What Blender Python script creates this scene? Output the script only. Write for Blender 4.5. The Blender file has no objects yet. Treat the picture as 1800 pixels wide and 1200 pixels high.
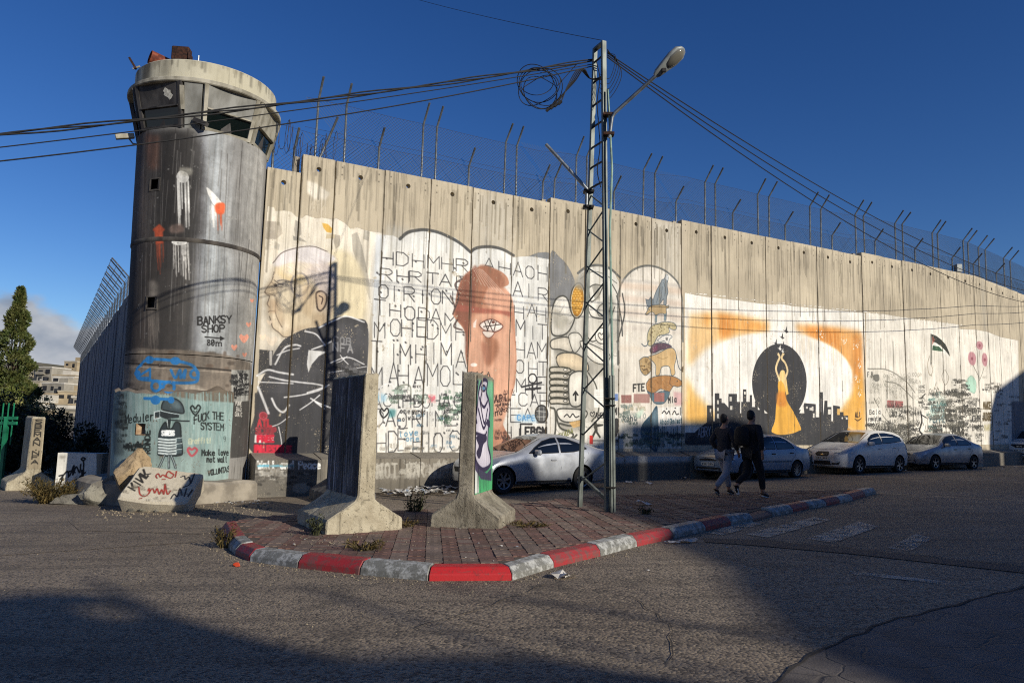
import bpy, bmesh, math, random
import numpy as np
import mathutils.noise
from mathutils import Vector, Matrix

rnd = random.Random(7)
nrg = np.random.default_rng(11)
SC = bpy.context.scene
COL = SC.collection

# ------------------------------------------------------------------ camera
CAMH, F = 1.58, 1300.0                     # eye height; focal length in pixels of an 1800 px wide photograph
TAU, RHO = math.radians(6.72), math.radians(1.44)
r0 = np.array([1, 0, 0.]); u0 = np.array([0, -math.sin(TAU), math.cos(TAU)])
CD = np.array([0, math.cos(TAU), math.sin(TAU)])
CR = r0 * math.cos(RHO) + u0 * math.sin(RHO)
CU = u0 * math.cos(RHO) - r0 * math.sin(RHO)
CC = np.array([0, 0, CAMH])
cam = bpy.data.cameras.new('camera'); cam.lens = 26.0; cam.sensor_width = 36.0
cam.clip_start = 0.1; cam.clip_end = 3000
camo = bpy.data.objects.new('camera', cam); COL.objects.link(camo)
M = Matrix.Identity(4)
for i in range(3):
    M[i][0] = CR[i]; M[i][1] = CU[i]; M[i][2] = -CD[i]; M[i][3] = CC[i]
camo.matrix_world = M
SC.camera = camo

# ------------------------------------------------------------------ sky, sun, exposure
SUNEL = math.radians(21.4)
SH = np.array([.755, -.656]); SH /= np.hypot(*SH)          # horizontal direction towards the sun
SUNROT = math.atan2(SH[0], SH[1])
world = bpy.data.worlds.new("World"); SC.world = world; world.use_nodes = True
wt = world.node_tree; wt.nodes.clear()
def wn(t, **k):
    n = wt.nodes.new(t)
    for a, b in k.items(): setattr(n, a, b)
    return n
w_out = wn('ShaderNodeOutputWorld'); w_bg = wn('ShaderNodeBackground')
w_sky = wn('ShaderNodeTexSky'); w_sky.sky_type = 'NISHITA'; w_sky.sun_disc = False
w_sky.sun_elevation = SUNEL; w_sky.sun_rotation = SUNROT; w_sky.altitude = 780
w_sky.air_density = 1.0; w_sky.dust_density = 0.3; w_sky.ozone_density = 3.0
w_hs = wn('ShaderNodeHueSaturation'); w_hs.inputs['Hue'].default_value = .512; w_hs.inputs['Saturation'].default_value = 1.25; w_hs.inputs['Value'].default_value = 1.0
w_gm = wn('ShaderNodeGamma'); w_gm.inputs['Gamma'].default_value = 1.13
w_tc = wn('ShaderNodeTexCoord'); w_map = wn('ShaderNodeMapping'); w_map.inputs['Scale'].default_value = (1, 1, 1.7)
w_map.inputs['Location'].default_value = (3.1, 0.45, 0.2)
w_nz = wn('ShaderNodeTexNoise'); w_nz.inputs['Scale'].default_value = 7.0; w_nz.inputs['Detail'].default_value = 7; w_nz.inputs['Roughness'].default_value = .5
w_sep = wn('ShaderNodeSeparateXYZ')
w_el = wn('ShaderNodeMapRange'); w_el.inputs[1].default_value = .08; w_el.inputs[2].default_value = .20; w_el.inputs[3].default_value = .36; w_el.inputs[4].default_value = -.42
w_add = wn('ShaderNodeMath', operation='ADD')
w_thr = wn('ShaderNodeMapRange'); w_thr.interpolation_type = 'SMOOTHSTEP'; w_thr.inputs[1].default_value = .52; w_thr.inputs[2].default_value = .64
w_nz2 = wn('ShaderNodeTexNoise'); w_nz2.inputs['Scale'].default_value = 11.0; w_nz2.inputs['Detail'].default_value = 5
w_cr = wn('ShaderNodeValToRGB')
w_cr.color_ramp.elements[0].position = .36; w_cr.color_ramp.elements[0].color = (3.3, 4.0, 5.2, 1)
w_cr.color_ramp.elements[1].position = .66; w_cr.color_ramp.elements[1].color = (7.6, 7.8, 8.2, 1)
w_mix = wn('ShaderNodeMix'); w_mix.data_type = 'RGBA'
L = wt.links.new
L(w_sky.outputs[0], w_hs.inputs['Color']); L(w_hs.outputs[0], w_gm.inputs[0]); L(w_tc.outputs['Generated'], w_map.inputs[0]); L(w_map.outputs[0], w_nz.inputs['Vector'])
L(w_map.outputs[0], w_nz2.inputs['Vector'])
L(w_tc.outputs['Generated'], w_sep.inputs[0]); L(w_sep.outputs['Z'], w_el.inputs[0])
L(w_nz.outputs[0], w_add.inputs[0]); L(w_el.outputs[0], w_add.inputs[1]); L(w_add.outputs[0], w_thr.inputs[0])
L(w_nz2.outputs[0], w_cr.inputs[0])
L(w_thr.outputs[0], w_mix.inputs[0]); L(w_gm.outputs[0], w_mix.inputs[6]); L(w_cr.outputs[0], w_mix.inputs[7])
L(w_mix.outputs[2], w_bg.inputs[0]); w_bg.inputs[1].default_value = .069
L(w_bg.outputs[0], w_out.inputs[0])

sun = bpy.data.lights.new('sun', 'SUN'); sun.energy = 4.4; sun.angle = math.radians(.5); sun.color = (1.0, .925, .80)
suno = bpy.data.objects.new('sun', sun); COL.objects.link(suno)
sd = Vector((SH[0] * math.cos(SUNEL), SH[1] * math.cos(SUNEL), math.sin(SUNEL)))
suno.rotation_euler = sd.to_track_quat('Z', 'Y').to_euler(); suno.location = (30, -30, 40)
SC.view_settings.view_transform = 'Standard'; SC.view_settings.look = 'None'
SC.view_settings.gamma = 1.0; SC.view_settings.use_curve_mapping = False
SC.view_settings.exposure = 0.14
try:
    SC.cycles.use_denoising = False; SC.cycles.filter_width = 1.1
except Exception: pass

# ------------------------------------------------------------------ measuring: a photograph pixel to a point of the place
def ray(x, y): return CD + CR * ((x - 900) / F) + CU * ((600 - y) / F)
GS = .024                                  # the street climbs gently to the right
def gz(X): return GS * X
def gnd(x, y, h=0.):
    d = ray(x, y); t = (h - CAMH) / (d[2] - GS * d[0]); return CC + t * d
def atY(x, y, Y):
    d = ray(x, y); return CC + d * (Y / d[1])
def onplane(x, y, P, n):
    d = ray(x, y); return CC + d * (((P - CC) @ n) / (d @ n))

TH = math.radians(28.5)
WD = np.array([math.cos(TH), math.sin(TH), 0]); WN = np.array([math.sin(TH), -math.cos(TH), 0])
WP0 = CC + ray(940, 750) * (21.8 / ray(940, 750)[1]); WP0[2] = 0
def wp(s, d, z): return WP0 + WD * s + WN * d + np.array([0, 0, z])
def wsz(x, y, d=0.):
    p = onplane(x, y, WP0 + WN * d, WN); return float((p - WP0) @ WD), float(p[2])
S_BEND = wsz(1711, 478)[0]
TH2 = math.radians(37.5)
WD2 = np.array([math.cos(TH2), math.sin(TH2), 0]); WN2 = np.array([math.sin(TH2), -math.cos(TH2), 0])
WPB = wp(S_BEND, 0, 0)
def wp2(s, d, z):
    if s <= S_BEND: return wp(s, d, z)
    return WPB + WD2 * (s - S_BEND) + WN2 * d + np.array([0, 0, z])
def wall_sz(x, y):
    s, z = wsz(x, y)
    if s > S_BEND:
        p = onplane(x, y, WPB, WN2); return S_BEND + float((p - WPB) @ WD2), float(p[2])
    return s, z

# ------------------------------------------------------------------ mesh helpers
def link(o): COL.objects.link(o); return o
def props(o, label=None, cat=None, group=None, kind=None):
    if label: o['label'] = label
    if cat: o['category'] = cat
    if group: o['group'] = group
    if kind: o['kind'] = kind
    return o
def thing(name, loc, label, cat, group=None, rz=0., kind=None):
    o = bpy.data.objects.new(name, None); link(o); o.empty_display_size = .2
    o.location = Vector([float(v) for v in loc]); o.rotation_euler = (0, 0, rz)
    return props(o, label, cat, group, kind)
def world_of(o):
    m = Matrix.Identity(4)
    while o is not None:
        m = o.matrix_basis @ m; o = o.parent
    return m
class MB:
    def __init__(s): s.v = []; s.f = []; s.m = []; s.uv = []
    def add(s, vs, fs, mi=0, uvs=None):
        b = len(s.v); s.v += [tuple(float(c) for c in v) for v in vs]
        for k, f in enumerate(fs):
            s.f.append(tuple(b + i for i in f)); s.m.append(mi)
            s.uv.append(uvs[k] if uvs else None)
        return s
    def hexa(s, p, mi=0):                  # 8 corners: bottom 4 counter-clockwise, top 4
        return s.add(p, [(3, 2, 1, 0), (4, 5, 6, 7), (0, 1, 5, 4), (1, 2, 6, 5), (2, 3, 7, 6), (3, 0, 4, 7)], mi)
    def box(s, c, d, rz=0., mi=0):
        hx, hy, hz = d[0] / 2, d[1] / 2, d[2] / 2; ca, sa = math.cos(rz), math.sin(rz)
        P = [(-hx, -hy, -hz), (hx, -hy, -hz), (hx, hy, -hz), (-hx, hy, -hz), (-hx, -hy, hz), (hx, -hy, hz), (hx, hy, hz), (-hx, hy, hz)]
        return s.hexa([(c[0] + x * ca - y * sa, c[1] + x * sa + y * ca, c[2] + z) for x, y, z in P], mi)
    def beam(s, a, b, w, h, mi=0, up=(0, 0, 1)):
        a = np.array(a, float); b = np.array(b, float); d = b - a; d /= np.linalg.norm(d)
        up = np.array(up, float)
        if abs(d @ up) > .97: up = np.array([1., 0, 0])
        x = np.cross(d, up); x /= np.linalg.norm(x); y = np.cross(x, d)
        P = [e + x * sx * w / 2 + y * sy * h / 2 for e in (a, b) for sx, sy in ((-1, -1), (1, -1), (1, 1), (-1, 1))]
        return s.hexa(P, mi)
    def tube(s, pts, r, n=6, mi=0, cap=True):
        pts = [np.array(p, float) for p in pts]; k = len(pts)
        rs = r if hasattr(r, '__len__') else [r] * k
        b = len(s.v); prev = None; vs = []
        for i, p in enumerate(pts):
            d = pts[min(i + 1, k - 1)] - pts[max(i - 1, 0)]; ln = np.linalg.norm(d); d = d / (ln if ln > 1e-9 else 1)
            if prev is None:
                up = np.array([0, 0, 1.]) if abs(d[2]) < .9 else np.array([1., 0, 0])
                x = np.cross(d, up)
            else: x = prev - d * (prev @ d)
            x /= np.linalg.norm(x); prev = x; y = np.cross(d, x)
            for j in range(n):
                a = 2 * math.pi * j / n; vs.append(p + rs[i] * (math.cos(a) * x + math.sin(a) * y))
        fs = [(i * n + j, i * n + (j + 1) % n, (i + 1) * n + (j + 1) % n, (i + 1) * n + j) for i in range(k - 1) for j in range(n)]
        if cap: fs += [tuple(range(n - 1, -1, -1)), tuple((k - 1) * n + j for j in range(n))]
        return s.add(vs, fs, mi)
    def lathe(s, c, prof, n=32, a0=0., a1=2 * math.pi, mi=0, uvf=None):
        full = abs(a1 - a0 - 2 * math.pi) < 1e-6; m = n if full else n + 1
        vs = []
        for (r, z) in prof:
            for j in range(m):
                a = a0 + (a1 - a0) * j / n; vs.append((c[0] + r * math.cos(a), c[1] + r * math.sin(a), c[2] + z))
        fs = []
        for i in range(len(prof) - 1):
            for j in range(n):
                fs.append((i * m + j, i * m + (j + 1) % m, (i + 1) * m + (j + 1) % m, (i + 1) * m + j))
        return s.add(vs, fs, mi)
    def prism(s, poly, z0, z1, mi=0):
        n = len(poly); vs = [(x, y, z0) for x, y in poly] + [(x, y, z1) for x, y in poly]
        fs = [tuple(range(n - 1, -1, -1)), tuple(range(n, 2 * n))] + [(i, (i + 1) % n, n + (i + 1) % n, n + i) for i in range(n)]
        return s.add(vs, fs, mi)
    def ext(s, pts, off, mi=0):            # planar outline of 3-D points pushed by a vector
        pts = [np.array(p, float) for p in pts]; off = np.array(off, float); n = len(pts)
        vs = pts + [p + off for p in pts]
        fs = [tuple(range(n - 1, -1, -1)), tuple(range(n, 2 * n))] + [(i, (i + 1) % n, n + (i + 1) % n, n + i) for i in range(n)]
        return s.add(vs, fs, mi)
    def mesh(s, name, mats, inv=None, smooth=None, recalc=True, bevel=0.):
        v = s.v
        if inv is not None: v = [tuple(inv @ Vector(p)) for p in v]
        me = bpy.data.meshes.new(name); me.from_pydata(v, [], s.f)
        mats = mats if isinstance(mats, (list, tuple)) else [mats]
        for m in mats: me.materials.append(m)
        me.polygons.foreach_set('material_index', s.m)
        if any(u is not None for u in s.uv):
            ul = me.uv_layers.new(name='paint')
            data = np.zeros((len(me.loops), 2), np.float32); data[:] = -1
            for p, u in zip(me.polygons, s.uv):
                if u is not None:
                    for li, t in zip(p.loop_indices, u): data[li] = t
            ul.data.foreach_set('uv', data.ravel())
        if recalc or bevel:
            bm = bmesh.new(); bm.from_mesh(me)
            if bevel:
                bmesh.ops.bevel(bm, geom=[e for e in bm.edges if len(e.link_faces) == 2 and e.calc_face_angle(0) > .5], offset=bevel, segments=1, affect='EDGES', clamp_overlap=True)
            if recalc: bmesh.ops.recalc_face_normals(bm, faces=bm.faces)
            bm.to_mesh(me); bm.free()
        if smooth is not None:
            me.polygons.foreach_set('use_smooth', [True] * len(me.polygons))
            if smooth < 180: me.set_sharp_from_angle(angle=math.radians(smooth))
        me.update(); return me
    def build(s, name, mats, parent=None, smooth=None, recalc=True, world=True, bevel=0., loc=None, label=None):
        """world=True: the vertices are world points, brought into the parent's frame; loc: own origin (world) of a top-level mesh"""
        inv = None
        if world and parent is not None: inv = world_of(parent).inverted()
        elif loc is not None: inv = Matrix.Translation(Vector([float(c) for c in loc])).inverted()
        o = bpy.data.objects.new(name, s.mesh(name, mats, inv, smooth, recalc, bevel)); link(o)
        if parent is not None: o.parent = parent
        elif loc is not None: o.location = Vector([float(c) for c in loc])
        if label: o['label'] = label
        return o
def copy_tree(o, parent=None):
    c = o.copy(); COL.objects.link(c)
    if parent is not None: c.parent = parent; c.matrix_parent_inverse = Matrix.Identity(4)
    for ch in list(o.children): copy_tree(ch, c)
    return c

# ------------------------------------------------------------------ materials
def lin(c):
    if isinstance(c, str): c = [int(c[i:i + 2], 16) / 255 for i in (0, 2, 4)]
    return tuple(((x + .055) / 1.055) ** 2.4 if x > .04045 else x / 12.92 for x in c)
class NT:
    def __init__(s, name):
        s.mat = bpy.data.materials.new(name); s.mat.use_nodes = True; s.t = s.mat.node_tree; s.t.nodes.clear()
        s.out = s.n('ShaderNodeOutputMaterial'); s.b = s.n('ShaderNodeBsdfPrincipled'); s.l(s.b.outputs[0], s.out.inputs[0])
    def n(s, t, **k):
        x = s.t.nodes.new(t)
        for a, b in k.items(): setattr(x, a, b)
        return x
    def l(s, a, b): s.t.links.new(a, b)
    def coord(s, kind='pos', scale=(1, 1, 1), rand=False):
        src = s.n('ShaderNodeNewGeometry').outputs['Position'] if kind == 'pos' else s.n('ShaderNodeTexCoord').outputs['Object']
        m = s.n('ShaderNodeMapping'); m.inputs['Scale'].default_value = scale; s.l(src, m.inputs[0])
        if rand:
            oi = s.n('ShaderNodeObjectInfo'); mu = s.n('ShaderNodeMath', operation='MULTIPLY'); mu.inputs[1].default_value = 57.3
            s.l(oi.outputs['Random'], mu.inputs[0]); s.l(mu.outputs[0], m.inputs['Location'])
        return m.outputs[0]
    def noise(s, vec, scale, detail=5, rough=.55, dist=0.):
        x = s.n('ShaderNodeTexNoise'); x.inputs['Scale'].default_value = scale; x.inputs['Detail'].default_value = detail
        x.inputs['Roughness'].default_value = rough; x.inputs['Distortion'].default_value = dist; s.l(vec, x.inputs['Vector']); return x.outputs[0]
    def ramp(s, fac, a, b, ca=0., cb=1., smooth=True):
        x = s.n('ShaderNodeMapRange'); x.interpolation_type = 'SMOOTHSTEP' if smooth else 'LINEAR'
        x.inputs[1].default_value = a; x.inputs[2].default_value = b; x.inputs[3].default_value = ca; x.inputs[4].default_value = cb
        s.l(fac, x.inputs[0]); return x.outputs[0]
    def mix(s, fac, a, b, mode='MIX'):
        x = s.n('ShaderNodeMix'); x.data_type = 'RGBA'; x.blend_type = mode
        for sock, val in ((0, fac), (6, a), (7, b)):
            if hasattr(val, 'links') or hasattr(val, 'is_linked'): s.l(val, x.inputs[sock])
            else: x.inputs[sock].default_value = val if sock == 0 else (*val[:3], 1)
        return x.outputs[2]
    def math(s, op, a, b=None):
        x = s.n('ShaderNodeMath', operation=op)
        for i, v in enumerate((a, b)):
            if v is None: continue
            if isinstance(v, (int, float)): x.inputs[i].default_value = v
            else: s.l(v, x.inputs[i])
        return x.outputs[0]
    def bump(s, h, strength=.3, dist=.01):
        x = s.n('ShaderNodeBump'); x.inputs['Strength'].default_value = strength; x.inputs['Distance'].default_value = dist
        s.l(h, x.inputs['Height']); s.l(x.outputs[0], s.b.inputs['Normal']); return x
    def set(s, col=None, rough=.8, metal=0., **k):
        if col is not None:
            if hasattr(col, 'is_linked'): s.l(col, s.b.inputs['Base Color'])
            else: s.b.inputs['Base Color'].default_value = (*col[:3], 1)
        if hasattr(rough, 'is_linked'): s.l(rough, s.b.inputs['Roughness'])
        else: s.b.inputs['Roughness'].default_value = rough
        s.b.inputs['Metallic'].default_value = metal
        for a, b in k.items(): s.b.inputs[a.replace('_', ' ')].default_value = b
        return s.mat
def simple(name, c1, c2=None, rough=.7, metal=0., scale=6., lo=.35, hi=.65, bump=.0, bscale=40., kind='obj', stretch=(1, 1, 1), rand=True, **k):
    t = NT(name); v = t.coord(kind, stretch, rand)
    col = lin(c1)
    if c2: col = t.mix(t.ramp(t.noise(v, scale), lo, hi), lin(c1), lin(c2))
    if bump: t.bump(t.noise(t.coord(kind, (1, 1, 1), rand), bscale, 6), bump, .01)
    return t.set(col, rough, metal, **k)
# ------------------------------------------------------------------ painting on surfaces: strokes and fills rasterised in memory
FONT = {}
_f = '''A:0,0 2,6 4,0/.7,2 3.3,2
B:0,0 0,6 3,6 3.8,5 3.6,3.8 2.8,3.2 0,3.2/2.8,3.2 4,2.2 4,1 3,0 0,0
C:4,5 3,6 1,6 0,4.8 0,1.2 1,0 3,0 4,1
D:0,0 0,6 2.4,6 4,4.4 4,1.6 2.4,0 0,0
E:4,6 0,6 0,0 4,0/0,3.1 3,3.1
F:4,6 0,6 0,0/0,3.1 3,3.1
G:4,5 3,6 1,6 0,4.8 0,1.2 1,0 3,0 4,1.2 4,2.8 2.4,2.8
H:0,0 0,6/4,0 4,6/0,3 4,3
I:2,0 2,6
J:3.4,6 3.4,1.2 2.4,0 1,0 0,1.2
K:0,0 0,6/4,6 0,2.6/1.2,3.5 4,0
L:0,6 0,0 4,0
M:0,0 0,6 2,2.5 4,6 4,0
N:0,0 0,6 4,0 4,6
O:1.2,0 .2,1.4 .2,4.6 1.2,6 2.8,6 3.8,4.6 3.8,1.4 2.8,0 1.2,0
P:0,0 0,6 3,6 4,5 4,3.8 3,3 0,3
Q:1.2,0 .2,1.4 .2,4.6 1.2,6 2.8,6 3.8,4.6 3.8,1.4 2.8,0 1.2,0/2.4,1.6 4,-.3
R:0,0 0,6 3,6 4,5 4,4 3,3 0,3/1.8,3 4,0
S:4,5.2 3,6 1,6 0,5 .4,3.7 3.4,2.5 4,1.2 3,0 1,0 0,.9
T:0,6 4,6/2,6 2,0
U:0,6 0,1.3 1,0 3,0 4,1.3 4,6
V:0,6 2,0 4,6
W:0,6 1,0 2,4 3,0 4,6
X:0,0 4,6/0,6 4,0
Y:0,6 2,3 4,6/2,3 2,0
Z:0,6 4,6 0,0 4,0
0:1.2,0 .2,1.4 .2,4.6 1.2,6 2.8,6 3.8,4.6 3.8,1.4 2.8,0 1.2,0/3.4,5 .6,1
8:2,3.2 .6,4.2 .8,5.6 2,6 3.2,5.6 3.4,4.2 2,3.2 .3,2 .5,.5 2,0 3.5,.5 3.7,2 2,3.2
9:3.8,4.4 2.8,3.2 1.2,3.2 .3,4.4 1.2,6 2.8,6 3.8,4.6 3.4,1.4 2.2,0
7:0,6 4,6 1.6,0
2:.2,4.8 1.2,6 3,6 3.8,4.8 3.4,3.4 .2,0 4,0
3:.2,5.6 2,6 3.6,5.4 3.4,3.8 1.8,3.2 3.6,2.6 3.8,1 2,0 .2,.6
4:3,0 3,6 0,2 4,2
1:1,5 2.2,6 2.2,0
5:3.8,6 .5,6 .3,3.4 2.4,3.6 3.8,2.4 3.6,.8 2,0 .2,.6
6:3.4,6 1.2,4.4 .2,2 .8,.4 2.4,0 3.7,1.2 3.4,2.8 2,3.4 .4,2.4
-:.5,3 3.5,3
.:1.9,0 2.1,.3
+:2,5 2,1/0,3 4,3
a:3.4,3.8 1.2,4 .2,2.4 .4,.6 1.6,0 3.3,1.2/3.5,4 3.5,.6 4,0
b:0,6 0,0/0,2.6 1.6,4 3.4,3.2 3.6,1 2,0 0,.8
c:3.6,3.2 2,4 .4,3 .3,1 1.8,0 3.6,.7
d:3.6,6 3.6,0/3.6,2.6 2,4 .4,3.2 .2,1 1.8,0 3.6,.8
e:.3,2.1 3.6,2.3 3.2,3.6 1.8,4 .5,3.2 .2,1.4 1.4,0 3.5,.5
f:3.4,5.8 2.2,6 1.5,5 1.5,0/.2,3.6 3,3.6
h:0,6 0,0/0,2.6 1.8,4 3.4,3.2 3.6,0
i:2,4 2,0/2,5.2 2,5.6
k:0,6 0,0/3.2,4 0,1.8/1.2,2.6 3.6,0
l:1.6,6 1.6,.6 2.4,0
m:0,0 0,4/0,3 1,4 1.9,3.4 2,0/2,3 3,4 3.9,3.2 4,0
n:0,4 0,0/0,2.8 1.8,4 3.3,3.2 3.5,0
o:1.4,0 .3,1.2 .4,3 1.6,4 3.1,3.6 3.7,2 3,.4 1.4,0
p:0,4 0,-2/0,2.8 1.8,4 3.5,3 3.4,.8 1.6,0 0,.9
r:.4,4 .4,0/.4,2.4 1.6,3.9 3.2,3.8
s:3.3,3.5 1.6,4 .4,3 3,1.4 3,.4 1.4,0 .2,.6
t:1.8,5.8 1.8,.8 2.8,0 3.6,.5/.4,4 3.4,4
u:.2,4 .3,.8 1.4,0 3.2,1/3.4,4 3.5,0
v:.2,4 1.8,0 3.6,4
w:0,4 1,0 2,3 3,0 4,4
y:.2,4 1.8,.4/3.6,4 1,-2'''
for ln in _f.split('\n'):
    FONT[ln[0]] = [[tuple(float(c) for c in p.split(',')) for p in st.split()] for st in ln[2:].split('/')]

def pts(s):
    if isinstance(s, str): return [tuple(float(c) for c in p.split(',')) for p in s.split()]
    return list(s)
def curve(P, n=8):                         # smooth open line through points
    P = np.array(pts(P), float)
    if len(P) < 3: return P
    Q = np.vstack([2 * P[0] - P[1], P, 2 * P[-1] - P[-2]]); out = []
    for i in range(1, len(Q) - 2):
        a, b, c, d = Q[i - 1], Q[i], Q[i + 1], Q[i + 2]
        for t in np.linspace(0, 1, n, endpoint=False):
            out.append(.5 * ((2 * b) + (c - a) * t + (2 * a - 5 * b + 4 * c - d) * t * t + (3 * b - a - 3 * c + d) * t ** 3))
    out.append(P[-1]); return np.array(out)
def closed(P, n=8):
    P = np.array(pts(P), float); m = len(P); out = []
    for i in range(m):
        a, b, c, d = P[i - 1], P[i], P[(i + 1) % m], P[(i + 2) % m]
        for t in np.linspace(0, 1, n, endpoint=False):
            out.append(.5 * ((2 * b) + (c - a) * t + (2 * a - 5 * b + 4 * c - d) * t * t + (3 * b - a - 3 * c + d) * t ** 3))
    return np.array(out)
def ellp(cx, cy, rx, ry, a0=0, a1=360, n=32, rot=0):
    t = np.radians(np.linspace(a0, a1, n)); x = rx * np.cos(t); y = ry * np.sin(t); c, s = math.cos(math.radians(rot)), math.sin(math.radians(rot))
    return np.stack([cx + x * c - y * s, cy + x * s + y * c], 1)
def rgb(h): return np.array([int(h[i:i + 2], 16) / 255 for i in (0, 2, 4)])

class Canvas:
    """a painted layer on a real surface, in the surface's own metres; fmap brings measured points onto the surface"""
    def __init__(s, name, u0, u1, v0, v1, ppm, fmap):
        s.name, s.u0, s.u1, s.v0, s.v1, s.ppm, s.fm = name, u0, u1, v0, v1, ppm, fmap
        s.W = int((u1 - u0) * ppm); s.H = int((v1 - v0) * ppm)
        s.c = np.zeros((s.H, s.W, 3), np.float32); s.a = np.zeros((s.H, s.W), np.float32)
        g = np.random.default_rng(3); k = 8
        small = g.random((s.H // k + 3, s.W // k + 3)).astype(np.float32)
        yy = np.arange(s.H) / k; xx = np.arange(s.W) / k; y0 = yy.astype(int); x0 = xx.astype(int); fy = (yy - y0)[:, None]; fx = (xx - x0)[None]
        s.nz = ((small[y0][:, x0] * (1 - fx) + small[y0][:, x0 + 1] * fx) * (1 - fy) + (small[y0 + 1][:, x0] * (1 - fx) + small[y0 + 1][:, x0 + 1] * fx) * fy) * .6 + g.random((s.H, s.W)).astype(np.float32) * .4
    def px(s, P):
        P = [s.fm(x, y) for x, y in P]
        return np.array([((u - s.u0) * s.ppm, (v - s.v0) * s.ppm) for u, v in P])
    def comp(s, x0, y0, cov, col, a):
        h, w = cov.shape; A = cov * a
        if A.size == 0: return
        cc = s.c[y0:y0 + h, x0:x0 + w]; aa = s.a[y0:y0 + h, x0:x0 + w]
        cc *= (1 - A)[..., None]; cc += A[..., None] * rgb(col).astype(np.float32)
        aa *= 1 - A; aa += A
    def box(s, Q, m):
        x0 = max(0, int(Q[:, 0].min() - m)); x1 = min(s.W, int(Q[:, 0].max() + m) + 2)
        y0 = max(0, int(Q[:, 1].min() - m)); y1 = min(s.H, int(Q[:, 1].max() + m) + 2)
        return x0, x1, y0, y1
    def poly(s, P, col, a=1., soft=0., rag=0., raw=False):
        Q = np.array(P, float) if raw else s.px(pts(P))
        m = 2 + soft * s.ppm * 2; x0, x1, y0, y1 = s.box(Q, m)
        if x1 <= x0 or y1 <= y0: return
        cov = np.zeros((y1 - y0, x1 - x0), np.float32)
        X = np.arange(x0, x1)[None, :]
        for sy in (.17, .5, .83):
            Y = np.arange(y0, y1)[:, None] + sy
            for sx in (.25, .75):
                ins = np.zeros((y1 - y0, x1 - x0), bool); XX = X + sx
                for (ax, ay), (bx, by) in zip(Q, np.roll(Q, -1, 0)):
                    if ay == by: continue
                    c = ((ay <= Y) & (by > Y)) | ((by <= Y) & (ay > Y))
                    t = (Y - ay) / (by - ay)
                    ins ^= c & (XX < ax + t * (bx - ax))
                cov += ins / 6.
        if soft:
            k = max(1, int(soft * s.ppm))
            for _ in range(2):
                for ax in (0, 1):
                    cs = np.cumsum(np.pad(cov, [(k, k) if ax == 0 else (0, 0), (k, k) if ax == 1 else (0, 0)], mode='constant'), axis=ax)
                    cov = (cs[2 * k:] - np.concatenate([np.zeros((1, cs.shape[1])), cs[:-2 * k - 1]])) / (2 * k + 1) if ax == 0 else (cs[:, 2 * k:] - np.concatenate([np.zeros((cs.shape[0], 1)), cs[:, :-2 * k - 1]], 1)) / (2 * k + 1)
        if rag: cov = np.clip((cov - rag * s.nz[y0:y1, x0:x1]) * 3, 0, 1) if soft else cov * np.clip((1.35 - rag) * 2 - s.nz[y0:y1, x0:x1] * 2 + .2, 0, 1)
        s.comp(x0, y0, cov, col, a)
    def line(s, P, w, col, a=1., soft=.35, raw=False):
        """P measured points, w width in metres"""
        Q = np.array(P, float) if raw else s.px(pts(P))
        r = max(w * s.ppm / 2, .35); e = max(.6, r * soft); m = r + e + 1
        X0, X1, Y0, Y1 = s.box(Q, m)
        if X1 <= X0 or Y1 <= Y0: return
        cov = np.zeros((Y1 - Y0, X1 - X0), np.float32)
        for A, B in zip(Q[:-1], Q[1:]):
            x0, x1, y0, y1 = s.box(np.array([A, B]), m)
            if x1 <= x0 or y1 <= y0: continue
            X = np.arange(x0, x1)[None] + .5; Y = np.arange(y0, y1)[:, None] + .5
            d = B - A; L2 = max(d @ d, 1e-9); t = np.clip(((X - A[0]) * d[0] + (Y - A[1]) * d[1]) / L2, 0, 1)
            D = np.hypot(X - A[0] - t * d[0], Y - A[1] - t * d[1])
            c = np.clip((r + e / 2 - D) / e, 0, 1)
            np.maximum(cov[y0 - Y0:y1 - Y0, x0 - X0:x1 - X0], c, out=cov[y0 - Y0:y1 - Y0, x0 - X0:x1 - X0])
        s.comp(X0, Y0, cov, col, a)
    def shape(s, P, col, edge=None, w=.02, a=1., smooth=True, soft=0.):
        Q = closed(P) if smooth else np.array(pts(P))
        s.poly(Q, col, a, soft)
        if edge:
            s.line(np.vstack([Q, Q[:1]]), w * 5, edge, .16, 1.8); s.line(np.vstack([Q, Q[:1]]), w, edge)
    def text(s, t, x0, y0, x1, y1, h, w, col, a=1., jit=.0, gap=.35, up=None, soft=.35):
        """baseline from (x0,y0) to (x1,y1), letter height h, both measured; w stroke in metres"""
        n = len(t); g = random.Random(t); bx, by = x1 - x0, y1 - y0; Ln = math.hypot(bx, by)
        if up is None: up = (0., -1.)
        adv = 1 / n; lw = adv * (1 - gap)
        for i, ch in enumerate(t):
            if ch == ' ' or ch not in FONT: continue
            oj = (g.uniform(-jit, jit), g.uniform(-jit, jit)); sc = 1 + g.uniform(-jit, jit)
            for st in FONT[ch]:
                P = []
                for (gx, gy) in st:
                    f = (i + .5 * gap) * adv + gx / 4 * lw * (1 if ch not in 'IilJ1' else 1); k = gy / 6 * h * sc
                    P.append((x0 + bx * f + up[0] * k + oj[0] * h, y0 + by * f + up[1] * k + oj[1] * h))
                s.line(P, w * g.uniform(.85, 1.15), col, a, soft)
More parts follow.
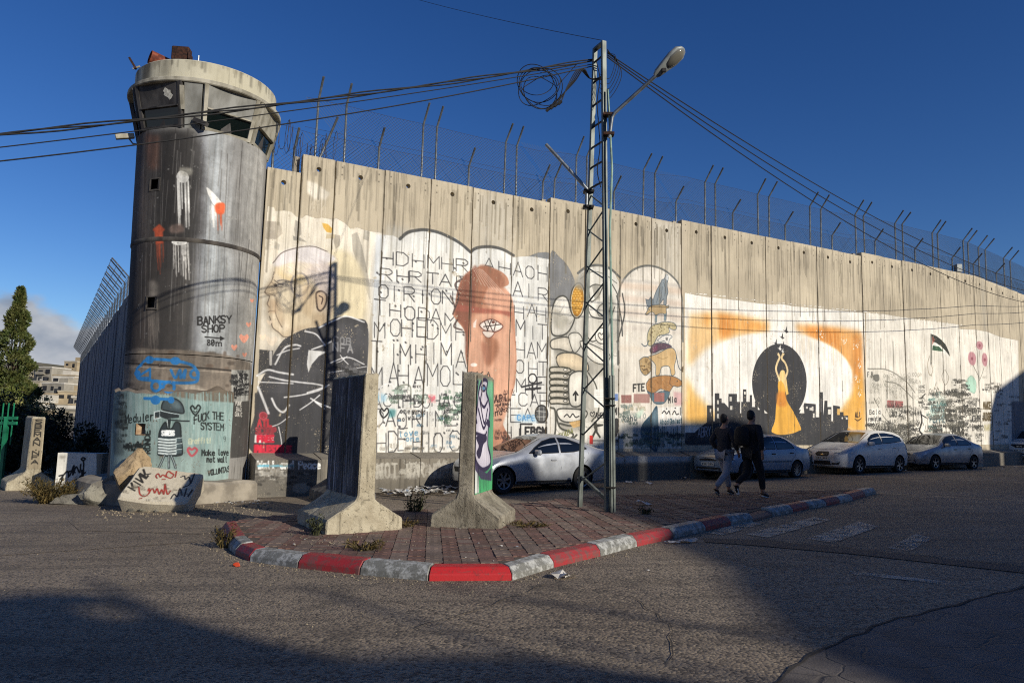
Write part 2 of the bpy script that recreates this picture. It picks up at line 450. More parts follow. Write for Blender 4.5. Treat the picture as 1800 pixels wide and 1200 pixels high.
    def scrawl(s, x0, y0, x1, y1, n, w, cols, seed=0, size=(6, 14), a=(.5, .95)):
        """unreadable pen marks inside a measured rectangle"""
        g = random.Random(seed)
        for _ in range(n):
            x, y = g.uniform(x0, x1), g.uniform(y0, y1); L = g.uniform(*size); hh = L * g.uniform(.25, .5); x -= L * .4; sl = g.uniform(-.12, .12); P = []; c_ = g.choice(cols); al = g.uniform(*a); ww = w * g.uniform(.55, 1.2); y0_ = y; x0_ = x
            while x < x0_ + L:
                q = hh * g.uniform(.7, 1.2); st = g.random(); b = y0_ + (x - x0_) * sl
                if st < .3: s.line([(x, b), (x + g.uniform(-.15, .2) * q, b - q)], ww, c_, al)
                elif st < .55: s.line(curve([(x, b - q * .5), (x + q * .25, b - q), (x + q * .5, b - q * .5), (x + q * .25, b), (x + q * .05, b - q * .4)], 3), ww, c_, al)
                elif st < .8: s.line([(x, b), (x + q * .25, b - q), (x + q * .45, b - q * .1), (x + q * .6, b - q * g.uniform(.3, 1.))], ww, c_, al)
                else: s.line(curve([(x, b - q * .9), (x + q * .5, b - q * .8), (x + q * .1, b - q * .3), (x + q * .6, b)], 3), ww, c_, al)
                x += q * g.uniform(.45, .75)
    def drips(s, x0, x1, y, n, Lmin, Lmax, w, col, seed=0, a=.8):
        g = random.Random(seed)
        for _ in range(n):
            x = g.uniform(x0, x1); L = g.uniform(Lmin, Lmax)
            s.line([(x, y + g.uniform(-3, 3)), (x + L * .012, y + L)], w * g.uniform(.5, 1.2), col, a * g.uniform(.4, 1), .8)
    def spray(s, cx, cy, rx, ry, n, col, a=.5, r=.02, seed=0):
        g = random.Random(seed)
        for _ in range(n):
            x = g.gauss(cx, rx); y = g.gauss(cy, ry); q = s.px([(x, y)])[0]
            s.line([q, q + .01], r * g.uniform(.4, 1.3), col, a, .8, raw=True)
    def field(s, kx, ky, seed):
        g = np.random.default_rng(seed); sm = g.random((int(s.H / ky) + 3, int(s.W / kx) + 3)).astype(np.float32)
        yy = np.arange(s.H) / ky; xx = np.arange(s.W) / kx; y0 = yy.astype(int); x0 = xx.astype(int); fy = yy - y0; fx = xx - x0; fy = (fy * fy * (3 - 2 * fy))[:, None]; fx = (fx * fx * (3 - 2 * fx))[None]
        return (sm[y0][:, x0] * (1 - fx) + sm[y0][:, x0 + 1] * fx) * (1 - fy) + (sm[y0 + 1][:, x0] * (1 - fx) + sm[y0 + 1][:, x0 + 1] * fx) * fy
    def weather(s, tone=.16, chips=.06, seed=5):
        """uneven coats, brush and spray unevenness, flaking"""
        n = .35 * s.field(46, 46, seed) + .3 * s.field(5, 60, seed + 1) + .2 * s.field(13, 13, seed + 2) + .15 * s.field(3, 3, seed + 3)
        s.c *= (1 - tone + 2 * tone * n)[..., None] / (1 + tone * .05)
        m = .5 * s.field(7, 9, seed + 4) + .25 * s.field(3, 3, seed + 5) + .25 * s.field(40, 30, seed + 6)
        k = np.clip((m - (.88 - chips * 1.6)) * 14, 0, 1) * .8 * (chips > 0)
        s.c *= (1 - k)[..., None]; s.a *= 1 - k
    def image(s):
        im = bpy.data.images.new(s.name, s.W, s.H, alpha=True, float_buffer=False)
        im.alpha_mode = 'CHANNEL_PACKED'
        al = np.maximum(s.a, 1e-4)[..., None]; out = np.concatenate([np.clip(s.c / al, 0, 1), s.a[..., None]], 2).astype(np.float32)
        im.pixels.foreach_set(np.ascontiguousarray(out).ravel()); im.update(); im.pack(); return im
    def uv(s, u, v): return ((u - s.u0) / (s.u1 - s.u0), (v - s.v0) / (s.v1 - s.v0))

def painted(name, canvas, base_fn, wear=.25, rough=.85, bump=.25, fine=55., streak=None):
    """a concrete material with the canvas's paint over it, worn through here and there"""
    t = NT(name); base, hgt = base_fn(t)
    uvn = t.n('ShaderNodeUVMap'); uvn.uv_map = 'paint'
    im = t.n('ShaderNodeTexImage'); im.image = canvas.image(); im.extension = 'CLIP'; im.interpolation = 'Cubic'; t.l(uvn.outputs[0], im.inputs[0])
    v = t.coord('pos')
    n1 = t.noise(v, 26, 6, .65); n2 = t.noise(v, 2.2, 4)
    worn = t.ramp(t.math('ADD', n1, t.math('MULTIPLY', n2, .5)), .94 - wear * .35, 1.06 - wear * .35, 1., .0)
    fac = t.math('MULTIPLY', im.outputs['Alpha'], worn)
    dirt = t.ramp(t.noise(t.coord('pos', (5, 5, .5)), 1.6, 6, .6), .38, .7, 1., .80)
    paint = t.mix(1., im.outputs['Color'], dirt, 'MULTIPLY')
    col = t.mix(fac, base, paint)
    t.bump(hgt, bump, .012)
    return t.set(col, rough)

def concrete_streaked(c1, c2, dark, tall=True, amt=1., seed=0.):
    def fn(t):
        v = t.coord('pos'); oi = t.n('ShaderNodeObjectInfo')
        a = t.mix(t.ramp(t.noise(v, .55, 5, .6), .35, .65), lin(c1), lin(c2))
        a = t.mix(t.ramp(oi.outputs['Random'], 0, 1, 0., .5, False), a, lin(c2))
        m = t.coord('pos', (4.6, 4.6, .16))
        st = t.ramp(t.noise(m, 2.4, 7, .62), .50, .70, 0., .78 * amt)
        m2 = t.coord('pos', (9., 9., .22)); st2 = t.ramp(t.noise(m2, 2.0, 6, .6), .57, .68, 0., .75 * amt)
        pa = t.ramp(t.noise(v, .8, 3), .35, .6)
        a = t.mix(t.math('MULTIPLY', st, pa), a, lin(dark)); a = t.mix(t.math('MULTIPLY', st2, t.ramp(t.noise(v, 1.1, 3), .38, .62)), a, lin(dark))
        sp = t.ramp(t.noise(v, 38, 3, .7), .62, .72, 0., .35); a = t.mix(sp, a, lin(dark))
        h = t.math('ADD', t.noise(v, 50, 8, .7), t.math('MULTIPLY', t.noise(v, 6, 4), .8))
        return a, h
    return fn
# ================================================================== the long painted wall
WC = Canvas('wall_paint', -9.2, 37.0, .3, 9.5, 80, wall_sz)
def paint_wall(c):
    P, Ln, S, T = c.poly, c.line, c.shape, c.text
    K, G = '2b2b2d', '55585c'
    # light concrete repairs and a pale splash near the top
    P("680,395 758,410 758,440 680,430", 'b5b6b0', .5, .1); P("832,335 900,350 900,450 832,440", 'c4c2b8', .35, .2)
    P("1146,384 1198,394 1198,500 1146,500", 'c9c6bb', .4, .1)
    P("540,318 556,322 568,331 580,340 572,352 552,350 540,338", 'e2dac8', .98, .03); c.drips(545, 572, 348, 22, 12, 42, .02, 'd6ccb8', 1, .6)
    # ---- cream ground of the first panels, ragged top
    P("470,362 482,364 484,371 500,370 512,372 520,380 530,384 538,378 556,384 566,383 580,385 592,384 606,392 616,402 628,400 640,404 656,408 672,410 655,520 650,560 640,800 446,800", 'e0d8c6', .97)
    for p, col in (("467,388 492,390 497,410 486,420 465,420", 'a49b8c'), ("519,386 529,392 530,412 520,420 517,404", '9b968b'), ("515,414 528,418 540,426 553,428 528,424 516,422", '8d8a82'), ("588,412 598,414 597,432 590,438 586,424", 'a39a8a'),
                   ("618,412 628,408 636,432 644,470 650,500 650,528 640,500 630,470 620,440", 'a8a294'), ("484,424 492,430 490,440 482,436", 'a9a498'), ("640,404 650,408 648,424 638,420", 'aaa598')):
        P(p, col, .9, 0, .25)
    P("566,392 576,394 584,402 582,410 574,408 568,400", 'd5aa50')
    P("574,411 588,412 588,419 572,420", 'c2b08a', .7)
    c.drips(480, 640, 380, 40, 20, 120, .018, 'cfc4ae', 4, .35)
    # warm pool behind the head
    P(ellp(598, 520, 46, 80, n=40), 'd8cba8', .85, .05); P("560,440 610,440 640,500 650,560 560,580", 'd8cba8', .6, .15)
    # ---- an elderly man in a dark jacket, seen in profile
    P("454,480 470,470 500,520 486,640 452,640", 'b9b1a0', .6, .15)
    head = "487,463 494,453 508,447 530,446 560,452 578,466 588,490 590,520 584,548 572,566 560,580 520,590 500,592 490,584 480,576 477,566 474,556 472,548 474,540 470,534 472,528 474,520 466,514 470,505 478,493 482,478"
    P(closed(head), 'dacbb0'); Ln(np.vstack([closed(head), closed(head)[:1]]), .12, '8a7658', .3, 1.8); 
    P(closed("520,452 560,452 584,470 590,500 586,530 572,540 556,500 530,480 515,470"), 'd9ccc0', .85, .05)
    P(closed("480,462 500,440 545,432 570,440 590,456 560,464 520,460 490,468"), 'dcd6d3', .97, .03)
    P(closed("488,478 500,470 520,474 540,490 530,500 500,492"), 'd9c08a', .6, .06)
    for q in ("482,478 478,493 470,505 466,514 474,520", "474,520 472,528 470,534 474,540", "472,548 476,546 484,547", "474,556 477,566 480,576 490,584 500,592 520,590", "482,492 490,498 498,500", "478,496 486,504 496,504", "466,514 474,516 484,520", "486,530 484,545 488,560 496,575", "480,462 500,442 545,433 575,442"):
        Ln(curve(q), .024, '4a3f38', .7)
    Ln(ellp(527, 500, 15, 20), .045, '8a8380', .8); Ln(curve("512,496 498,492 488,494"), .03, '6d6664', .7); P(ellp(484, 501, 3, 3), '3a3330')
    S("556,515 566,512 574,520 572,536 564,546 558,542 556,528", 'cdb597', '3f332d', .045); Ln(curve("561,520 567,524 565,534"), .03, '4a3a32'); Ln(curve("556,470 566,490 562,506"), .06, 'aaa09a', .5)
    P(closed('545,470 575,475 586,500 575,520 560,505', 4), 'b5aaa4', .5, .06); P(closed('500,545 530,530 552,548 545,575 515,580', 4), 'c9b896', .5, .06); P(closed('480,530 490,525 500,560 492,572', 4), 'b89f7c', .5, .04)
    jac = "496,600 510,590 536,578 560,574 580,563 600,556 625,560 646,570 646,640 640,690 630,800 448,800 450,720 454,680 470,650 480,625"
    for q, col, a, so in (("470,505 478,493 486,500 490,515 480,520 468,514", 'bda888', .6, .04), ("500,590 530,586 560,578 556,566 530,572 505,580", 'ac9a7e', .6, .06), ("572,566 584,548 590,520 582,510 574,535 566,560", 'b5a48c', .6, .06), ("536,500 552,505 556,530 546,556 532,548 530,520", 'bfa783', .6, .06), ("492,508 510,512 516,530 504,540 492,530", 'e0d2b4', .7, .05), ("496,470 520,462 545,466 530,480 505,484", 'e4d8bf', .8, .05), ("560,455 580,470 590,492 580,500 566,480", 'bdb3ae', .7, .05), ("548,555 562,548 574,556 566,572 552,572", '8d7758', .55, .06), ("472,530 484,528 486,548 474,550", 'b79c7c', .6, .03)):
        P(closed(q, 4), col, a, so)
    for k in range(40):
        x, y = rnd.uniform(500, 585), rnd.uniform(446, 492); Ln(curve([(x, y), (x + 7, y + 3), (x + 13, y + 9)]), .012, rnd.choice(['f0ece8', 'a8a09c']), .45)
    P(closed(jac, 4), '3c3c3e', .98)
    for k in range(26): x, y = rnd.uniform(470, 630), rnd.uniform(600, 780); P(ellp(x, y, rnd.uniform(10, 30), rnd.uniform(5, 14), n=12, rot=rnd.uniform(-40, 40)), rnd.choice(['2c2c2f', '505054', '47474b']), .35, .12)
    P("448,690 646,690 636,800 446,800", '38383a', .97)
    P(closed("478,660 520,640 560,650 545,690 500,700 470,690"), '4b4b4e', .5, .15); P(closed("585,570 640,575 642,620 590,600"), '555558', .6, .1)
    P("456,614 480,616 478,650 454,660", '2d2d2e', .9); T("I", 470, 640, 482, 640, 22, .06, 'd0ccc4', .7)
    W_ = 'e4e4e2'
    for q, w in (("484,640 500,612 518,606 528,608", .045), ("487,624 505,616 526,612", .03), ("452,660 470,650 490,654 515,658", .05), ("474,662 500,668 530,672 556,675 568,680 540,690", .04), ("454,671 480,672 515,674", .03), ("500,698 530,694 560,686 578,676", .035), ("527,720 545,708 562,694", .03), ("478,700 486,716 498,724 508,712", .05), ("454,680 462,700 472,726", .06),
                 ("548,614 570,606 582,600", .035), ("536,582 556,588 572,608", .04), ("560,576 590,562 610,556 640,566", .04), ("476,750 492,744 508,732", .025), ("490,750 494,770 496,786", .025), ("546,700 560,708 580,716", .04), ("554,706 570,718", .04), ("575,640 610,628 640,640", .03), ("578,655 620,648 644,644", .02), ("598,624 604,632 612,640", .025), ("610,626 600,634 590,638", .02)):
        Ln(curve(q), w, W_, .85, .8)
    P("542,615 575,618 560,626 548,640 542,655 539,640", 'd8d8d4', .9); P("548,640 575,618 580,640 560,650", '3a3a3c', .9)
    T("COB", 585, 602, 618, 606, 11, .035, '8c8c8c', .8); T("NFA", 583, 616, 622, 620, 13, .04, '9a9a9a', .8)
    c.scrawl(585, 640, 640, 660, 16, .02, ['202020', '6a6a6a'], 9, (8, 16))
    for (x, y, r, col) in ((478, 598, 10, 'd9cbb6'), (462, 592, 6, 'dcc9b0'), (474, 566, 5, 'dcc9b0')):
        P(closed([(x, y + r), (x - r, y - r * .1), (x - r * .7, y - r * .8), (x, y - r * .3), (x + r * .7, y - r * .8), (x + r, y - r * .1)], 4), col, .9)
    T("ATL", 452, 748, 478, 749, 11, .055, 'b0303a'); T("SCOOP", 449, 762, 486, 763, 11, .05, '96313a', .9)
    S("457,727 463,724 469,728 468,735 458,735", '8e2c35', 'b9505a', .02)
    P("448,764 482,764 481,778 447,778", 'e6ddd8', .95); T("FREE", 452, 776, 482, 776, 10, .06, 'c02038')
    P("446,780 514,782 512,797 445,797", '7d1f2a', .8); T("PALESTINE", 448, 795, 512, 796, 12, .06, 'c8283e'); P("446,796 512,797 512,800 446,800", 'c8a8a0', .5)
    # ---- the white lettered ground
    P("661,412 690,414 703,420 725,408 745,403 775,408 800,418 826,441 850,436 880,438 902,452 930,450 965,452 967,795 652,796 655,560", 'dcdcd6', .98)
    P("661,412 676,415 668,520 655,600 655,500", 'cfd6dc', .7, .08); P("676,430 830,445 830,640 660,640", 'e6e4da', .6, .2)
    P("1000,0 1000,0 1001,1", K)
    for q, w in (("703,420 716,409 732,405 748,404 772,409 796,420 812,430 827,443", .09), ("827,443 835,437 848,434 866,434 885,439 903,449", .09)):
        Ln(curve(q), w, '4a4b4a', .95)
    P("930,450 945,444 960,443 967,445 967,456", '777a7c', .95)
    P("652,740 966,740 966,795 652,796", 'd8d2c6', .4, .2)
    rows = (("HDHMHR", 668, 462, 826, 480, 22), ("AH", 846, 472, 898, 482, 22), ("AOH", 902, 484, 964, 496, 23), ("RHRTAE", 666, 490, 824, 506, 20), ("AIR", 900, 520, 964, 528, 24),
            ("OIRION", 660, 524, 800, 536, 25), ("HAH", 902, 556, 964, 564, 24), ("THODAM", 658, 554, 806, 574, 24), ("MIT", 904, 592, 964, 598, 26), ("MOHEDMH", 656, 590, 822, 600, 30),
            ("TIMHIMA", 654, 634, 818, 646, 34), ("HAM", 904, 626, 964, 634, 28), ("OHT", 905, 655, 964, 658, 24), ("MAHAMOL", 652, 676, 818, 678, 38), ("MOE", 904, 688, 964, 688, 26),
            ("TCAH", 890, 712, 966, 714, 20), ("ACTHDOHAC", 654, 716, 812, 716, 22), ("DAORIME", 656, 752, 806, 750, 28), ("EAE", 896, 742, 964, 742, 22), ("HDEHIOC", 656, 796, 806, 790, 36), ("EHIE", 840, 772, 960, 774, 20))
    P("770,0 770,0 771,1", K)
    for t, x0, y0, x1, y1, h in rows: T(t, x0, y0, x1, y1, h, .028, '414143', .92, .12, .22)
    for k in range(60): 
        x, y = rnd.uniform(660, 815), rnd.uniform(450, 780); Ln([(x, y), (x + 1, y + 1)], .05, '3a3a3c', .8)
    # the flat terracotta head between the letters
    face = "826,476 838,470 856,468 868,472 882,478 892,488 894,500 884,506 896,516 902,534 905,560 906,590 908,640 904,680 890,720 884,745 900,775 900,796 846,796 842,740 826,700 822,650 818,620 820,600 816,580 802,562 796,552 800,540 802,520 806,505 812,490"
    P(closed(face, 4), 'bb8569', .98)
    P(closed("826,476 838,470 836,540 826,560 822,640 818,620 816,580 800,555 802,525 812,490", 4), '80503f', .9, .03)
    P(closed("856,500 880,500 898,520 902,548 870,545 852,530", 4), 'cf9d82', .95, .03)
    P(closed("838,472 868,472 884,486 884,506 858,506 848,540 838,560", 4), '9a6850', .9, .03)
    P("800,534 850,542 900,548 898,556 850,551 800,546", '9a5848', .85, .02)
    P(closed("832,560 852,552 892,556 904,600 906,650 884,745 860,745 850,690 828,680 822,640", 4), 'd2a286', .95, .03)
    P(closed("852,590 872,596 876,616 864,640 854,640 856,615", 4), '96644a', .85, .05); P(closed("846,600 860,612 858,640 850,630", 4), 'a87058', .75, .04)
    S("843,572 852,564 864,561 876,566 884,574 874,582 858,584", 'e6ded4', '6a4035', .03); S("848,582 868,584 862,593 854,592", 'e2d8cc', '6a4035', .02)
    for q in ("852,566 858,582", "858,564 866,582", "850,574 880,570", "864,562 856,582", "872,566 868,582"): Ln(q, .03, '3a2e2a', .9)
    P(ellp(867, 566, 3, 2.5), '6a4035'); P(ellp(833, 641, 6, 3.2), 'f0e4d8'); P("832,568 838,560 836,576 832,576", 'e0d0c4')
    Ln(curve("829,450 829,480 828,530 827,600"), .03, '55504a', .8)
    for k in range(7): Ln([(830 + k * 3, 468 + k), (846 + k * 7, 500 + k * 3)], .02, 'e3cfc2', .5)
    T("IAKA", 806, 667, 866, 668, 14, .03, '3c2a26'); 
    for q in ("796,552 806,520 800,500 812,490", "800,540 792,520", "804,562 798,574 812,580"): Ln(curve(q), .05, '4a3a36', .8)
    # smaller marks over it
    T("one", 702, 726, 722, 727, 9, .02, '2e2e30'); T("world", 724, 728, 748, 728, 9, .02, '2e2e30'); T("no", 700, 740, 712, 740, 8, .02, '2e2e30'); T("wall", 716, 738, 742, 737, 9, .02, '2e2e30')
    T("love", 700, 768, 736, 764, 10, .025, '4a7fa0', .9); T("one", 712, 775, 738, 775, 9, .025, '4a7fa0', .8)
    P("752,692 766,693 766,708 751,708", 'e0b8b4', .8); P(closed("758,706 753,699 755,695 759,698 763,695 765,700", 4), 'd0707a', .9)
    Ln(closed("674,734 668,724 671,718 675,722 680,717 683,724"), .04, '242426'); P("684,718 696,720 694,732 684,734", '2f7d80', .7, .03); P("662,690 680,694 678,706 662,706", '9fc8dc', .8, .04)
    Ln(curve("668,704 670,680 690,676 696,704 684,708 682,690"), .04, 'e8e8e4'); Ln(curve("700,702 700,680 720,678 722,704"), .04, '6a6d60', .7)
    c.scrawl(680, 678, 750, 712, 26, .02, ['5b6a5c', '3a3a3c', '8aa090'], 21, (10, 22)); c.scrawl(770, 690, 812, 745, 44, .022, ['3d5c46', '242628', '557060'], 22, (8, 18))
    c.scrawl(690, 730, 800, 790, 20, .018, ['7a7a78', '4c6f88'], 23); c.scrawl(872, 690, 896, 790, 18, .025, ['3a2522', '4a302a'], 24, (10, 20))
    T("ART", 868, 708, 892, 704, 12, .03, '3a2622'); T("end", 862, 732, 884, 728, 10, .03, '3a2622')
    P("906,728 944,730 944,742 906,740", '9cc6e0', .7, .05); T("CAPE", 908, 738, 942, 739, 9, .025, '4a8cc4'); P(ellp(952, 727, 11, 15), '2e3032', .75); 
    for q in ("942,722 962,724", "942,732 962,732", "948,714 948,741", "956,713 956,741"): Ln(q, .03, 'c9c9c2', .6)
    Ln(ellp(952, 727, 11, 15), .04, '222'*2); T("FBGM", 922, 766, 962, 766, 15, .06, '262628'); 
    for q in ("915,745 915,772", "915,745 935,745", "917,680 952,672", "936,690 936,670"): Ln(q, .05, '2a2a2c')
    P(ellp(936, 665, 7, 8), 'dcdcd6'); Ln(ellp(936, 665, 7, 8), .04, '2a2a2c'); Ln("936,673 936,700", .06, '2a2a2c'); Ln("924,684 950,682", .06, '2a2a2c')
    # ---- grey arch and the masked figure
    P(closed("968,446 984,452 1000,470 1012,500 1014,540 1000,545 990,530 978,528 968,545", 4), '77797b', .96)
    P("968,540 985,522 1000,528 1012,520 1018,480 1030,470 1060,468 1080,480 1090,500 1090,640 1086,790 968,790", 'dddacf', .96)
    Ln(curve("1016,480 1030,470 1050,466 1072,472 1090,488"), .08, '5a5b58'); Ln(curve("1020,490 1040,478 1062,482 1084,498"), .03, '77776f')
    S("970,552 976,528 988,520 998,526 1004,548 1010,560 1000,582 985,590 970,585", 'e4e0d4', '44443f', .05); P(closed("976,570 990,560 1004,566 996,580 982,584", 4), 'b9b5aa', .7, .05)
    P(ellp(1015.5, 528, 13, 31, rot=4), 'c9c2ae'); P(ellp(1015.5, 528, 10.5, 28, rot=4), 'a9741f'); Ln(ellp(1015.5, 528, 13, 31, rot=4), .045, '4a4438')
    for j in range(13):
        y = 503 + j * 4.2
        for i in range(4):
            x = 1007 + i * 5 + (j % 2) * 2.5
            if ((x - 1015) / 9) ** 2 + ((y - 528) / 26) ** 2 < .9: P([(x - 2, y - 1.4), (x + 1.9, y - 1.2), (x + 1.9, y + 1.6), (x - 2, y + 1.4)], 'd9ab52', .95)
    for q, col, a in (("972,545 985,548 1000,560 990,578 975,572", 'a9a597', .8), ("1008,500 1018,482 1034,474 1030,500 1022,510", '8f8c82', .8), ("1020,560 1032,556 1036,590 1024,600", '98948a', .75), ("1040,556 1062,560 1056,580 1040,580", 'b3afa3', .7), ("1066,520 1080,530 1078,560 1064,560", '9a968a', .75), ("1072,575 1086,560 1088,610 1072,620", 'aaa699', .7), ("980,606 1004,616 1000,624 976,622", '8d897d', .7), ("1028,640 1060,636 1084,650 1060,660 1036,660", '9d998d', .7), ("1034,662 1046,690 1050,730 1036,740", 'a7a397', .7), ("1062,650 1076,690 1084,680 1080,640", 'b0ac9f', .7), ("984,740 1010,748 1024,740 1022,756 990,758", '938f83', .7), ("968,645 1004,640 1004,655 968,656", '7d796e', .5), ("1010,712 1030,700 1034,716 1018,722", '9c988c', .6)):
        P(closed(q, 4), col, a, .05)
    for k in range(110):
        x, y = rnd.uniform(970, 1088), rnd.uniform(530, 770); a_ = rnd.uniform(-1, 1); Ln(curve([(x, y), (x + 5 * math.cos(a_), y + 5 * math.sin(a_) + 2), (x + 10 * math.cos(a_), y + 10 * math.sin(a_))]), .014, rnd.choice(['4a4a44', '5f5e56', '77756a']), rnd.uniform(.25, .7))
    for q in ("1034,500 1036,520 1040,530 1052,520 1060,505 1066,520", "1034,506 1046,500 1062,504", "1072,540 1070,560 1074,570", "1034,545 1040,556 1056,560 1070,556", "1030,560 1028,580 1040,600 1060,590", "1050,600 1066,580 1080,540", "1076,500 1086,520 1092,550 1096,585", "1084,600 1088,610"): Ln(curve(q), .04, '44443f', .9)
    P("1040,502 1052,500 1054,524 1046,530", '8a877c', .7); S("1052,540 1060,534 1068,540 1068,552 1056,556 1050,550", 'c8c4b8', '44443f', .03)
    P(ellp(1058, 590, 12, 14), 'e6e2d6'); Ln(ellp(1058, 590, 12, 14), .03, '44443f'); Ln(closed("1057,597 1051,589 1054,585 1057,588 1061,585 1063,590"), .03, '44443f')
    S("968,600 980,594 1000,594 1006,618 985,614 970,612", 'dcd4c2', '44443f', .04); S("1000,590 1016,585 1024,600 1010,620", 'e0dccf', '44443f', .03)
    S("978,628 990,620 1014,622 1030,634 1034,650 1020,655 1000,648 984,646", 'd9c7a8', '44443f', .04); S("1020,600 1050,610 1072,625 1060,640 1036,630", 'e3dfd2', '44443f', .03)
    for k in range(6):
        y = 650 + k * 11; S([(968, y - 4), (985, y - 5), (1000, y - 3), (1004, y + 2), (996, y + 5), (980, y + 4), (968, y + 4)], 'd8d0bf', '38382f', .045); P(ellp(994, y - .5, 3.2, 2.2), 'efe9dc'); Ln(ellp(994, y - .5, 3.2, 2.2), .02, '44443f')
    S("1002,660 1020,652 1032,662 1030,690 1020,712 1004,712 1000,690", 'e3dfd2', '44443f', .045); Ln(curve("1034,655 1048,680 1052,720 1040,740"), .05, '55554c'); Ln(curve("1060,640 1074,680 1078,720"), .04, '55554c')
    T("I", 1010, 703, 1014, 703, 12, .06, '222222'); Ln("1008,694 1012,688 1016,694", .05, '222222')
    S("980,720 1000,718 1030,722 1026,736 1000,742 984,736", 'e6e2d6', '44443f', .045)
    for q in ("968,716 976,722 976,760 968,770", "976,722 984,750 1000,758 1008,764 1000,772 980,776 968,774", "984,744 1004,748 1020,742", "972,780 1000,776 1014,764"): Ln(curve(q), .06, '4a4a42')
    Ln(curve("992,732 997,728 1002,733 1007,727 1012,733 1018,731"), .035, '2a2a2a'); P("1000,742 1020,738 1022,748 1008,752", 'caa468', .9)
    T("NEVADA", 974, 776, 1008, 760, 9, .03, '75784a'); 
    P("1044,684 1070,684 1070,716 1044,716", 'e6e4dc', .95)
    for k in range(6): Ln([(1047, 690 + k * 4.5), (1067, 690 + k * 4.5)], .012, 'b5b3ac', .8)
    Ln(closed("1041,732 1037,727 1039,724 1041,726 1044,723 1045,727"), .025, '242424'); T("AHED", 1046, 734, 1064, 734, 9, .03, '242424'); T("MI", 1078, 728, 1090, 728, 11, .05, '242424'); P("1078,692 1086,692 1086,704 1078,704", '5a78b4', .9)
    S("1044,741 1048,740 1049,745 1060,745 1060,748 1050,750 1050,758 1056,768 1054,770 1047,760 1042,770 1039,768 1045,756 1043,748", '3a3a34', None, 0, 1, False)
    P("1036,765 1042,765 1042,780 1036,780", 'c8342c'); Ln("1042,774 1066,774", .03, '333333', .8); c.scrawl(1068, 735, 1090, 785, 16, .03, ['202024', '33343a'], 31, (8, 16)); S("1078,740 1086,736 1086,760 1080,766", '262628')
    for x0, y0, rx in ((1024, 470, 16), (1068, 480, 12), (835, 420, 14), (905, 420, 12), (1092, 480, 10)): c.spray(x0, y0 - 12, rx * .8, 20, 60, 'e2dfd4', .6, .02, int(x0))
    # ---- arch with the stacked animals
    arch = "1088,788 1088,520 1092,500 1104,482 1122,470 1142,467 1162,472 1180,484 1194,502 1200,530 1200,788"
    P(pts(arch), 'dbd5c8', .97)
    Ln(curve("1086,640 1086,540 1090,505 1104,482 1122,470 1142,467 1162,472 1180,484 1194,502 1200,535 1201,600"), .07, '6a6b66')
    for y, w, cc in ((502, .22, 'd2b9a2'), (524, .2, 'cdb8a6'), (548, .25, 'd0bfae'), (575, .16, 'c9c0b4'), (612, .2, 'd2c6b4'), (492, .1, 'b9b3aa')): Ln([(1092, y), (1145, y + 4), (1196, y + 10)], w, cc, .55, 1.2)
    Ln(curve("1094,516 1098,550 1086,600"), .05, '4a4b48'); Ln(curve("1084,520 1092,560 1094,590"), .05, '4a4b48')
    Z = lambda q: [(940 + x / 3.243, 430 + y / 3.243) for x, y in pts(q)]
    OL = '44505a'
    def beast(q, col, w=.022, edge=OL): A = curve(Z(q + ' ' + q.split()[0]), 3); P(A, col, .96); Ln(A, w, edge, .9)
    beast("748,168 762,178 760,200 755,230 760,270 752,300 750,340 736,342 735,310 715,335 700,342 675,345 675,320 685,285 700,250 720,215 725,200 738,195", '7c868c'); 
    for q in ("735,215 745,250 742,290", "712,250 705,290 695,330", "728,240 722,290 715,325"): Ln(curve(Z(q)), .025, '46525a', .7)
    P(Z("748,168 764,178 758,205 744,195"), 'd4d6d4', .8)
    beast("632,310 650,315 662,298 675,320 672,345 652,356 640,345", '707a80')
    beast("645,362 670,345 735,342 752,350 765,345 762,360 750,365 752,390 748,430 738,430 738,395 700,398 695,440 686,440 686,400 672,385 655,388 640,400 630,395 640,380", 'b39a70')
    P(Z("686,400 700,398 695,440 686,440"), '6a8290', .8); P(Z("738,395 752,390 748,430 738,430"), '6a8290', .8); Ln(curve(Z("655,372 640,362 640,350")), .02, OL)
    beast("648,575 640,545 645,500 665,465 700,450 740,440 790,445 808,465 802,485 780,482 764,472 768,500 740,512 705,520 685,555 672,578", 'b9ad86'); Ln(curve(Z("650,545 640,572 625,578 610,565")), .03, OL)
    for k in range(55): x, y = rnd.uniform(655, 790), rnd.uniform(448, 560); (x - 640) / 160 + (y - 440) / 140 < 1.05 and P(ellp(940 + x / 3.243, 430 + y / 3.243, 1.1, .9, n=7), '6b5e40', .9)
    beast("700,545 730,520 770,515 784,525 768,540 764,566 750,570 740,548 715,555", 'd5d2ca'); P(Z("745,530 760,528 758,545 748,545"), '5a5a5a', .8)
    beast("655,600 680,565 740,560 780,578 765,592 720,600 690,615 665,620", '56404e'); P(Z("670,590 700,570 700,600 680,612"), '7a3f5a', .8)
    beast("640,640 700,620 760,590 795,595 808,640 797,690 800,735 780,745 770,700 750,690 722,700 712,740 690,742 690,690 668,660", 'c9aa78'); Ln(curve(Z("806,625 822,700 845,720")), .028, OL); P(Z("835,700 850,690 848,728 836,722"), '6a5a44'); Ln(curve(Z("700,640 730,650 760,640")), .02, '8f7448', .7); P(closed(Z("770,610 800,620 796,680 780,680"), 4), 'b08f5e', .5, .03)
    beast("595,660 620,640 650,645 668,680 660,720 630,745 605,720 598,690", 'ad9266'); 
    for k in range(26): a_ = rnd.uniform(0, 6.28); Ln(Z("%f,%f %f,%f" % (632 + 14 * math.cos(a_), 690 + 18 * math.sin(a_), 632 + 33 * math.cos(a_), 692 + 46 * math.sin(a_))), .018, '6d5638', .7)
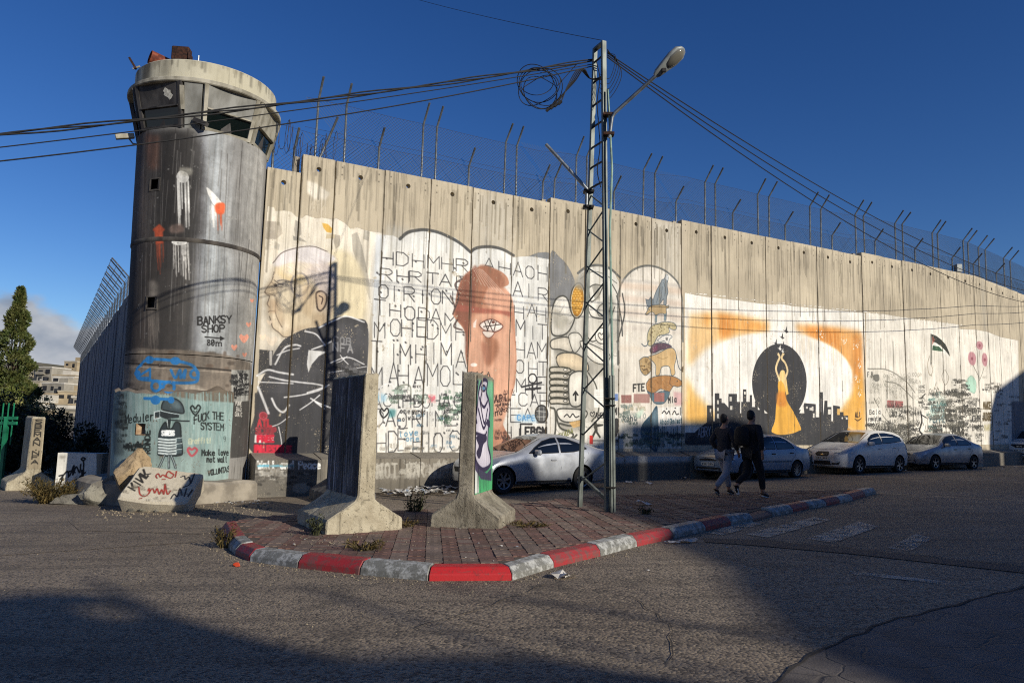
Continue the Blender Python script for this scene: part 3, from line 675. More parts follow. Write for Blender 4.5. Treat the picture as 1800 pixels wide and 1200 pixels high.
    P(ellp(940 + 624 / 3.243, 430 + 692 / 3.243, 1.4, 1.2, n=8), '3a3026'); Ln(curve(Z("612,705 622,715 636,708")), .02, '3a3026')
    beast("635,790 660,760 720,745 790,750 835,775 838,800 815,810 790,806 765,840 720,820 680,845 640,830", 'ab7a48'); 
    for k in range(40): x, y = rnd.uniform(645, 770), rnd.uniform(762, 825); Ln(Z("%f,%f %f,%f" % (x, y, x + 8, y + 6)), .018, rnd.choice(['7d5630', 'c79a66']), .6)
    Ln(curve(Z("775,755 770,790 785,806")), .02, '5a4030'); P(ellp(940 + 812 / 3.243, 430 + 778 / 3.243, 1.2, 1.2, n=8), '2c2018')
    beast("640,835 680,850 720,835 770,840 745,895 718,908 680,900", '55707c'); S("1146,790 1128,770 1128,748 1144,728 1156,716 1156,790", '2d4a5c', None); P(closed("1150,720 1146,735 1150,750 1158,744 1157,724", 4), '8fa4ac', .5, .03)
    P("1092,694 1110,694 1110,708 1092,708", '8a5a54', .9); P("1114,692 1142,692 1142,708 1114,708", '9a7068', .85); P("1150,690 1168,690 1168,706 1150,706", 'a9685e', .85); P("1184,688 1200,690 1199,712 1186,712", 'c8989a', .7, .03)
    T("FTE", 1112, 688, 1134, 686, 12, .05, '3a3a38'); T("Mia", 1174, 708, 1190, 706, 10, .035, '38383a')
    P("1156,716 1200,714 1200,756 1158,756", 'e8e6de', .97)
    Ln(curve("1164,726 1168,722 1172,727 1176,722 1178,728"), .035, '2a2a2c'); Ln(curve("1182,728 1186,722 1189,728 1193,727"), .035, '2a2a2c'); Ln("1196,716 1196,729", .03, '2a2a2c'); P(ellp(1172, 718, 1.2, 1.2), '2a2a2c'); P(ellp(1187, 717, 1.2, 1.2), '2a2a2c')
    T("Ahad", 1160, 746, 1176, 745, 9, .025, '3f5f6a'); T("Ghnimat", 1177, 745, 1199, 743, 9, .025, '3f5f6a')
    P("1090,745 1200,748 1200,790 1090,790", '6f7f84', .35, .1); T("Raha", 1094, 742, 1120, 738, 10, .035, '4a5458'); c.scrawl(1092, 710, 1128, 750, 18, .03, ['b0a890', '7e8a84', '5a6a64'], 41, (10, 18)); P("1118,726 1132,716 1130,728 1120,736", 'bcd4c0', .7, .03)
    for k in range(14): Ln([(1148 + k * 3.3, 752 + rnd.uniform(-4, 4)), (1147 + k * 3.3, 786)], .05, rnd.choice(['2c4450', '3a4a50', '8f989a']), .7)
    c.scrawl(1090, 762, 1200, 788, 60, .03, ['38483e', '4f5f52', '2c3a3c', '6f7d72'], 42, (6, 16)); T("Roberto", 1172, 768, 1196, 770, 9, .035, '223038')
    # ---- woman and birds before the black sun
    P("1204,515 1222,518 1240,521 1262,524 1290,527 1320,531 1352,535 1372,534 1394,538 1430,541 1470,545 1520,550 1522,780 1204,782", 'e9e6dc', .98)
    for k in range(40):
        x = 1204 + k * 8; y = 515 + k * .87 * 1.0; P([(x, y), (x + 8, y), (x + 7, y + rnd.uniform(-3, 2)), (x + 2, y - rnd.uniform(0, 3))], 'e4e0d4', .9)
    for pth, col, a in (("1212,552 1260,548 1352,564 1352,582 1300,590 1262,600 1236,616 1216,640 1208,640", 'e4b978', .85), ("1236,552 1250,552 1248,572 1236,574", 'd58f3e', .7), ("1262,552 1300,556 1348,570 1348,582 1300,584 1266,592", 'd8913f', .75), ("1262,553 1284,556 1284,590 1266,596", 'cf7c2c', .6),
                        ("1398,570 1420,572 1478,576 1514,582 1518,690 1516,750 1500,700 1498,650 1478,632 1450,610 1420,590 1400,580", 'd99545', .85), ("1418,572 1450,576 1478,582 1478,615 1446,602 1420,590", 'c9772a', .6), ("1500,590 1516,590 1516,690 1502,660", 'c9772a', .5), ("1206,660 1222,690 1250,720 1262,730 1244,746 1206,742", 'e0b05e', .9), ("1476,724 1500,690 1514,650 1522,700 1522,770 1490,752 1470,736", 'dda548', .92), ("1206,700 1240,720 1240,742 1206,742", 'dca54a', .5)):
        P(pth, col, a, .12)
    P(ellp(1360, 660, 138, 76, n=60), 'ece9e0', .98, .04)
    for x, y, w in ((1443, 590, 4), (1505, 605, 4), (1484, 600, 2.5), (1512, 640, 3), (1506, 665, 3), (1512, 690, 3)): c.spray(x, y, w, w * 1.6, 16, 'ece6d8', .9, .05, x)
    c.drips(1212, 1350, 560, 60, 10, 40, .02, 'e9d2a4', 50, .5); c.drips(1400, 1516, 585, 50, 10, 60, .02, 'e6c58c', 51, .5)
    BK = '333437'
    P(ellp(1370, 672, 48, 68, n=60), BK, .99)
    sky = "1204,775 1215,766 1232,750 1243,742 1243,712 1253,712 1253,740 1256,740 1256,691 1264,691 1264,700 1268,700 1268,708 1273,708 1280,716 1280,692 1295,692 1295,706 1300,706 1300,726 1303,726 1303,706 1306,706 1306,684 1312,684 1312,706 1318,706 1318,694 1322,694 1322,715 1327,715 1327,705 1332,705 1332,720 1410,720 1414,708 1434,710 1434,733 1440,733 1440,689 1446,689 1447,730 1449,704 1454,704 1454,715 1461,715 1461,740 1464,740 1464,712 1476,714 1476,724 1483,724 1483,730 1491,730 1491,752 1505,760 1505,782 1204,782"
    P(pts(sky), BK, .99); P("1205,760 1520,762 1520,782 1204,782", BK, .9); P("1490,752 1522,764 1522,782 1490,782", 'd99f45', .9)
    for (x, y, w, h, cc) in ((1248, 718, 2.5, 6, 'e0d8c8'), (1260, 703, 3, 7, 'e0dccf'), (1260, 716, 3, 6, 'e0dccf'), (1260, 727, 3, 8, 'e0dccf'), (1282, 697, 4, 8, 'e0dccf'), (1283, 713, 4, 7, 'e0dccf'), (1308, 688, 3, 5, 'e0dccf'), (1417, 714, 3, 4, 'c8c4ba'), (1423, 716, 4, 5, 'c8c4ba'), (1427, 714, 3, 8, 'c8c4ba'), (1429, 726, 3, 8, 'e0dccf'), (1455, 719, 5, 9, 'e0dccf'), (1471, 718, 5, 11, 'd9b066'), (1487, 733, 3, 4, 'e0dccf'), (1479, 733, 2.5, 3, 'e0dccf'), (1442, 700, 1.5, 24, '75757a'), (1409, 718, 3, 7, 'e0dccf')):
        P([(x, y), (x + w, y), (x + w, y + h), (x, y + h)], cc, .95)
    P("1343,720 1351,727 1344,726", 'e6e2d8'); P("1405,726 1412,710 1414,726", 'e6e2d8')
    OR = 'dfa743'
    S("1368,694 1367,676 1371,662 1378,664 1383,676 1380,692 1384,706 1396,726 1408,752 1404,757 1390,762 1372,764 1360,761 1356,756 1362,738 1364,712", OR, None, 0, 1, True)
    P(closed("1366,690 1380,690 1382,706 1380,714 1366,712", 4), 'd08334', .8, .04); P(closed("1370,664 1372,652 1378,651 1381,660 1384,682 1382,694 1378,676", 4), 'e7c684')
    P("1383,676 1386,692 1382,694 1380,684", 'e0b862')
    Ln(curve("1370,668 1364,650 1366,638 1370,628 1368,622"), .09, 'e8cf9c'); Ln(curve("1379,666 1384,652 1380,638 1374,630 1376,622"), .09, 'e8cf9c'); Ln("1367,623 1371,628", .05, 'e8cf9c'); Ln("1378,622 1373,628", .05, 'e8cf9c')
    for (x, y, r, cc) in ((1381, 581, 5, '3a3a3c'), (1374, 592, 4.5, '3a3a3c'), (1363, 603, 4.5, '3a3a3c'), (1376, 605, 3.5, '3a3a3c'), (1370, 612, 4, 'e8e4da'), (1375, 617, 3.5, 'e8e4da')):
        P(closed([(x, y + r * .6), (x - r, y - r * .4), (x - r * .2, y - r * .1), (x + r * .4, y - r * 1.6), (x + r * .5, y), (x + r, y + r * .4), (x + r * .1, y + r * .9)], 4), cc)
    T("ALI", 1503, 733, 1513, 732, 8, .045, '4a3418'); Ln(curve("1503,736 1508,739 1514,735"), .04, '4a3418')
    for k in range(4): T("ABRY"[k], 1226 + k * 6, 768 - k, 1233 + k * 6, 768 - k, 16, .03, 'b9bcc4', .8)
    # ---- white ground to the right, crowded with writing
    P("1522,550 1555,552 1590,558 1620,563 1650,566 1686,570 1687,578 1712,579 1735,583 1758,592 1778,596 1790,598 1792,780 1522,782", 'e2ddd0', .97)
    for k in range(34): x = 1522 + k * 5; y = 550 + k * .66; P([(x, y), (x + 5, y), (x + 4, y - rnd.uniform(0, 3)), (x + 1, y - rnd.uniform(0, 2))], 'dcd6c8', .9)
    Ln("1637,588 1637,640", .08, '4a4a40'); P("1638,587 1646,590 1655,597 1663,606 1669,620 1670,626 1663,617 1654,608 1645,602 1639,600", '2c2f29'); P("1639,600 1645,602 1654,608 1663,617 1668,628 1660,622 1651,613 1640,607", 'e6e4da'); P("1639,615 1640,607 1651,609 1659,617 1652,617 1645,616", '35573f'); P("1639,590 1644,597 1639,606", '9a4a3a', .7)
    Ln(curve("1634,626 1631,640 1633,656 1638,660"), .05, 'a9a08e'); Ln(curve("1637,640 1640,650 1637,660"), .04, 'a9a08e')
    for q in ("1660,650 1656,662 1662,676 1668,664 1662,650", "1648,680 1656,700 1662,720 1670,700 1676,684", "1652,690 1662,698 1672,688", "1650,700 1662,710 1674,700", "1654,712 1662,722 1672,712", "1646,672 1642,690 1650,712"): Ln(curve(q), .03, '7d7464', .8)
    for (x, y, rx, ry) in ((1709, 630, 7, 11), (1722, 607, 6, 7), (1731, 632, 5, 11)): P(closed([(x - rx, y), (x - rx * .6, y - ry), (x + rx * .5, y - ry * .9), (x + rx, y), (x + rx * .6, y + ry), (x - rx * .4, y + ry * .9)], 5), 'b9848a', .95, .02); P(ellp(x, y, 2, 3), '8a4a54', .8)
    for q in ("1711,642 1716,652 1722,664", "1722,616 1721,640 1722,690", "1730,645 1726,658 1722,668"): Ln(curve(q), .035, '77756a')
    S("1700,668 1708,660 1716,672 1714,690 1704,686 1698,676", 'a9cdb8', '8aa898', .02)
    P("1524,650 1556,648 1610,690 1610,782 1524,782", 'cdc8ba', .5, .2)
    for q in ("1525,648 1560,650 1590,668 1608,690", "1548,595 1548,648", "1560,660 1560,700", "1570,600 1572,660", "1556,670 1580,676 1604,700", "1604,690 1606,760", "1594,680 1598,770", "1536,700 1560,740 1600,752"): Ln(curve(q), .05, '6a685f', .7)
    P(closed("1534,660 1544,658 1545,668 1538,670", 4), '4a4a46', .7); T("F.B", 1524, 662, 1534, 662, 8, .035, '44443f')
    P("1525,718 1550,716 1550,744 1525,744", 'e8e4d8', .95); T("Bala", 1527, 728, 1548, 727, 8, .03, '333'*2); T("revolution", 1526, 740, 1549, 739, 8, .03, '333'*2)
    P("1560,703 1588,705 1587,717 1560,716", '9a4a4a', .85); P("1572,704 1574,704 1574,717 1572,717", 'd8c0b8', .8)
    T("MAKE", 1728, 718, 1742, 718, 11, .10, '5f5238'); T("JUDGE", 1727, 738, 1743, 738, 12, .10, '5f5238'); T("MAKE", 1730, 756, 1744, 755, 9, .09, 'bdb488', .7)
    T("I", 1714, 714, 1718, 714, 8, .07, '3a3a38'); T("WANT", 1708, 726, 1722, 726, 9, .06, '3a3a38'); T("ATATH", 1708, 740, 1723, 740, 9, .06, '3a3a38'); T("I", 1709, 756, 1712, 756, 10, .07, '3a3a38')
    for (x, y, r) in ((1717, 750, 5), (1698, 714, 5), (1672, 750, 5), (1665, 730, 8)): P(closed([(x, y + r), (x - r, y - r * .1), (x - r * .6, y - r * .8), (x, y - r * .3), (x + r * .6, y - r * .8), (x + r, y - r * .1)], 4), '33332f', .9)
    T("PEACE", 1674, 762, 1695, 760, 11, .07, '2f2f2c'); T("ARMATE", 1636, 722, 1662, 722, 10, .06, '3f5a5e'); T("PEPPE", 1634, 742, 1662, 742, 11, .06, '3f5a66'); P("1632,700 1662,696 1662,740 1634,740", 'b4d4c8', .4, .1)
    T("NONE", 1614, 682, 1626, 682, 5, .02, '44443f'); T("DOCK", 1614, 690, 1626, 690, 5, .02, '44443f'); Ln("1620,698 1626,692", .05, '33332f')
    P("1614,712 1632,710 1634,780 1612,780", 'e6e2d6', .8); Ln(curve("1618,724 1620,740 1616,756 1622,764"), .09, '2c2c2a'); Ln("1618,728 1628,734", .05, '2c2c2a')
    D = ['2c2c2a', '3a3a36', '55534a', '66645a']
    c.scrawl(1524, 748, 1612, 782, 110, .03, D, 61, (8, 22)); c.scrawl(1560, 715, 1612, 750, 45, .025, D, 62, (8, 18)); c.scrawl(1526, 655, 1612, 715, 40, .018, ['8d8a7e', '77756a'], 162, (8, 24)); c.scrawl(1632, 690, 1664, 782, 70, .03, D + ['4f7a74'], 63, (8, 18)); c.scrawl(1664, 690, 1698, 782, 120, .035, D, 64, (7, 18)); c.scrawl(1698, 700, 1724, 782, 45, .028, D, 65, (6, 14))
    c.scrawl(1616, 700, 1634, 720, 20, .02, D, 66, (5, 9)); c.scrawl(1676, 668, 1700, 700, 40, .025, D, 67, (4, 10)); c.scrawl(1728, 664, 1760, 690, 18, .03, D, 68, (5, 10)); c.scrawl(1745, 690, 1790, 775, 30, .03, D, 69, (5, 10))
    c.scrawl(1614, 755, 1660, 780, 40, .03, D, 70, (5, 10)); P("1778,705 1800,705 1800,780 1778,780", '6a6c72', .9, .03); T("A.A", 1745, 685, 1756, 685, 7, .05, '55534a')
    # runs of old paint and dirt low down
    c.scrawl(650, 786, 965, 797, 40, .03, ['8a8578', 'b0aa9c', '5c584e'], 80, (6, 14), (.3, .7))
    # pairs of lifting dowels near the top of each panel
    for i in range(len(SEAMS) - 1):
        s0, s1 = SEAMS[i], SEAMS[i + 1]; zt = TOPS[i]
        for k, s in enumerate((s0 + .17, s1 - .17)):
            for dz in (.16, .36):
                if i < 2: continue
                q = np.array([((s - c.u0) * c.ppm, (zt - dz - c.v0) * c.ppm)]); c.line([q[0], q[0] + .01], .045, '3d3830', .75, .5, raw=True)

# seams and tops of the panels, measured
_top = [(471, 291), (531, 300), (591.4, 282), (677.5, 299.4), (758.5, 316.5), (832, 332), (902.5, 346.5), (967.7, 357), (1030, 358.5), (1090, 371), (1145.5, 382), (1198.3, 391), (1250, 396), (1297, 404), (1345, 414), (1390, 423), (1434.7, 429.5), (1474, 438), (1514, 446.7), (1550, 448), (1585, 455), (1619, 461), (1651, 469), (1681, 474), (1711, 479)]
SEAMS = [wsz(*p)[0] for p in _top]
while SEAMS[-1] < 46: SEAMS.append(SEAMS[-1] + 1.31)
ZT = {0: wsz(500, 299)[1], 1: wsz(560, 276)[1]}
TOPS = []
for i in range(len(SEAMS) - 1):
    if i == 0: z = ZT[0]
    elif i <= 6: z = ZT[1]
    elif i <= 10: z = ZT[1] + .16
    elif i <= 17: z = ZT[1] + .30
    elif i <= 23: z = ZT[1] + .45
    else: z = ZT[1] + .45 - .02 * (i - 24)
    TOPS.append(z)
paint_wall(WC)
WC.weather(.15, .055)
for i in range(len(SEAMS) - 1):
    g = random.Random(i); zt = TOPS[i]; s0, s1 = SEAMS[i], SEAMS[i + 1]; px = lambda s, z: ((s - WC.u0) * WC.ppm, (z - WC.v0) * WC.ppm)
    z = .8
    while z < zt:                            # grime along the joints
        l = g.uniform(.2, .7); WC.line([px(s1 + g.uniform(-.012, .012), z), px(s1 + g.uniform(-.012, .012), min(zt, z + l))], g.uniform(.02, .055), g.choice(['2f2a23', '3d372d', '5a5244']), g.uniform(.3, .85), .8, raw=True); z += l * .9
    for _ in range(g.randint(16, 34)):       # rain streaks running down from the coping
        s = g.uniform(s0, s1); L_ = g.choice((.4, .8, 1.3, 2.4)) * g.uniform(.6, 1.2); a0 = zt - g.uniform(0, .5); WC.line([px(s, a0), px(s + g.uniform(-.02, .02), a0 - L_)], g.uniform(.012, .06), g.choice(['3a342a', '57503f', '6d6450', '2c2820']), g.uniform(.10, .5), 1.4, raw=True)
    if g.random() < .35: s = g.uniform(s0 + .1, s1 - .4); w = g.uniform(.2, .5); WC.poly([px(s, zt), px(s + w, zt), px(s + w, zt - g.uniform(1.5, 3)), px(s, zt - g.uniform(1.5, 3))], g.choice(['8d8d86', 'c8bfa8', '7a7364']), g.uniform(.15, .35), .12, raw=True)
    for _ in range(6): s = g.uniform(s0, s1); WC.line([px(s, zt - .3), px(s + g.uniform(-.01, .01), .9)], .012, '5d574a', g.uniform(.1, .3), .8, raw=True)
M_WALL = painted('painted_concrete_wall', WC, concrete_streaked('c4b89f', 'aba08a', '3c362c', amt=.9), wear=.20, bump=.35)
M_CONC = simple('bare_concrete', '9a9283', '777064', .9, scale=3, bump=.4, kind='pos')
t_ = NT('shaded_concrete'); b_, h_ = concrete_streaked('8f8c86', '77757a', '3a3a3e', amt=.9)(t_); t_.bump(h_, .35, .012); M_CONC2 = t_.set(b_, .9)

def panel(mb, s0, s1, zb, zt, T=.22, hole=.065, cv=None, fw=wp2, hz=.33, tongue=True):
    """one wall slab standing from zb to zt between s0 and s1, with a lifting hole right through and a tongue into the next slab"""
    zh = zt - hz; sc = (s0 + s1) / 2; zc = zt - 2 * hz; n = 16
    ch = .018
    def P(s, z, d): return fw(s, d, z)
    ring = []
    w2 = (s1 - s0) / 2
    for k in range(n):
        a = 2 * math.pi * k / n; ca, sa = math.cos(a), math.sin(a)
        q = min(w2 / abs(ca) if abs(ca) > 1e-6 else 1e9, hz / abs(sa) if abs(sa) > 1e-6 else 1e9)
        ring.append((sc + ca * q, zh + sa * q, sc + ca * hole, zh + sa * hole))
    # snap the four corners
    for k, (cs, cz) in enumerate(((1, 1), (-1, 1), (-1, -1), (1, -1))):
        tgt = (sc + cs * w2, zh + cz * hz); j = min(range(n), key=lambda i: (ring[i][0] - tgt[0]) ** 2 + (ring[i][1] - tgt[1]) ** 2)
        ring[j] = (tgt[0], tgt[1], ring[j][2], ring[j][3])
    for d, front in ((0., True), (-T, False)):
        vs = []; uv = []
        for o_s, o_z, i_s, i_z in ring: vs += [P(o_s, o_z, d), P(i_s, i_z, d)]; uv += [(o_s, o_z), (i_s, i_z)]
        fs = [(2 * k, 2 * ((k + 1) % n), 2 * ((k + 1) % n) + 1, 2 * k + 1) for k in range(n)]
        b = len(vs); quad = [(s0, zb), (s1, zb), (s1, zc), (s0, zc)]; vs += [P(s, z, d) for s, z in quad]; uv += quad; fs.append((b, b + 1, b + 2, b + 3))
        mb.add(vs, fs, 0, [[cv.uv(*uv[i]) for i in f] for f in fs] if (cv and front) else None)
    vs = []
    for o_s, o_z, i_s, i_z in ring: vs += [P(i_s, i_z, 0), P(i_s, i_z, -T)]
    mb.add(vs, [(2 * k, 2 * ((k + 1) % n), 2 * ((k + 1) % n) + 1, 2 * k + 1) for k in range(n)])
    for (a, b) in (((s0, zb), (s0, zt)), ((s1, zb), (s1, zt)), ((s0, zt), (s1, zt))):
        mb.add([P(a[0], a[1], 0), P(b[0], b[1], 0), P(b[0], b[1], -T), P(a[0], a[1], -T)], [(0, 1, 2, 3)])
    if tongue: mb.hexa([P(s1 - .02, zb, -.13), P(s1 + .05, zb, -.13), P(s1 + .05, zb, -.09), P(s1 - .02, zb, -.09), P(s1 - .02, zt - .03, -.13), P(s1 + .05, zt - .03, -.13), P(s1 + .05, zt - .03, -.09), P(s1 - .02, zt - .03, -.09)])

wall = thing('separation_wall', wp(0, 0, 0), 'tall pale concrete slab wall covered with murals and writing, along the parked cars', 'wall')
for i in range(len(SEAMS) - 1):
    g0 = rnd.uniform(.006, .014); g1 = rnd.uniform(.006, .014)
    if i in (0, 1, 6, 7, 10, 11, 17): g1 = .024
    if i == 0: g0 = .0
    off = rnd.uniform(-.012, .012)
    mb = MB(); fw = lambda s, d, z, o=off: wp2(s, d + o, z)
    panel(mb, SEAMS[i] + g0, SEAMS[i + 1] - g1, -.1 + GS * wp2(SEAMS[i], 0, 0)[0], TOPS[i] + rnd.uniform(-.012, .012), cv=WC, fw=fw)
    mb.build('wall_panel', M_WALL, wall, recalc=False)
# step pieces where a higher run of slabs begins
for i in (1, 7, 11, 18):
    mb = MB(); s = SEAMS[i]; mb.hexa([wp(s - .16, -.25, TOPS[i - 1] - .5), wp(s - .02, -.25, TOPS[i - 1] - .5), wp(s - .02, -.47, TOPS[i - 1] - .5), wp(s - .16, -.47, TOPS[i - 1] - .5), wp(s - .16, -.25, TOPS[i] - .01), wp(s - .02, -.25, TOPS[i] - .01), wp(s - .02, -.47, TOPS[i] - .01), wp(s - .16, -.47, TOPS[i] - .01)])
    mb.build('end_post', M_CONC, wall)

# ledge of foundation blocks at the wall's foot
LC = Canvas('ledge_paint', -9.5, 36, -.4, 1.6, 72, lambda x, y: wsz(x, y, .78))
LC.scrawl(655, 815, 800, 842, 70, .03, ['a5a196', '8c887c', 'bdb9ac'], 90, (8, 18), (.3, .7)); LC.text("NOT WAR", 662, 838, 748, 838, 24, .05, 'bdb9ac', .65, .08); LC.text("MURO", 752, 838, 800, 838, 22, .045, 'b3aea2', .5, .08)
LC.poly("430,800 565,803 565,870 430,870", '57544e', .75, .1, .3); LC.text("Wall and Peace", 452, 823, 563, 823, 13, .045, 'e6e6e0', 1, 0, .18); LC.line("453,818 515,818", .05, '6ab4cc', .85)
LC.scrawl(448, 828, 500, 842, 16, .03, ['b9b6ac', '8f8c84'], 91, (8, 16)); LC.poly("515,852 535,848 545,858 530,866 515,862", 'b9b2a2', .6, .05, .3); LC.scrawl(420, 805, 560, 868, 60, .025, ['2c2a27', '8b877c'], 92, (6, 14), (.3, .6))
LC.poly("655,842 800,842 800,868 655,868", '4f4b43', .6, .12); LC.poly("1085,793 1225,790 1225,812 1085,815", 'b4b6b4', .8, .05); LC.poly("1085,818 1225,812 1225,845 1085,846", '3f4140', .75, .05); LC.scrawl(1050, 800, 1082, 835, 20, .03, ['6a685e', '4a483f'], 93)
LC.poly("1715,804 1742,802 1740,845 1712,845", 'b9b3a2', .5, .1, .3)  # sunlit patch at the far end of the ledge, painted pale into its colour
M_LEDGE = painted('ledge_concrete', LC, concrete_streaked('8f887a', '726c60', '2f2b25', amt=.9), wear=.35, bump=.6)
ledge = thing('foundation_ledge', wp(0, .7, 0), 'low weathered concrete ledge of blocks running along the foot of the mural wall', 'ledge')
_ls = [wsz(447, 830, .78)[0], wsz(563, 830, .78)[0], wsz(655, 830, .78)[0], wsz(738, 830, .78)[0], wsz(830, 830, .78)[0]]
while _ls[-1] < 44: _ls.append(_ls[-1] + 2.62)
for i in range(len(_ls) - 1):
    s0, s1 = _ls[i] + .008, _ls[i + 1] - .008; dd = .84 if i == 0 else (.80 if i < 4 else .50); X0 = wp2(s0, 0, 0)[0]; zf = gz(X0)
    ztf, ztb = (.80 + zf * .55, .93 + zf * .55)
    mb = MB(); fr = [(s0, zf - .3), (s1, zf - .3), (s1, ztf), (s0, ztf)]
    mb.add([wp2(s, dd, z) for s, z in fr], [(0, 1, 2, 3)], 0, [[LC.uv(s, z) for s, z in fr]])
    B = [wp2(s0, .004, zf - .3), wp2(s1, .004, zf - .3), wp2(s1, .004, ztb), wp2(s0, .004, ztb)]; Fv = [wp2(s, dd, z) for s, z in fr]
    mb.add(Fv + B, [(3, 2, 6, 7), (0, 3, 7, 4), (1, 5, 6, 2), (0, 4, 5, 1), (4, 7, 6, 5)])
    mb.build('ledge_block', M_LEDGE, ledge, recalc=True)

# ================================================================== wire fences on top of the wall
M_GALV = simple('galvanised_steel', '8b9093', '6d7276', .45, .75, scale=9)
M_WIRE = simple('fence_wire', '43484f', None, .7, .3)
M_WIRED = simple('rusty_wire', '4a4238', None, .7, .4)
def top_at(s):
    for i in range(len(SEAMS) - 1):
        if SEAMS[i] <= s < SEAMS[i + 1]: return TOPS[i]
    return TOPS[-1]
tall = [553, 605, 742, 766, 886, 908, 1012, 1032, 1130, 1152, 1239, 1258, 1333, 1352, 1424, 1443, 1505, 1520, 1575, 1588, 1640, 1650, 1697, 1708, 1738, 1750, 1782, 1793]
more_posts = [36.4, 36.9, 38.6, 39.1, 40.8, 41.3, 43., 43.5]
short = [480, 515, 552, 664, 823, 953, 973, 1080, 1188, 1288, 1381, 1463, 1539, 1610, 1675, 1726, 1765]
def fence(label, xs, dbase, below, hb, ht, lean, wire_rows, spacing, y_of):
    root = thing('wire_fence', wp(0, dbase, top_at(0) - below), label, 'fence')
    ss = []
    for k, x in enumerate(xs):
        s, _ = wsz(x, y_of(x), dbase) if x < 1711 else wall_sz(x, y_of(x))
        ss.append(s); zt = top_at(s); tilt = rnd.uniform(-.03, .03); h1 = hb * rnd.uniform(.97, 1.03)
        if xs is short and x == 552: tilt = .35
        mb = MB(); mb.tube([wp2(s, dbase, zt - below), wp2(s + tilt, dbase, zt + h1), wp2(s + tilt * 1.3, dbase + lean, zt + ht)], .032, 6); mb.build('fence_post', M_GALV, root, smooth=60)
    for s in (more_posts if xs is tall else more_posts[::2]):
        mb = MB(); zt = top_at(s); mb.tube([wp2(s, dbase, zt - below), wp2(s, dbase, zt + hb), wp2(s, dbase + lean, zt + ht)], .032, 6); mb.build('fence_post', M_GALV, root, smooth=60)
    s0, s1 = min(ss) - .3, 45.; h = hb; mb = MB(); s = s0 - h
    while s < s1:
        for sg in (1, -1):
            a = max(s if sg > 0 else s, s0); q0, q1 = (s, s + h) if sg > 0 else (s + h, s)
            zt = top_at(s + h / 2)
            if s > s0 - .01: mb.tube([wp2(q0, dbase, zt - .02), wp2(q1, dbase, zt + h)], .0038, 3, cap=False)
        s += spacing
    mb.build('chain_link', M_WIRE, root)['kind'] = 'stuff'
    for r in wire_rows:
        mb = MB(); P = []; s = s0
        while s < s1: P.append(wp2(s, dbase + max(0, (r - hb)) / max(.01, ht - hb) * lean, top_at(s) + r + .012 * math.sin(s * 3.1))); s += 1.2
        mb.tube(P, .004, 4); mb.build('strand_wire', M_WIRED, root)
    return root
fence('tall grey chain link fence with paired angled posts rising behind the mural wall', tall, -.40, .6, 1.72, 2.2, .42, (.9, 1.72), .095, lambda x: 280 if x < 620 else 250 + (x - 600) * .2)
fence('low row of short angled posts standing on top of the mural wall', short, -.30, .3, .72, 1.15, .40, (.72,), .11, lambda x: 285 + max(0, x - 500) * .18)
# loose barbed coil beside the tower
mb = MB(); P = []
for k in range(150):
    a = k * .62; s = -7.9 + k * .011; P.append(wp(s + .10 * math.sin(a * .37), -.25 + .26 * math.cos(a), TOPS[0] + .75 + .42 * math.sin(a) + .3 * math.sin(k * .05)))
mb.tube(P, .0065, 4)
props(mb.build('barbed_coil', M_WIRED, None, loc=wp(-7.2, -.25, TOPS[0])), 'tangled coil of barbed wire on the wall top beside the watchtower', 'barbed wire')

# ================================================================== the wall that runs away behind the tower
LA = np.array([-22.793, 43.006, 0]); LD = np.array([-.5311, .8473, 0]); LN = np.array([-.8473, -.5311, 0])
def lp(s, d, z): return LA + LD * s + LN * d + np.array([0, 0, z])
lwall = thing('separation_wall', lp(-24, 0, -.6), 'shaded blue-grey concrete slab wall receding behind the round watchtower', 'wall')
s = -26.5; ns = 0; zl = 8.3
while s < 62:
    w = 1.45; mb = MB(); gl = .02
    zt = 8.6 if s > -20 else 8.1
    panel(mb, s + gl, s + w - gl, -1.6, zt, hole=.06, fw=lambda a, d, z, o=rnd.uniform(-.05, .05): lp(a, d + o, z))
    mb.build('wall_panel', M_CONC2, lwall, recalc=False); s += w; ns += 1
mb = MB(); e0 = wp(SEAMS[0] - .045, -.06, 0); e1 = wp(SEAMS[0] - .30, -.10, 0); v = WN * -.25
mb.hexa([e0 + [0, 0, -.2], e0 + v + [0, 0, -.2], e1 + v + [0, 0, -.2], e1 + [0, 0, -.2], e0 + [0, 0, TOPS[0]], e0 + v + [0, 0, TOPS[0]], e1 + v + [0, 0, TOPS[0]], e1 + [0, 0, TOPS[0]]])
mb.build('corner_slab', M_CONC, wall)
lf = thing('wire_fence', lp(0, 0, 8.6), 'galvanised fence with outward leaning arms topping the shaded receding wall', 'fence')
s = -1.
mw = MB(); nets = MB()
while s < 62:
    mb = MB(); mb.tube([lp(s, .02, 8.1), lp(s, .02, 9.75), lp(s + .1, .95, 10.75)], .05, 5); mb.build('fence_post', M_GALV, lf, smooth=60)
    mb = MB(); mb.beam(lp(s + .3, .15, 9.72), lp(s + .35, 1.0, 10.7), .22, .03, up=LN); mb.build('fence_arm', M_GALV, lf)
    for k in range(6): nets.tube([lp(s + .4 * k, .03, 8.62), lp(s + .4 * k + .9, .03, 9.7)], .006, 3, cap=False); nets.tube([lp(s + .4 * k + .9, .03, 8.62), lp(s + .4 * k, .03, 9.7)], .006, 3, cap=False); nets.tube([lp(s + .4 * k, .05, 9.75), lp(s + .4 * k + .1, .95, 10.7)], .008, 3, cap=False)
    s += 2.4
nets.build('chain_link', M_WIRE, lf)['kind'] = 'stuff'
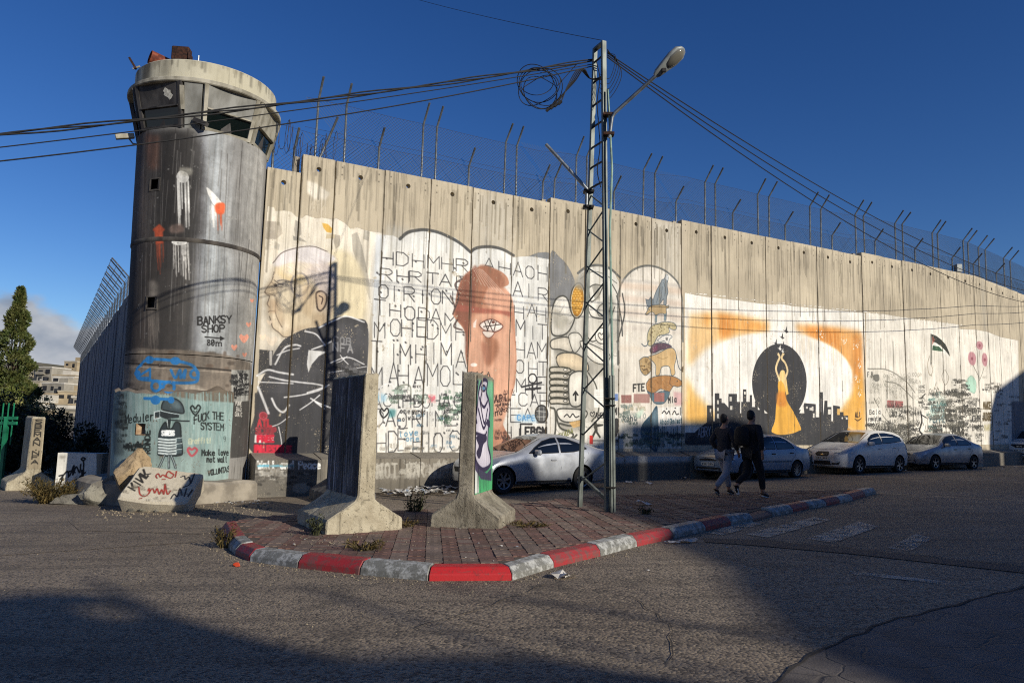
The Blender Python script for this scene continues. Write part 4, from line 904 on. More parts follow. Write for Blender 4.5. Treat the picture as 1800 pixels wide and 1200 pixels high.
for r in range(4):
    mb = MB(); mb.tube([lp(-1, .05 + .9 * r / 3, 9.75 + r / 3), lp(62, .05 + .9 * r / 3, 9.75 + r / 3)], .012, 4); mb.build('strand_wire', M_GALV, lf)
# ================================================================== round watchtower
TX, TY, TR = -8.22, 18.9, 1.5
def tow_c(z): return np.array([TX - .012 * max(0, z - 3), TY])
def tow_r(z): return TR + .013 * max(0, z - 3)
def tow_map(R):
    def f(x, y):
        d = ray(x, y); o = CC[:2] - np.array([TX - .03, TY]); dd = d[:2]
        A = dd @ dd; B = 2 * (o @ dd); r = R + .03; Cq = o @ o - r * r; D = B * B - 4 * A * Cq
        t = (-B - math.sqrt(max(D, 0))) / (2 * A); p = CC + d * t
        return math.atan2(p[0] - TX, -(p[1] - TY)) * R, float(p[2])
    return f
TC = Canvas('tower_paint', -3.1, 3.1, -.4, 9.4, 90, tow_map(TR))
def blue_marks(c):
    P, Ln = c.poly, c.line
    BL = '1f4f86'
    B2 = '2470ae'
    P(ellp(261, 632, 8, 7), B2); P(ellp(308, 634, 9, 7), B2); P(ellp(239, 656, 6, 6), B2); P(ellp(272, 703, 9, 8), B2); P(ellp(300, 703, 6, 6), B2)
    Ln(curve("245,642 252,634 270,631 300,633 320,636 338,642 346,652 348,664 340,672 300,672 262,668 240,664 237,650 246,640"), .07, B2); Ln(ellp(273, 678, 8, 9), .07, B2); Ln(ellp(296, 680, 10, 9), .07, B2); Ln("252,700 300,702", .07, B2); Ln("243,660 262,648 262,664 242,664", .06, B2); Ln(curve("300,650 308,664 316,650 318,664 326,650 324,664"), .06, B2); Ln(ellp(342, 657, 7, 7), .06, B2)
def paint_tower(c):
    P, Ln, T = c.poly, c.line, c.text
    # smoke-blackened and washed bands (soot and paint left on the concrete itself)
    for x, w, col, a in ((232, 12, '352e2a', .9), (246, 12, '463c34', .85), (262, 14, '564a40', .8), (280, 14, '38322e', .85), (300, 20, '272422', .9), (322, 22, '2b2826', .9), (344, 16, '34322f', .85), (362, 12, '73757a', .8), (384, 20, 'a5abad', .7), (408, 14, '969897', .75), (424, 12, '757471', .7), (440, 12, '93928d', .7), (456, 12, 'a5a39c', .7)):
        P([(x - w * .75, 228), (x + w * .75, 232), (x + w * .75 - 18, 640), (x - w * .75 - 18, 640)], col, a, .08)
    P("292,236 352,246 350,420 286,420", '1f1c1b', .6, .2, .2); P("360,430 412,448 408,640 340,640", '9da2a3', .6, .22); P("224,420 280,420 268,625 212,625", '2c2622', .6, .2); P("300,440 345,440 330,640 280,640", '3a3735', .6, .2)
    P("262,236 288,240 284,300 266,300", '6d4c3c', .75, .06)
    for k in range(150):
        x = rnd.uniform(226, 458); y = rnd.uniform(232, 470); Ln([(x, y), (x - 7, y + rnd.uniform(60, 190))], rnd.uniform(.006, .028), rnd.choice(['1d1a18', '5d5852', '8a8882', '2c2824', '9b9a95']), rnd.uniform(.15, .5), 1.2)
    # splashes
    for (x, y, w, h) in ((326, 312, 11, 10), (318, 426, 14, 5)):
        P(closed([(x - w, y), (x - w * .5, y - h), (x + w * .5, y - h * .8), (x + w, y + h * .2), (x + w * .4, y + h), (x - w * .5, y + h * .9)], 4), 'e4e3dc', .97)
    P(closed("366,332 372,334 388,352 392,362 382,364 372,350", 4), 'e4e3dc', .97)
    P(closed("322,296 342,298 340,310 322,308", 4), 'a8a598', .7, .03); c.drips(316, 336, 318, 20, 30, 86, .03, 'e0dfd8', 3, .9); c.drips(370, 392, 362, 12, 15, 40, .025, 'dcdad2', 4, .8); c.drips(306, 334, 428, 24, 20, 70, .025, 'dcdad2', 5, .8); P(closed("302,398 322,394 326,408 304,410", 4), '7f6a60', .7, .03)
    P(closed("381,360 396,358 396,374 390,378 382,374", 4), 'c9552c', .95, .02); c.drips(381, 394, 374, 8, 12, 36, .03, 'b04a2a', 6, .7)
    P("284,394 294,404 290,408 290,428 276,430 275,408 271,404", 'a8492c', .95, .02); c.drips(276, 290, 428, 14, 20, 60, .035, '96442c', 7, .6)
    P("262,494 272,492 278,500 278,522 262,522", 'a49c90', .6, .05); c.drips(258, 280, 530, 20, 40, 110, .03, '8d857a', 8, .5)
    T("BANKSY", 347, 571, 409, 567, 13, .034, '1e1e1e', 1, .05, .25); T("SHOP", 354, 584, 396, 583, 12, .032, '1e1e1e', 1, .05, .25)
    Ln("361,592 393,595", .028, '1e1e1e'); P("387,590 396,595 387,599", '1e1e1e'); T("80", 364, 607, 378, 607, 10, .026, '1e1e1e', 1, 0, .25); T("m", 379, 608, 391, 608, 10, .024, '1e1e1e', 1, 0, .2)
    for (x, y, r) in ((429, 594, 9), (412, 610, 6), (430, 623, 4.5), (437, 570, 5), (443, 528, 4)): P(closed([(x, y + r), (x - r * .9, y - r * .1), (x - r * .6, y - r * .8), (x, y - r * .4), (x + r * .6, y - r * .8), (x + r * .9, y - r * .1)], 4), 'd79078', .9)
    # broken, bare band where the lower armour was cast
    P("214,622 240,612 280,615 330,617 380,622 408,628 440,640 440,700 408,706 350,706 280,690 214,690", '6f6559', .9, .05, .3)
    for k in range(60): x, y = rnd.uniform(216, 440), rnd.uniform(618, 700); P(ellp(x, y, rnd.uniform(2, 9), rnd.uniform(1, 5), n=9), rnd.choice(['4c4238', '8d8375', '3a322b', 'a0937f', '5c4a3c']), .6, .02)
    P("300,668 345,676 385,700 330,690", 'b3aa9a', .8, .03)
    Ln("216,638 270,641 330,645 407,651", .035, '221d19', .9); Ln("216,644 270,646 330,650 407,655", .02, 'a59a8a', .8)
    blue_marks(c)
    # open lower stretch right of the armour
    P("407,650 440,650 436,705 407,708", '9b9c96', .85); c.scrawl(408, 655, 436, 700, 30, .03, ['1c1c1c'], 11, (7, 12)); T("97", 420, 666, 436, 668, 10, .04, '1c1c1c'); T("Mar", 411, 694, 428, 690, 12, .045, '1c1c1c')
    P("407,706 438,704 434,800 405,805", '35332f', .85); T("PURE", 414, 712, 425, 713, 7, .02, 'd5d2c8'); T("BAD", 415, 722, 425, 723, 7, .02, 'd5d2c8'); T("CRAIC", 413, 731, 426, 732, 7, .02, 'd5d2c8')
paint_tower(TC)
TC.weather(.42, .05, 21)
M_TOW = painted('tower_concrete', TC, concrete_streaked('8d8b86', '75736f', '26221f', amt=1.0), wear=.04, bump=.3)
tower = thing('watchtower', (TX, TY, gz(TX)), 'round grey concrete watchtower stained with soot and paint splashes, beside the mural wall', 'watchtower')
def cyl_uv(mb, prof, cfun, canvas, R, n=56, a0=-math.pi, a1=math.pi, holes=()):
    vs = []; fs = []; uv = []
    for r, z in prof:
        c = cfun(z)
        for j in range(n + 1):
            a = a0 + (a1 - a0) * j / n; vs.append((c[0] + r * math.sin(a), c[1] - r * math.cos(a), z))
    for i in range(len(prof) - 1):
        for j in range(n):
            ids = (i * (n + 1) + j, i * (n + 1) + j + 1, (i + 1) * (n + 1) + j + 1, (i + 1) * (n + 1) + j)
            am = (a0 + (a1 - a0) * (j + .5) / n) * R; zm = (prof[i][1] + prof[i + 1][1]) / 2
            if any(abs(am - h[0]) < h[2] and abs(zm - h[1]) < h[3] for h in holes): continue
            fs.append(ids); uv.append([canvas.uv((a0 + (a1 - a0) * jj / n) * R, prof[ii][1]) for ii, jj in ((i, j), (i, j + 1), (i + 1, j + 1), (i + 1, j))])
    mb.add(vs, fs, 0, uv)
# shaft in three rings with joints, and small square firing ports
fm = tow_map(TR); ports = [fm(277, 325), fm(267, 532)]
for (z0, z1, dr) in ((-.5, 3.12, 0), (3.14, 5.86, .0), (5.92, 8.66, .012)):
    mb = MB(); zs = list(np.linspace(z0, z1, 2)); hs = []
    for (pa, pz) in ports:
        if z0 < pz < z1: zs += [pz - .13, pz + .13]; hs.append((pa, pz, .13, .13))
    zs = sorted(zs); 
    cols = 96
    cyl_uv(mb, [(tow_r(z) + dr, z) for z in zs], tow_c, TC, TR, cols, holes=[(h[0], h[1], .115, .14) for h in hs])
    rr = tow_r(z0) + dr; c0 = tow_c(z0)
    mb.build('shaft_ring', M_TOW, tower, smooth=40, recalc=False)
M_DARK = simple('dark_inside', '0c0c0d', None, .9)
M_SOOT = simple('sooty_concrete', '57524b', '2e2a27', .9, scale=2.5, bump=.4, stretch=(1, 1, .3))
mb = MB(); mb.lathe((TX, TY, 0), [(1.40, -.4), (1.40, 9.)], 40); mb.build('shaft_lining', M_DARK, tower)
for (pa, pz) in ports:
    a = pa / TR; R = tow_r(pz) + .004; d = np.array([math.sin(a), -math.cos(a), 0]); t = np.array([math.cos(a), math.sin(a), 0]); c = np.array([*tow_c(pz), pz]) + d * R
    mb = MB()
    for q, w, h in ((t * .15, .05, .34), (-t * .15, .05, .34)):
        p = c + q; mb.beam(p - [0, 0, h / 2], p + [0, 0, h / 2], .03, .02, up=d)
    for q in (.15, -.15): mb.beam(c - t * .13 + [0, 0, q], c + t * .13 + [0, 0, q], .02, .03, up=d)
    mb.beam(c - t * .13 - d * .06 - [0, 0, .12], c + t * .13 - d * .06 - [0, 0, .12], .10, .02); mb.build('firing_port', M_SOOT, tower)
mb = MB(); mb.lathe((TX - .035, TY, 0), [(tow_r(5.9) + .004, 5.84), (tow_r(5.9) + .022, 5.87), (tow_r(5.9) + .022, 5.93), (tow_r(5.9) + .004, 5.96)], 64); mb.build('joint_band', M_SOOT, tower, smooth=60)
# armoured collar round the foot, open on the wall side
KR = 1.66
KC = Canvas('collar_paint', -4.2, 2.4, -.2, 2.7, 96, tow_map(KR))
def paint_collar(c):
    P, Ln, T, S = c.poly, c.line, c.text, c.shape
    P("190,680 240,690 290,694 350,704 412,708 412,860 188,860", '8ea39e', .97, .02); P("196,690 222,690 215,800 196,800", '56635f', .7, .04); c.drips(215, 408, 690, 80, 20, 120, .03, '6c8a87', 2, .5); c.drips(215, 408, 692, 40, 20, 90, .03, 'a7c0bb', 3, .5); P("200,835 410,845 410,862 200,862", '6a6a62', .7, .05)
    c.scrawl(198, 690, 216, 780, 40, .03, ['2c332f', '8a9a94', '3c4540'], 5, (8, 14))
    # a helmeted box camera wearing a striped vest on a tripod
    S("283,718 286,706 296,700 310,702 320,712 322,726 306,724 292,722", '3f4c50', '1d2426', .03); P(closed("300,704 312,706 318,718 304,716", 4), '5d6e72', .8, .03)
    P("270,724 280,722 280,734 270,736", '2a3336'); Ln("270,724 280,722 280,734 270,736 270,724", .025, 'c8d4d2'); P("280,722 314,726 314,734 290,736 280,732", '232b2e'); Ln("282,722 300,726 314,728", .02, 'b9c8c8'); Ln("300,738 324,740 332,740", .03, '1e2628')
    P("292,736 300,736 298,752 296,756 293,752", '1c2426'); Ln("293,738 294,752", .02, 'd0dad8'); S("282,752 290,742 294,754 302,752 308,742 316,746 318,770 320,790 316,800 280,800 277,790 278,766", '2b363b', '182022', .03)
    T("STRESS", 283, 765, 306, 765, 8, .035, 'eef2f0', 1, 0, .2)
    for k in range(6): Ln([(278, 771 + k * 5), (296, 773 + k * 5), (308, 772 + k * 5)], .045, 'cfdad8', .95)
    for k in range(3): P([(309, 770 + k * 10), (319, 769 + k * 10), (319, 776 + k * 10), (309, 777 + k * 10)], '46565a'); Ln([(309, 777 + k * 10), (309, 770 + k * 10), (319, 769 + k * 10)], .018, 'bccac8')
    for q in ("288,800 283,812 278,822", "296,800 296,822", "300,800 305,812 308,822"): Ln(q, .05, '2a3438'); Ln(curve(q), .015, 'bccac8')
    blue_marks(c)
    for q in ("214,734 222,744", ): pass
    T("Meduler", 216, 744, 268, 738, 14, .026, '1c2422', .95, .08, .2); T("RONDE", 262, 798, 262, 756, 9, .035, '1c2422', .95, 0, .25, (-1., 0.)); c.scrawl(216, 782, 252, 792, 12, .03, ['1c2422'], 14, (9, 16)); Ln(curve("218,790 226,778 232,792 240,776 246,790 250,774"), .03, '1c2422')
    Ln(closed("343,729 335,718 338,713 343,718 348,712 352,717"), .035, '1c2422'); P(ellp(341, 719, 1, 1), '1c2422'); P(ellp(346, 719, 1, 1), '1c2422'); Ln(curve("340,722 343,725 346,722"), .02, '1c2422')
    T("FUCK", 341, 745, 368, 735, 13, .027, '181c1b', 1, .06, .22); T("THE", 373, 736, 394, 739, 13, .026, '181c1b', 1, .05, .22); T("SYSTEM", 352, 754, 394, 757, 12, .026, '181c1b', 1, .05, .22)
    T("Graffiti", 331, 780, 372, 778, 9, .03, 'b9bda2', .8, .05, .2); T("9", 391, 776, 398, 776, 9, .02, '3c4a48', .8)
    Ln(closed("337,801 330,792 332,787 337,790 342,787 346,792"), .05, 'b2525a')
    T("Make", 354, 800, 378, 800, 10, .027, '181c1b', 1, .03, .2); T("love", 383, 800, 402, 800, 10, .027, '181c1b', 1, .03, .2); T("not", 363, 812, 378, 812, 10, .027, '181c1b', 1, .03, .2); T("wall", 382, 812, 400, 812, 10, .027, '181c1b', 1, .03, .2); T("VOLUNTAS", 365, 836, 404, 828, 9, .024, '181c1b', 1, .05, .2)
    P("332,677 339,677 339,683 332,683", 'e2e2de'); 
    for k in range(40): Ln([(rnd.uniform(350, 405), rnd.uniform(705, 730)), (rnd.uniform(350, 405), rnd.uniform(760, 840))], .01, '6a8885', .3)
paint_collar(KC)
KC.weather(.16, .07, 31)
M_COL = painted('collar_concrete', KC, concrete_streaked('7f7466', '5f5548', '2a241e', amt=.6), wear=.15, bump=.4)
kf = tow_map(KR); a1k = kf(407, 760)[0] / KR; a0k = -2.3; port = kf(246, 754)
mb = MB(); zt0 = 2.30
def ztop(a): return zt0 - .10 * max(0, math.sin((a + 1.2) * 1.6)) + .025 * math.sin(a * 9) + .015 * math.sin(a * 23)
n = 84; zz = [gz(TX) - .2, port[1] - .13, port[1] + .13, None]; vs = []; fs = []; uv = []
for lv in range(4):
    for j in range(n + 1):
        a = a0k + (a1k - a0k) * j / n; z = zz[lv] if zz[lv] is not None else ztop(a); vs.append((TX + KR * math.sin(a), TY - KR * math.cos(a), z)); uv.append(KC.uv(a * KR, z))
for lv in range(3):
    for j in range(n):
        am = (a0k + (a1k - a0k) * (j + .5) / n) * KR
        if lv == 1 and abs(am - port[0]) < .13: continue
        fs.append((lv * (n + 1) + j, lv * (n + 1) + j + 1, (lv + 1) * (n + 1) + j + 1, (lv + 1) * (n + 1) + j))
mb.add(vs, fs, 0, [[uv[i] for i in f] for f in fs])
vs = []
for j in range(n + 1):
    a = a0k + (a1k - a0k) * j / n; z = ztop(a)
    vs += [(TX + KR * math.sin(a), TY - KR * math.cos(a), z), (TX + 1.50 * math.sin(a), TY - 1.50 * math.cos(a), z + .06 + .04 * math.sin(a * 17))]
mb.add(vs, [(2 * j, 2 * j + 2, 2 * j + 3, 2 * j + 1) for j in range(n)])
for a in (a1k, a0k):
    mb.add([(TX + r * math.sin(a), TY - r * math.cos(a), z) for r, z in ((KR, -.4), (1.45, -.4), (1.45, ztop(a) + .05), (KR, ztop(a)))], [(0, 1, 2, 3)])
mb.build('armour_collar', M_COL, tower, smooth=40, recalc=False)
a = port[0] / KR; d = np.array([math.sin(a), -math.cos(a), 0]); t = np.array([math.cos(a), math.sin(a), 0]); c = np.array([TX, TY, port[1]]) + d * KR
M_RAWC = simple('raw_render', 'b09a7c', '8d7358', .9, scale=8, bump=.3)
mb = MB(); 
mb.ext([c - t * .13 - [0, 0, .13], c - t * .03 - d * .15 - [0, 0, .10], c - t * .03 - d * .15 + [0, 0, .10], c - t * .13 + [0, 0, .13]], d * -.01); mb.beam(c - t * .12 - d * .05 - [0, 0, .125], c + t * .12 - d * .05 - [0, 0, .125], .12, .02); mb.build('firing_port', M_RAWC, tower)
# footing ring
mb = MB(); ring = []
for j in range(37):
    a = -2.0 + (1.25 + 2.0) * j / 36; ro = 2.26 + .05 * math.sin(a * 5) + .03 * math.sin(a * 11)
    ring.append((a, ro))
vs = []
for a, ro in ring:
    for r, z in ((1.5, gz(TX) - .2), (ro, gz(TX) - .2), (ro - .02, .12), (ro - .10, .19), (1.5, .20)): vs.append((TX + r * math.sin(a), TY - r * math.cos(a), z + .015 * math.sin(a * 13)))
fs = [(i * 5 + k, (i + 1) * 5 + k, (i + 1) * 5 + k + 1, i * 5 + k + 1) for i in range(36) for k in range(1, 4)] + [(0, 1, 2, 3, 4), (36 * 5 + 4, 36 * 5 + 3, 36 * 5 + 2, 36 * 5 + 1, 36 * 5)]
mb.add(vs, fs); mb.build('footing_ring', M_CONC, tower, smooth=35)
# observation head
M_HEADL = simple('pale_render', 'a8a393', '777263', .85, scale=3, bump=.25, stretch=(1, 1, .4))
M_HEADG = simple('grey_steel_panel', '8a8a84', '67665f', .6, .2, scale=2.5, stretch=(1, 1, .3))
M_HEADD = simple('scorched_panel', '4d4a47', '282524', .65, .2, scale=3, stretch=(1, 1, .4), bump=.2)
M_TGLASS = simple('dark_armoured_glass', '0d1413', None, .08, 0, Specular_IOR_Level=.6)
HC = tow_c(9.3); zb, zt = 8.66, 9.72; RB, RT = 1.57, 1.83
mb = MB(); mb.lathe((HC[0], HC[1], 0), [(1.46, 8.60), (RB - .10, 8.66), (RT - .14, 9.74), (1.3, 9.74)], 48); mb.build('head_core', M_HEADD, tower, smooth=40)
for am_, hw_, kind in ((-64, 23, 'dw'), (-17, 22, 'dw'), (13, 6.5, 'gs'), (43, 22.5, 'gw'), (90, 23, 'lw'), (137, 23, 'lw'), (184, 23, 'gw'), (231, 23, 'dw'), (271, 16, 'dw')):
    am, hw = math.radians(am_), math.radians(hw_); dark = kind[0] == 'd'
    def Q(f, v, o=0.):                      # f across the bay -1..1, v up 0..1, o outwards
        R = RB + (RT - RB) * v; ap = R * (math.cos(hw) * .6 + .4 * .985); wd = R * math.sin(hw) * f
        return np.array([HC[0] + (ap + o) * math.sin(am) + wd * math.cos(am), HC[1] - (ap + o) * math.cos(am) + wd * math.sin(am), zb + (zt - zb) * v])
    od = np.array([math.sin(am), -math.cos(am), 0]); wl = .47
    if kind[1] == 's':
        mb = MB(); mb.ext([Q(-1, 0, .02), Q(1, 0, .02), Q(1, 1, .02), Q(-1, 1, .02)], -od * .08); mb.build('solid_panel', M_HEADG, tower); continue
    mb = MB()
    for (f0, f1, v0, v1, o) in ((-1, -.86, 0, 1, .03), (.86, 1, 0, 1, .03), (-.86, .86, 0, .07, .03), (-.86, .86, wl, wl + .03, .05)):
        mb.ext([Q(f0, v0, o), Q(f1, v0, o), Q(f1, v1, o), Q(f0, v1, o)], -od * .09)
    mb.build('bay_frame', M_HEADD if dark else M_HEADL, tower)
    mb = MB(); mb.ext([Q(-.86, wl + .03, .015), Q(.86, wl + .03, .015), Q(.86, 1, .015), Q(-.86, 1, .015)], -od * .05); mb.build('shutter', M_HEADD if dark else (M_HEADG if kind[0] == 'g' else M_HEADL), tower)
    mb = MB(); mb.ext([Q(-.86, .07, -.03), Q(.86, .07, -.03), Q(.86, wl, -.03), Q(-.86, wl, -.03)], -od * .02); mb.build('window_pane', M_TGLASS, tower)
    if am_ == -17:
        mb = MB(); g = random.Random(4); c_ = Q(.42, .76, .02); tt_ = np.array([math.cos(am), math.sin(am), 0]); uu = Q(0, 1) - Q(0, 0); uu /= np.linalg.norm(uu)
        P_ = [c_ + tt_ * math.cos(a) * r + uu * math.sin(a) * r for a, r in [(k * .33, .13 * g.uniform(.6, 1.3)) for k in range(19)]]; mb.add(P_ + [c_ + od * .004], [(k, (k + 1) % 19, 19) for k in range(19)]); mb.build('paint_splash', simple('splash_paint', 'c9c7bc', 'a5a296', .8, scale=20), tower)
a_ = math.radians(5); mb = MB(); p0 = np.array([HC[0] + 1.70 * math.sin(a_), HC[1] - 1.70 * math.cos(a_), 9.08]); p1 = np.array([HC[0] + 1.85 * math.sin(a_), HC[1] - 1.85 * math.cos(a_), 9.62]); mb.beam(p0, p1, .09, .06); mb.build('pillar_cover', M_HEADL, tower)
ZR = 9.72
mb = MB(); mb.lathe((HC[0], HC[1], 0), [(1.5, ZR), (1.87, ZR + .0), (1.89, ZR + .02), (1.89, ZR + .09), (1.86, ZR + .12), (1.7, ZR + .13)], 72); mb.build('eaves_ring', M_HEADL, tower, smooth=35)
CAPC = Canvas('cap_paint', -3.8, 3.8, 9.6, 10.6, 70, lambda x, y: (0, 0))
for k in range(130):
    u = rnd.uniform(-3.6, 3.6); q = np.array([((u + 3.8) * 70, (10.44 - 9.6) * 70), ((u + rnd.uniform(-.02, .02) + 3.8) * 70, (10.44 - rnd.uniform(.06, .4) - 9.6) * 70)]); CAPC.line(q, rnd.uniform(.02, .09), rnd.choice(['4a4437', '6a6250', '38332b']), rnd.uniform(.1, .5), 1.5, raw=True)
for (u, w, a) in ((-1.0, .18, .8), (-.35, .12, .5), (-1.5, .08, .6)): CAPC.poly([((u - w + 3.8) * 70, 20), ((u + w + 3.8) * 70, 20), ((u + w + 3.8) * 70, 60), ((u - w + 3.8) * 70, 60)], '3a352c', a, .06, raw=True)
M_CAP = painted('cap_concrete', CAPC, concrete_streaked('c4bfaa', 'aea891', '5a5344', amt=.6), wear=.1, bump=.25)
mb = MB(); cyl_uv(mb, [(1.74, ZR + .12), (1.74, ZR + .60)], lambda z: HC, CAPC, 1.8, 72); mb.lathe((HC[0], HC[1], 0), [(1.74, ZR + .60), (1.71, ZR + .63), (.0, ZR + .66)], 72); mb.build('cap_drum', M_CAP, tower, smooth=35, recalc=False)
M_RUST = simple('rusty_steel', '4a2c1e', '24150f', .85, .3, scale=14, bump=.4)
M_RUSTO = simple('orange_rust', '8c4a32', '5a2a1c', .85, .2, scale=9, bump=.3)
ztp = ZR + .62
fl = atY(319, 100, TY - 1.15); mb = MB(); mb.box((fl[0], fl[1], ztp + .40), (.42, .26, .36), .1); mb.box((fl[0] + .02, fl[1], ztp + .12), (.30, .2, .24), .1); mb.box((fl[0] + .22, fl[1], ztp + .34), (.04, .3, .2), .1); mb.build('searchlight', M_RUST, tower, bevel=.02)
pp = atY(272, 104, TY - 1.0); mb = MB(); vs = np.array([.62, .42, -.10]); mb.tube([pp + [-.05, -.15, -.02], pp + vs * .9 + [0, 0, -.06]], .17, 18, cap=False); mb.tube([pp + [-.05, -.15, -.02], pp + vs * .9 + [0, 0, -.06]], .155, 18, cap=False); mb.build('rusty_pipe', M_RUSTO, tower, smooth=60, recalc=False)
an = atY(349, 104, TY - 1.3); mb = MB(); mb.tube([(an[0], an[1], ztp - .1), (an[0], an[1], ztp + .32)], .02, 6); mb.build('antenna', M_GALV, tower)
br = atY(236, 118, TY - .4); mb = MB(); mb.beam(br + [.05, 0, -.05], br + [-.12, -.05, .22], .10, .05); mb.build('roof_bracket', M_RUST, tower); mb = MB(); mb.tube([br + [.15, 0, .02], br + [-.02, -.02, -.06]], .025, 6); mb.build('bracket_arm', M_HEADL, tower)
cm = atY(221, 240, TY - .9); mb = MB(); mb.beam(cm + [-.20, -.10, -.06], cm + [.16, .10, .06], .13, .12); mb.build('security_camera', M_HEADL, tower, bevel=.01); mb = MB(); mb.tube([cm + [.05, .05, -.02], cm + [.16, .06, -.16], cm + [.42, .16, -.18], cm + [.5, .3, .0]], .022, 6); mb.build('camera_bracket', M_GALV, tower, smooth=60)
cp = np.array([*(HC + np.array([.42, -1.60])), 8.86]); mb = MB(); mb.beam(cp, cp + [.34, -.06, -.14], .12, .10); mb.build('lamp_box', M_HEADD, tower)

_k = .931; _l = CC + (np.array(tower.location) - CC) * _k
tower.scale = (_k, _k, _k); tower.location = Vector([float(q) for q in _l])

# ================================================================== lattice pole with street lamp
M_POLE = simple('painted_pole_steel', '6f7672', '4f5550', .55, .35, scale=7, stretch=(1, 1, .4), bump=.12)
M_POLED = simple('dark_steel', '2a2624', '1c1a19', .6, .4)
M_PIPE = simple('pale_green_conduit', '7d9a8c', '5d7468', .5)
B1 = gnd(1069, 902, .1); B2 = gnd(1020, 893, .1)
T1 = atY(1062, 72, B1[1]); T2 = T1 + np.array([-.13, .27, 0]); T2[2] = T1[2]
hd = (B2 - B1)[:2]; hd = np.array([*hd, 0]); hd /= np.linalg.norm(hd); pd = np.array([hd[1], -hd[0], 0])
pole = thing('utility_pole', B1, 'tall narrow lattice steel pole on the brick island carrying cables and a street lamp', 'utility pole')
def leg1(t): return B1 + (T1 - B1) * t
def leg2(t): return B2 + (T2 - B2) * t
for f, w0 in ((leg1, .085), (leg2, .075)):
    mb = MB(); a, b = f(0) - [0, 0, .15], f(1)
    mb.beam(a, b, w0, .018, up=hd)
    for s_ in (-1, 1): mb.beam(a + pd * s_ * (w0 / 2 - .009) + hd * .03, b + pd * s_ * (w0 / 2 - .009) + hd * .03, .016, .05, up=hd)
    mb.build('leg', M_POLE, pole)
H = T1[2] - B1[2]
def tz(z): return (z - B1[2]) / H
def ypix_t(x, y):
    p = atY(x, y, B1[1]); return tz(p[2])
for y in (74, 96, 131, 172, 210, 246, 281, 317): 
    t = ypix_t(1062, y); mb = MB(); mb.beam(leg1(t), leg2(t), .025 if y > 80 else .09, .03 if y > 80 else .04, up=(0, 0, 1)); mb.build('rung', M_POLE if y < 80 else M_POLED, pole)
ts = [ypix_t(1062, y) for y in (330, 364, 394, 428, 460, 492, 524, 560, 600, 640, 680, 720, 765, 810, 850)]
for k, (a, b) in enumerate(zip(ts[:-1], ts[1:])):
    if k in (12,): continue
    mb = MB(); p, q = (leg2(a), leg1(b)) if k % 2 == 0 else (leg1(a), leg2(b)); mb.beam(p, q, .022, .022); mb.build('brace', M_POLE, pole)
mb = MB(); mb.beam(leg2(ypix_t(1062, 842)), leg1(ypix_t(1062, 880)), .05, .05); mb.build('brace', M_POLE, pole)
mb = MB(); o = np.array([.085, -.09, 0]); mb.tube([leg1(ypix_t(1062, 160)) + o * .6, leg1(ypix_t(1062, 230)) + o, leg1(ypix_t(1062, 300)) + o * 1.3, leg1(ypix_t(1062, 400)) + o * .8, leg1(ypix_t(1062, 660)) + o], .022, 6); mb.build('conduit_pipe', M_PIPE, pole, smooth=60)
mb = MB()
for dx in (-.022, .022): mb.beam(leg1(0) + o * .9 + [dx, 0, -.05], leg1(ypix_t(1062, 660)) + o * .9 + [dx, 0, 0], .036, .04, up=pd)
mb.build('cable_trunking', M_POLE, pole)
for y in (700, 712, 855): mb = MB(); c = leg1(ypix_t(1062, y)) + o * .5; mb.box(c, (.18, .17, .02)); mb.build('strap', M_POLED, pole)
LA0 = atY(1074, 204, B1[1] - .12); LA1 = atY(1152, 134, B1[1] - .45)
mb = MB(); mb.tube([leg1(ypix_t(1062, 245)) + [.07, -.08, 0], LA0 + [.02, 0, -.03], LA0 + [.07, -.01, .06], LA1], .034, 8); arm = mb.build('lamp_arm', M_GALV, pole, smooth=60)
for y in (204, 238): mb = MB(); mb.box(leg1(ypix_t(1062, y)) + [.06, -.05, 0], (.2, .16, .05)); mb.build('clamp', M_RUST, pole)
# lamp head: long shallow shell, glass bowl underneath
ax = LA1 - LA0; ax = atY(1203, 86, B1[1] - .62) - LA1; AL = np.linalg.norm(ax); ax /= AL
dn = np.array([.42, -.62, -.62]); dn -= ax * (dn @ ax); dn /= np.linalg.norm(dn); sdv = np.cross(ax, dn)
M_LAMP = simple('lamp_housing', '8f9490', '75797a', .5, .1)
t = NT('lamp_glass'); M_LGL = t.set(lin('6e6b60'), .12, 0)
mb = MB(); st = [(0, .05, .06), (.10, .085, .10), (.35, .115, .13), (.62, .15, .15), (.85, .145, .13), (.97, .08, .08), (1., .03, .03)]; vs = []; n = 14
for f, w, h in st:
    for j in range(n):
        a = 2 * math.pi * j / n; ca, sa = math.cos(a), math.sin(a); vs.append(LA1 + ax * AL * f + sdv * w * ca + dn * (h * sa if sa < 0 else h * .25 * sa))
fs = [(i * n + j, i * n + (j + 1) % n, (i + 1) * n + (j + 1) % n, (i + 1) * n + j) for i in range(len(st) - 1) for j in range(n)] + [tuple(range(n)), tuple((len(st) - 1) * n + j for j in range(n))]
mb.add(vs, fs); lh = mb.build('lamp_head', M_LAMP, pole, smooth=60)
mb = MB(); vs = []
for f, w, h in ((.36, .02, .0), (.44, .07, .03), (.60, .11, .05), (.78, .11, .045), (.90, .08, .03), (.95, .02, .0)):
    for j in range(9): a = math.pi * j / 8; vs.append(LA1 + ax * AL * f + sdv * w * math.cos(a) + dn * (.03 + h * math.sin(a)))
mb.add(vs, [(i * 9 + j, i * 9 + j + 1, (i + 1) * 9 + j + 1, (i + 1) * 9 + j) for i in range(5) for j in range(8)]); mb.build('lamp_bowl', M_LGL, lh, smooth=60)
mb = MB(); mb.box(LA1 + ax * AL * .25 + dn * .05, (.07, .06, .06)); mb.build('ballast_box', M_POLED, lh)
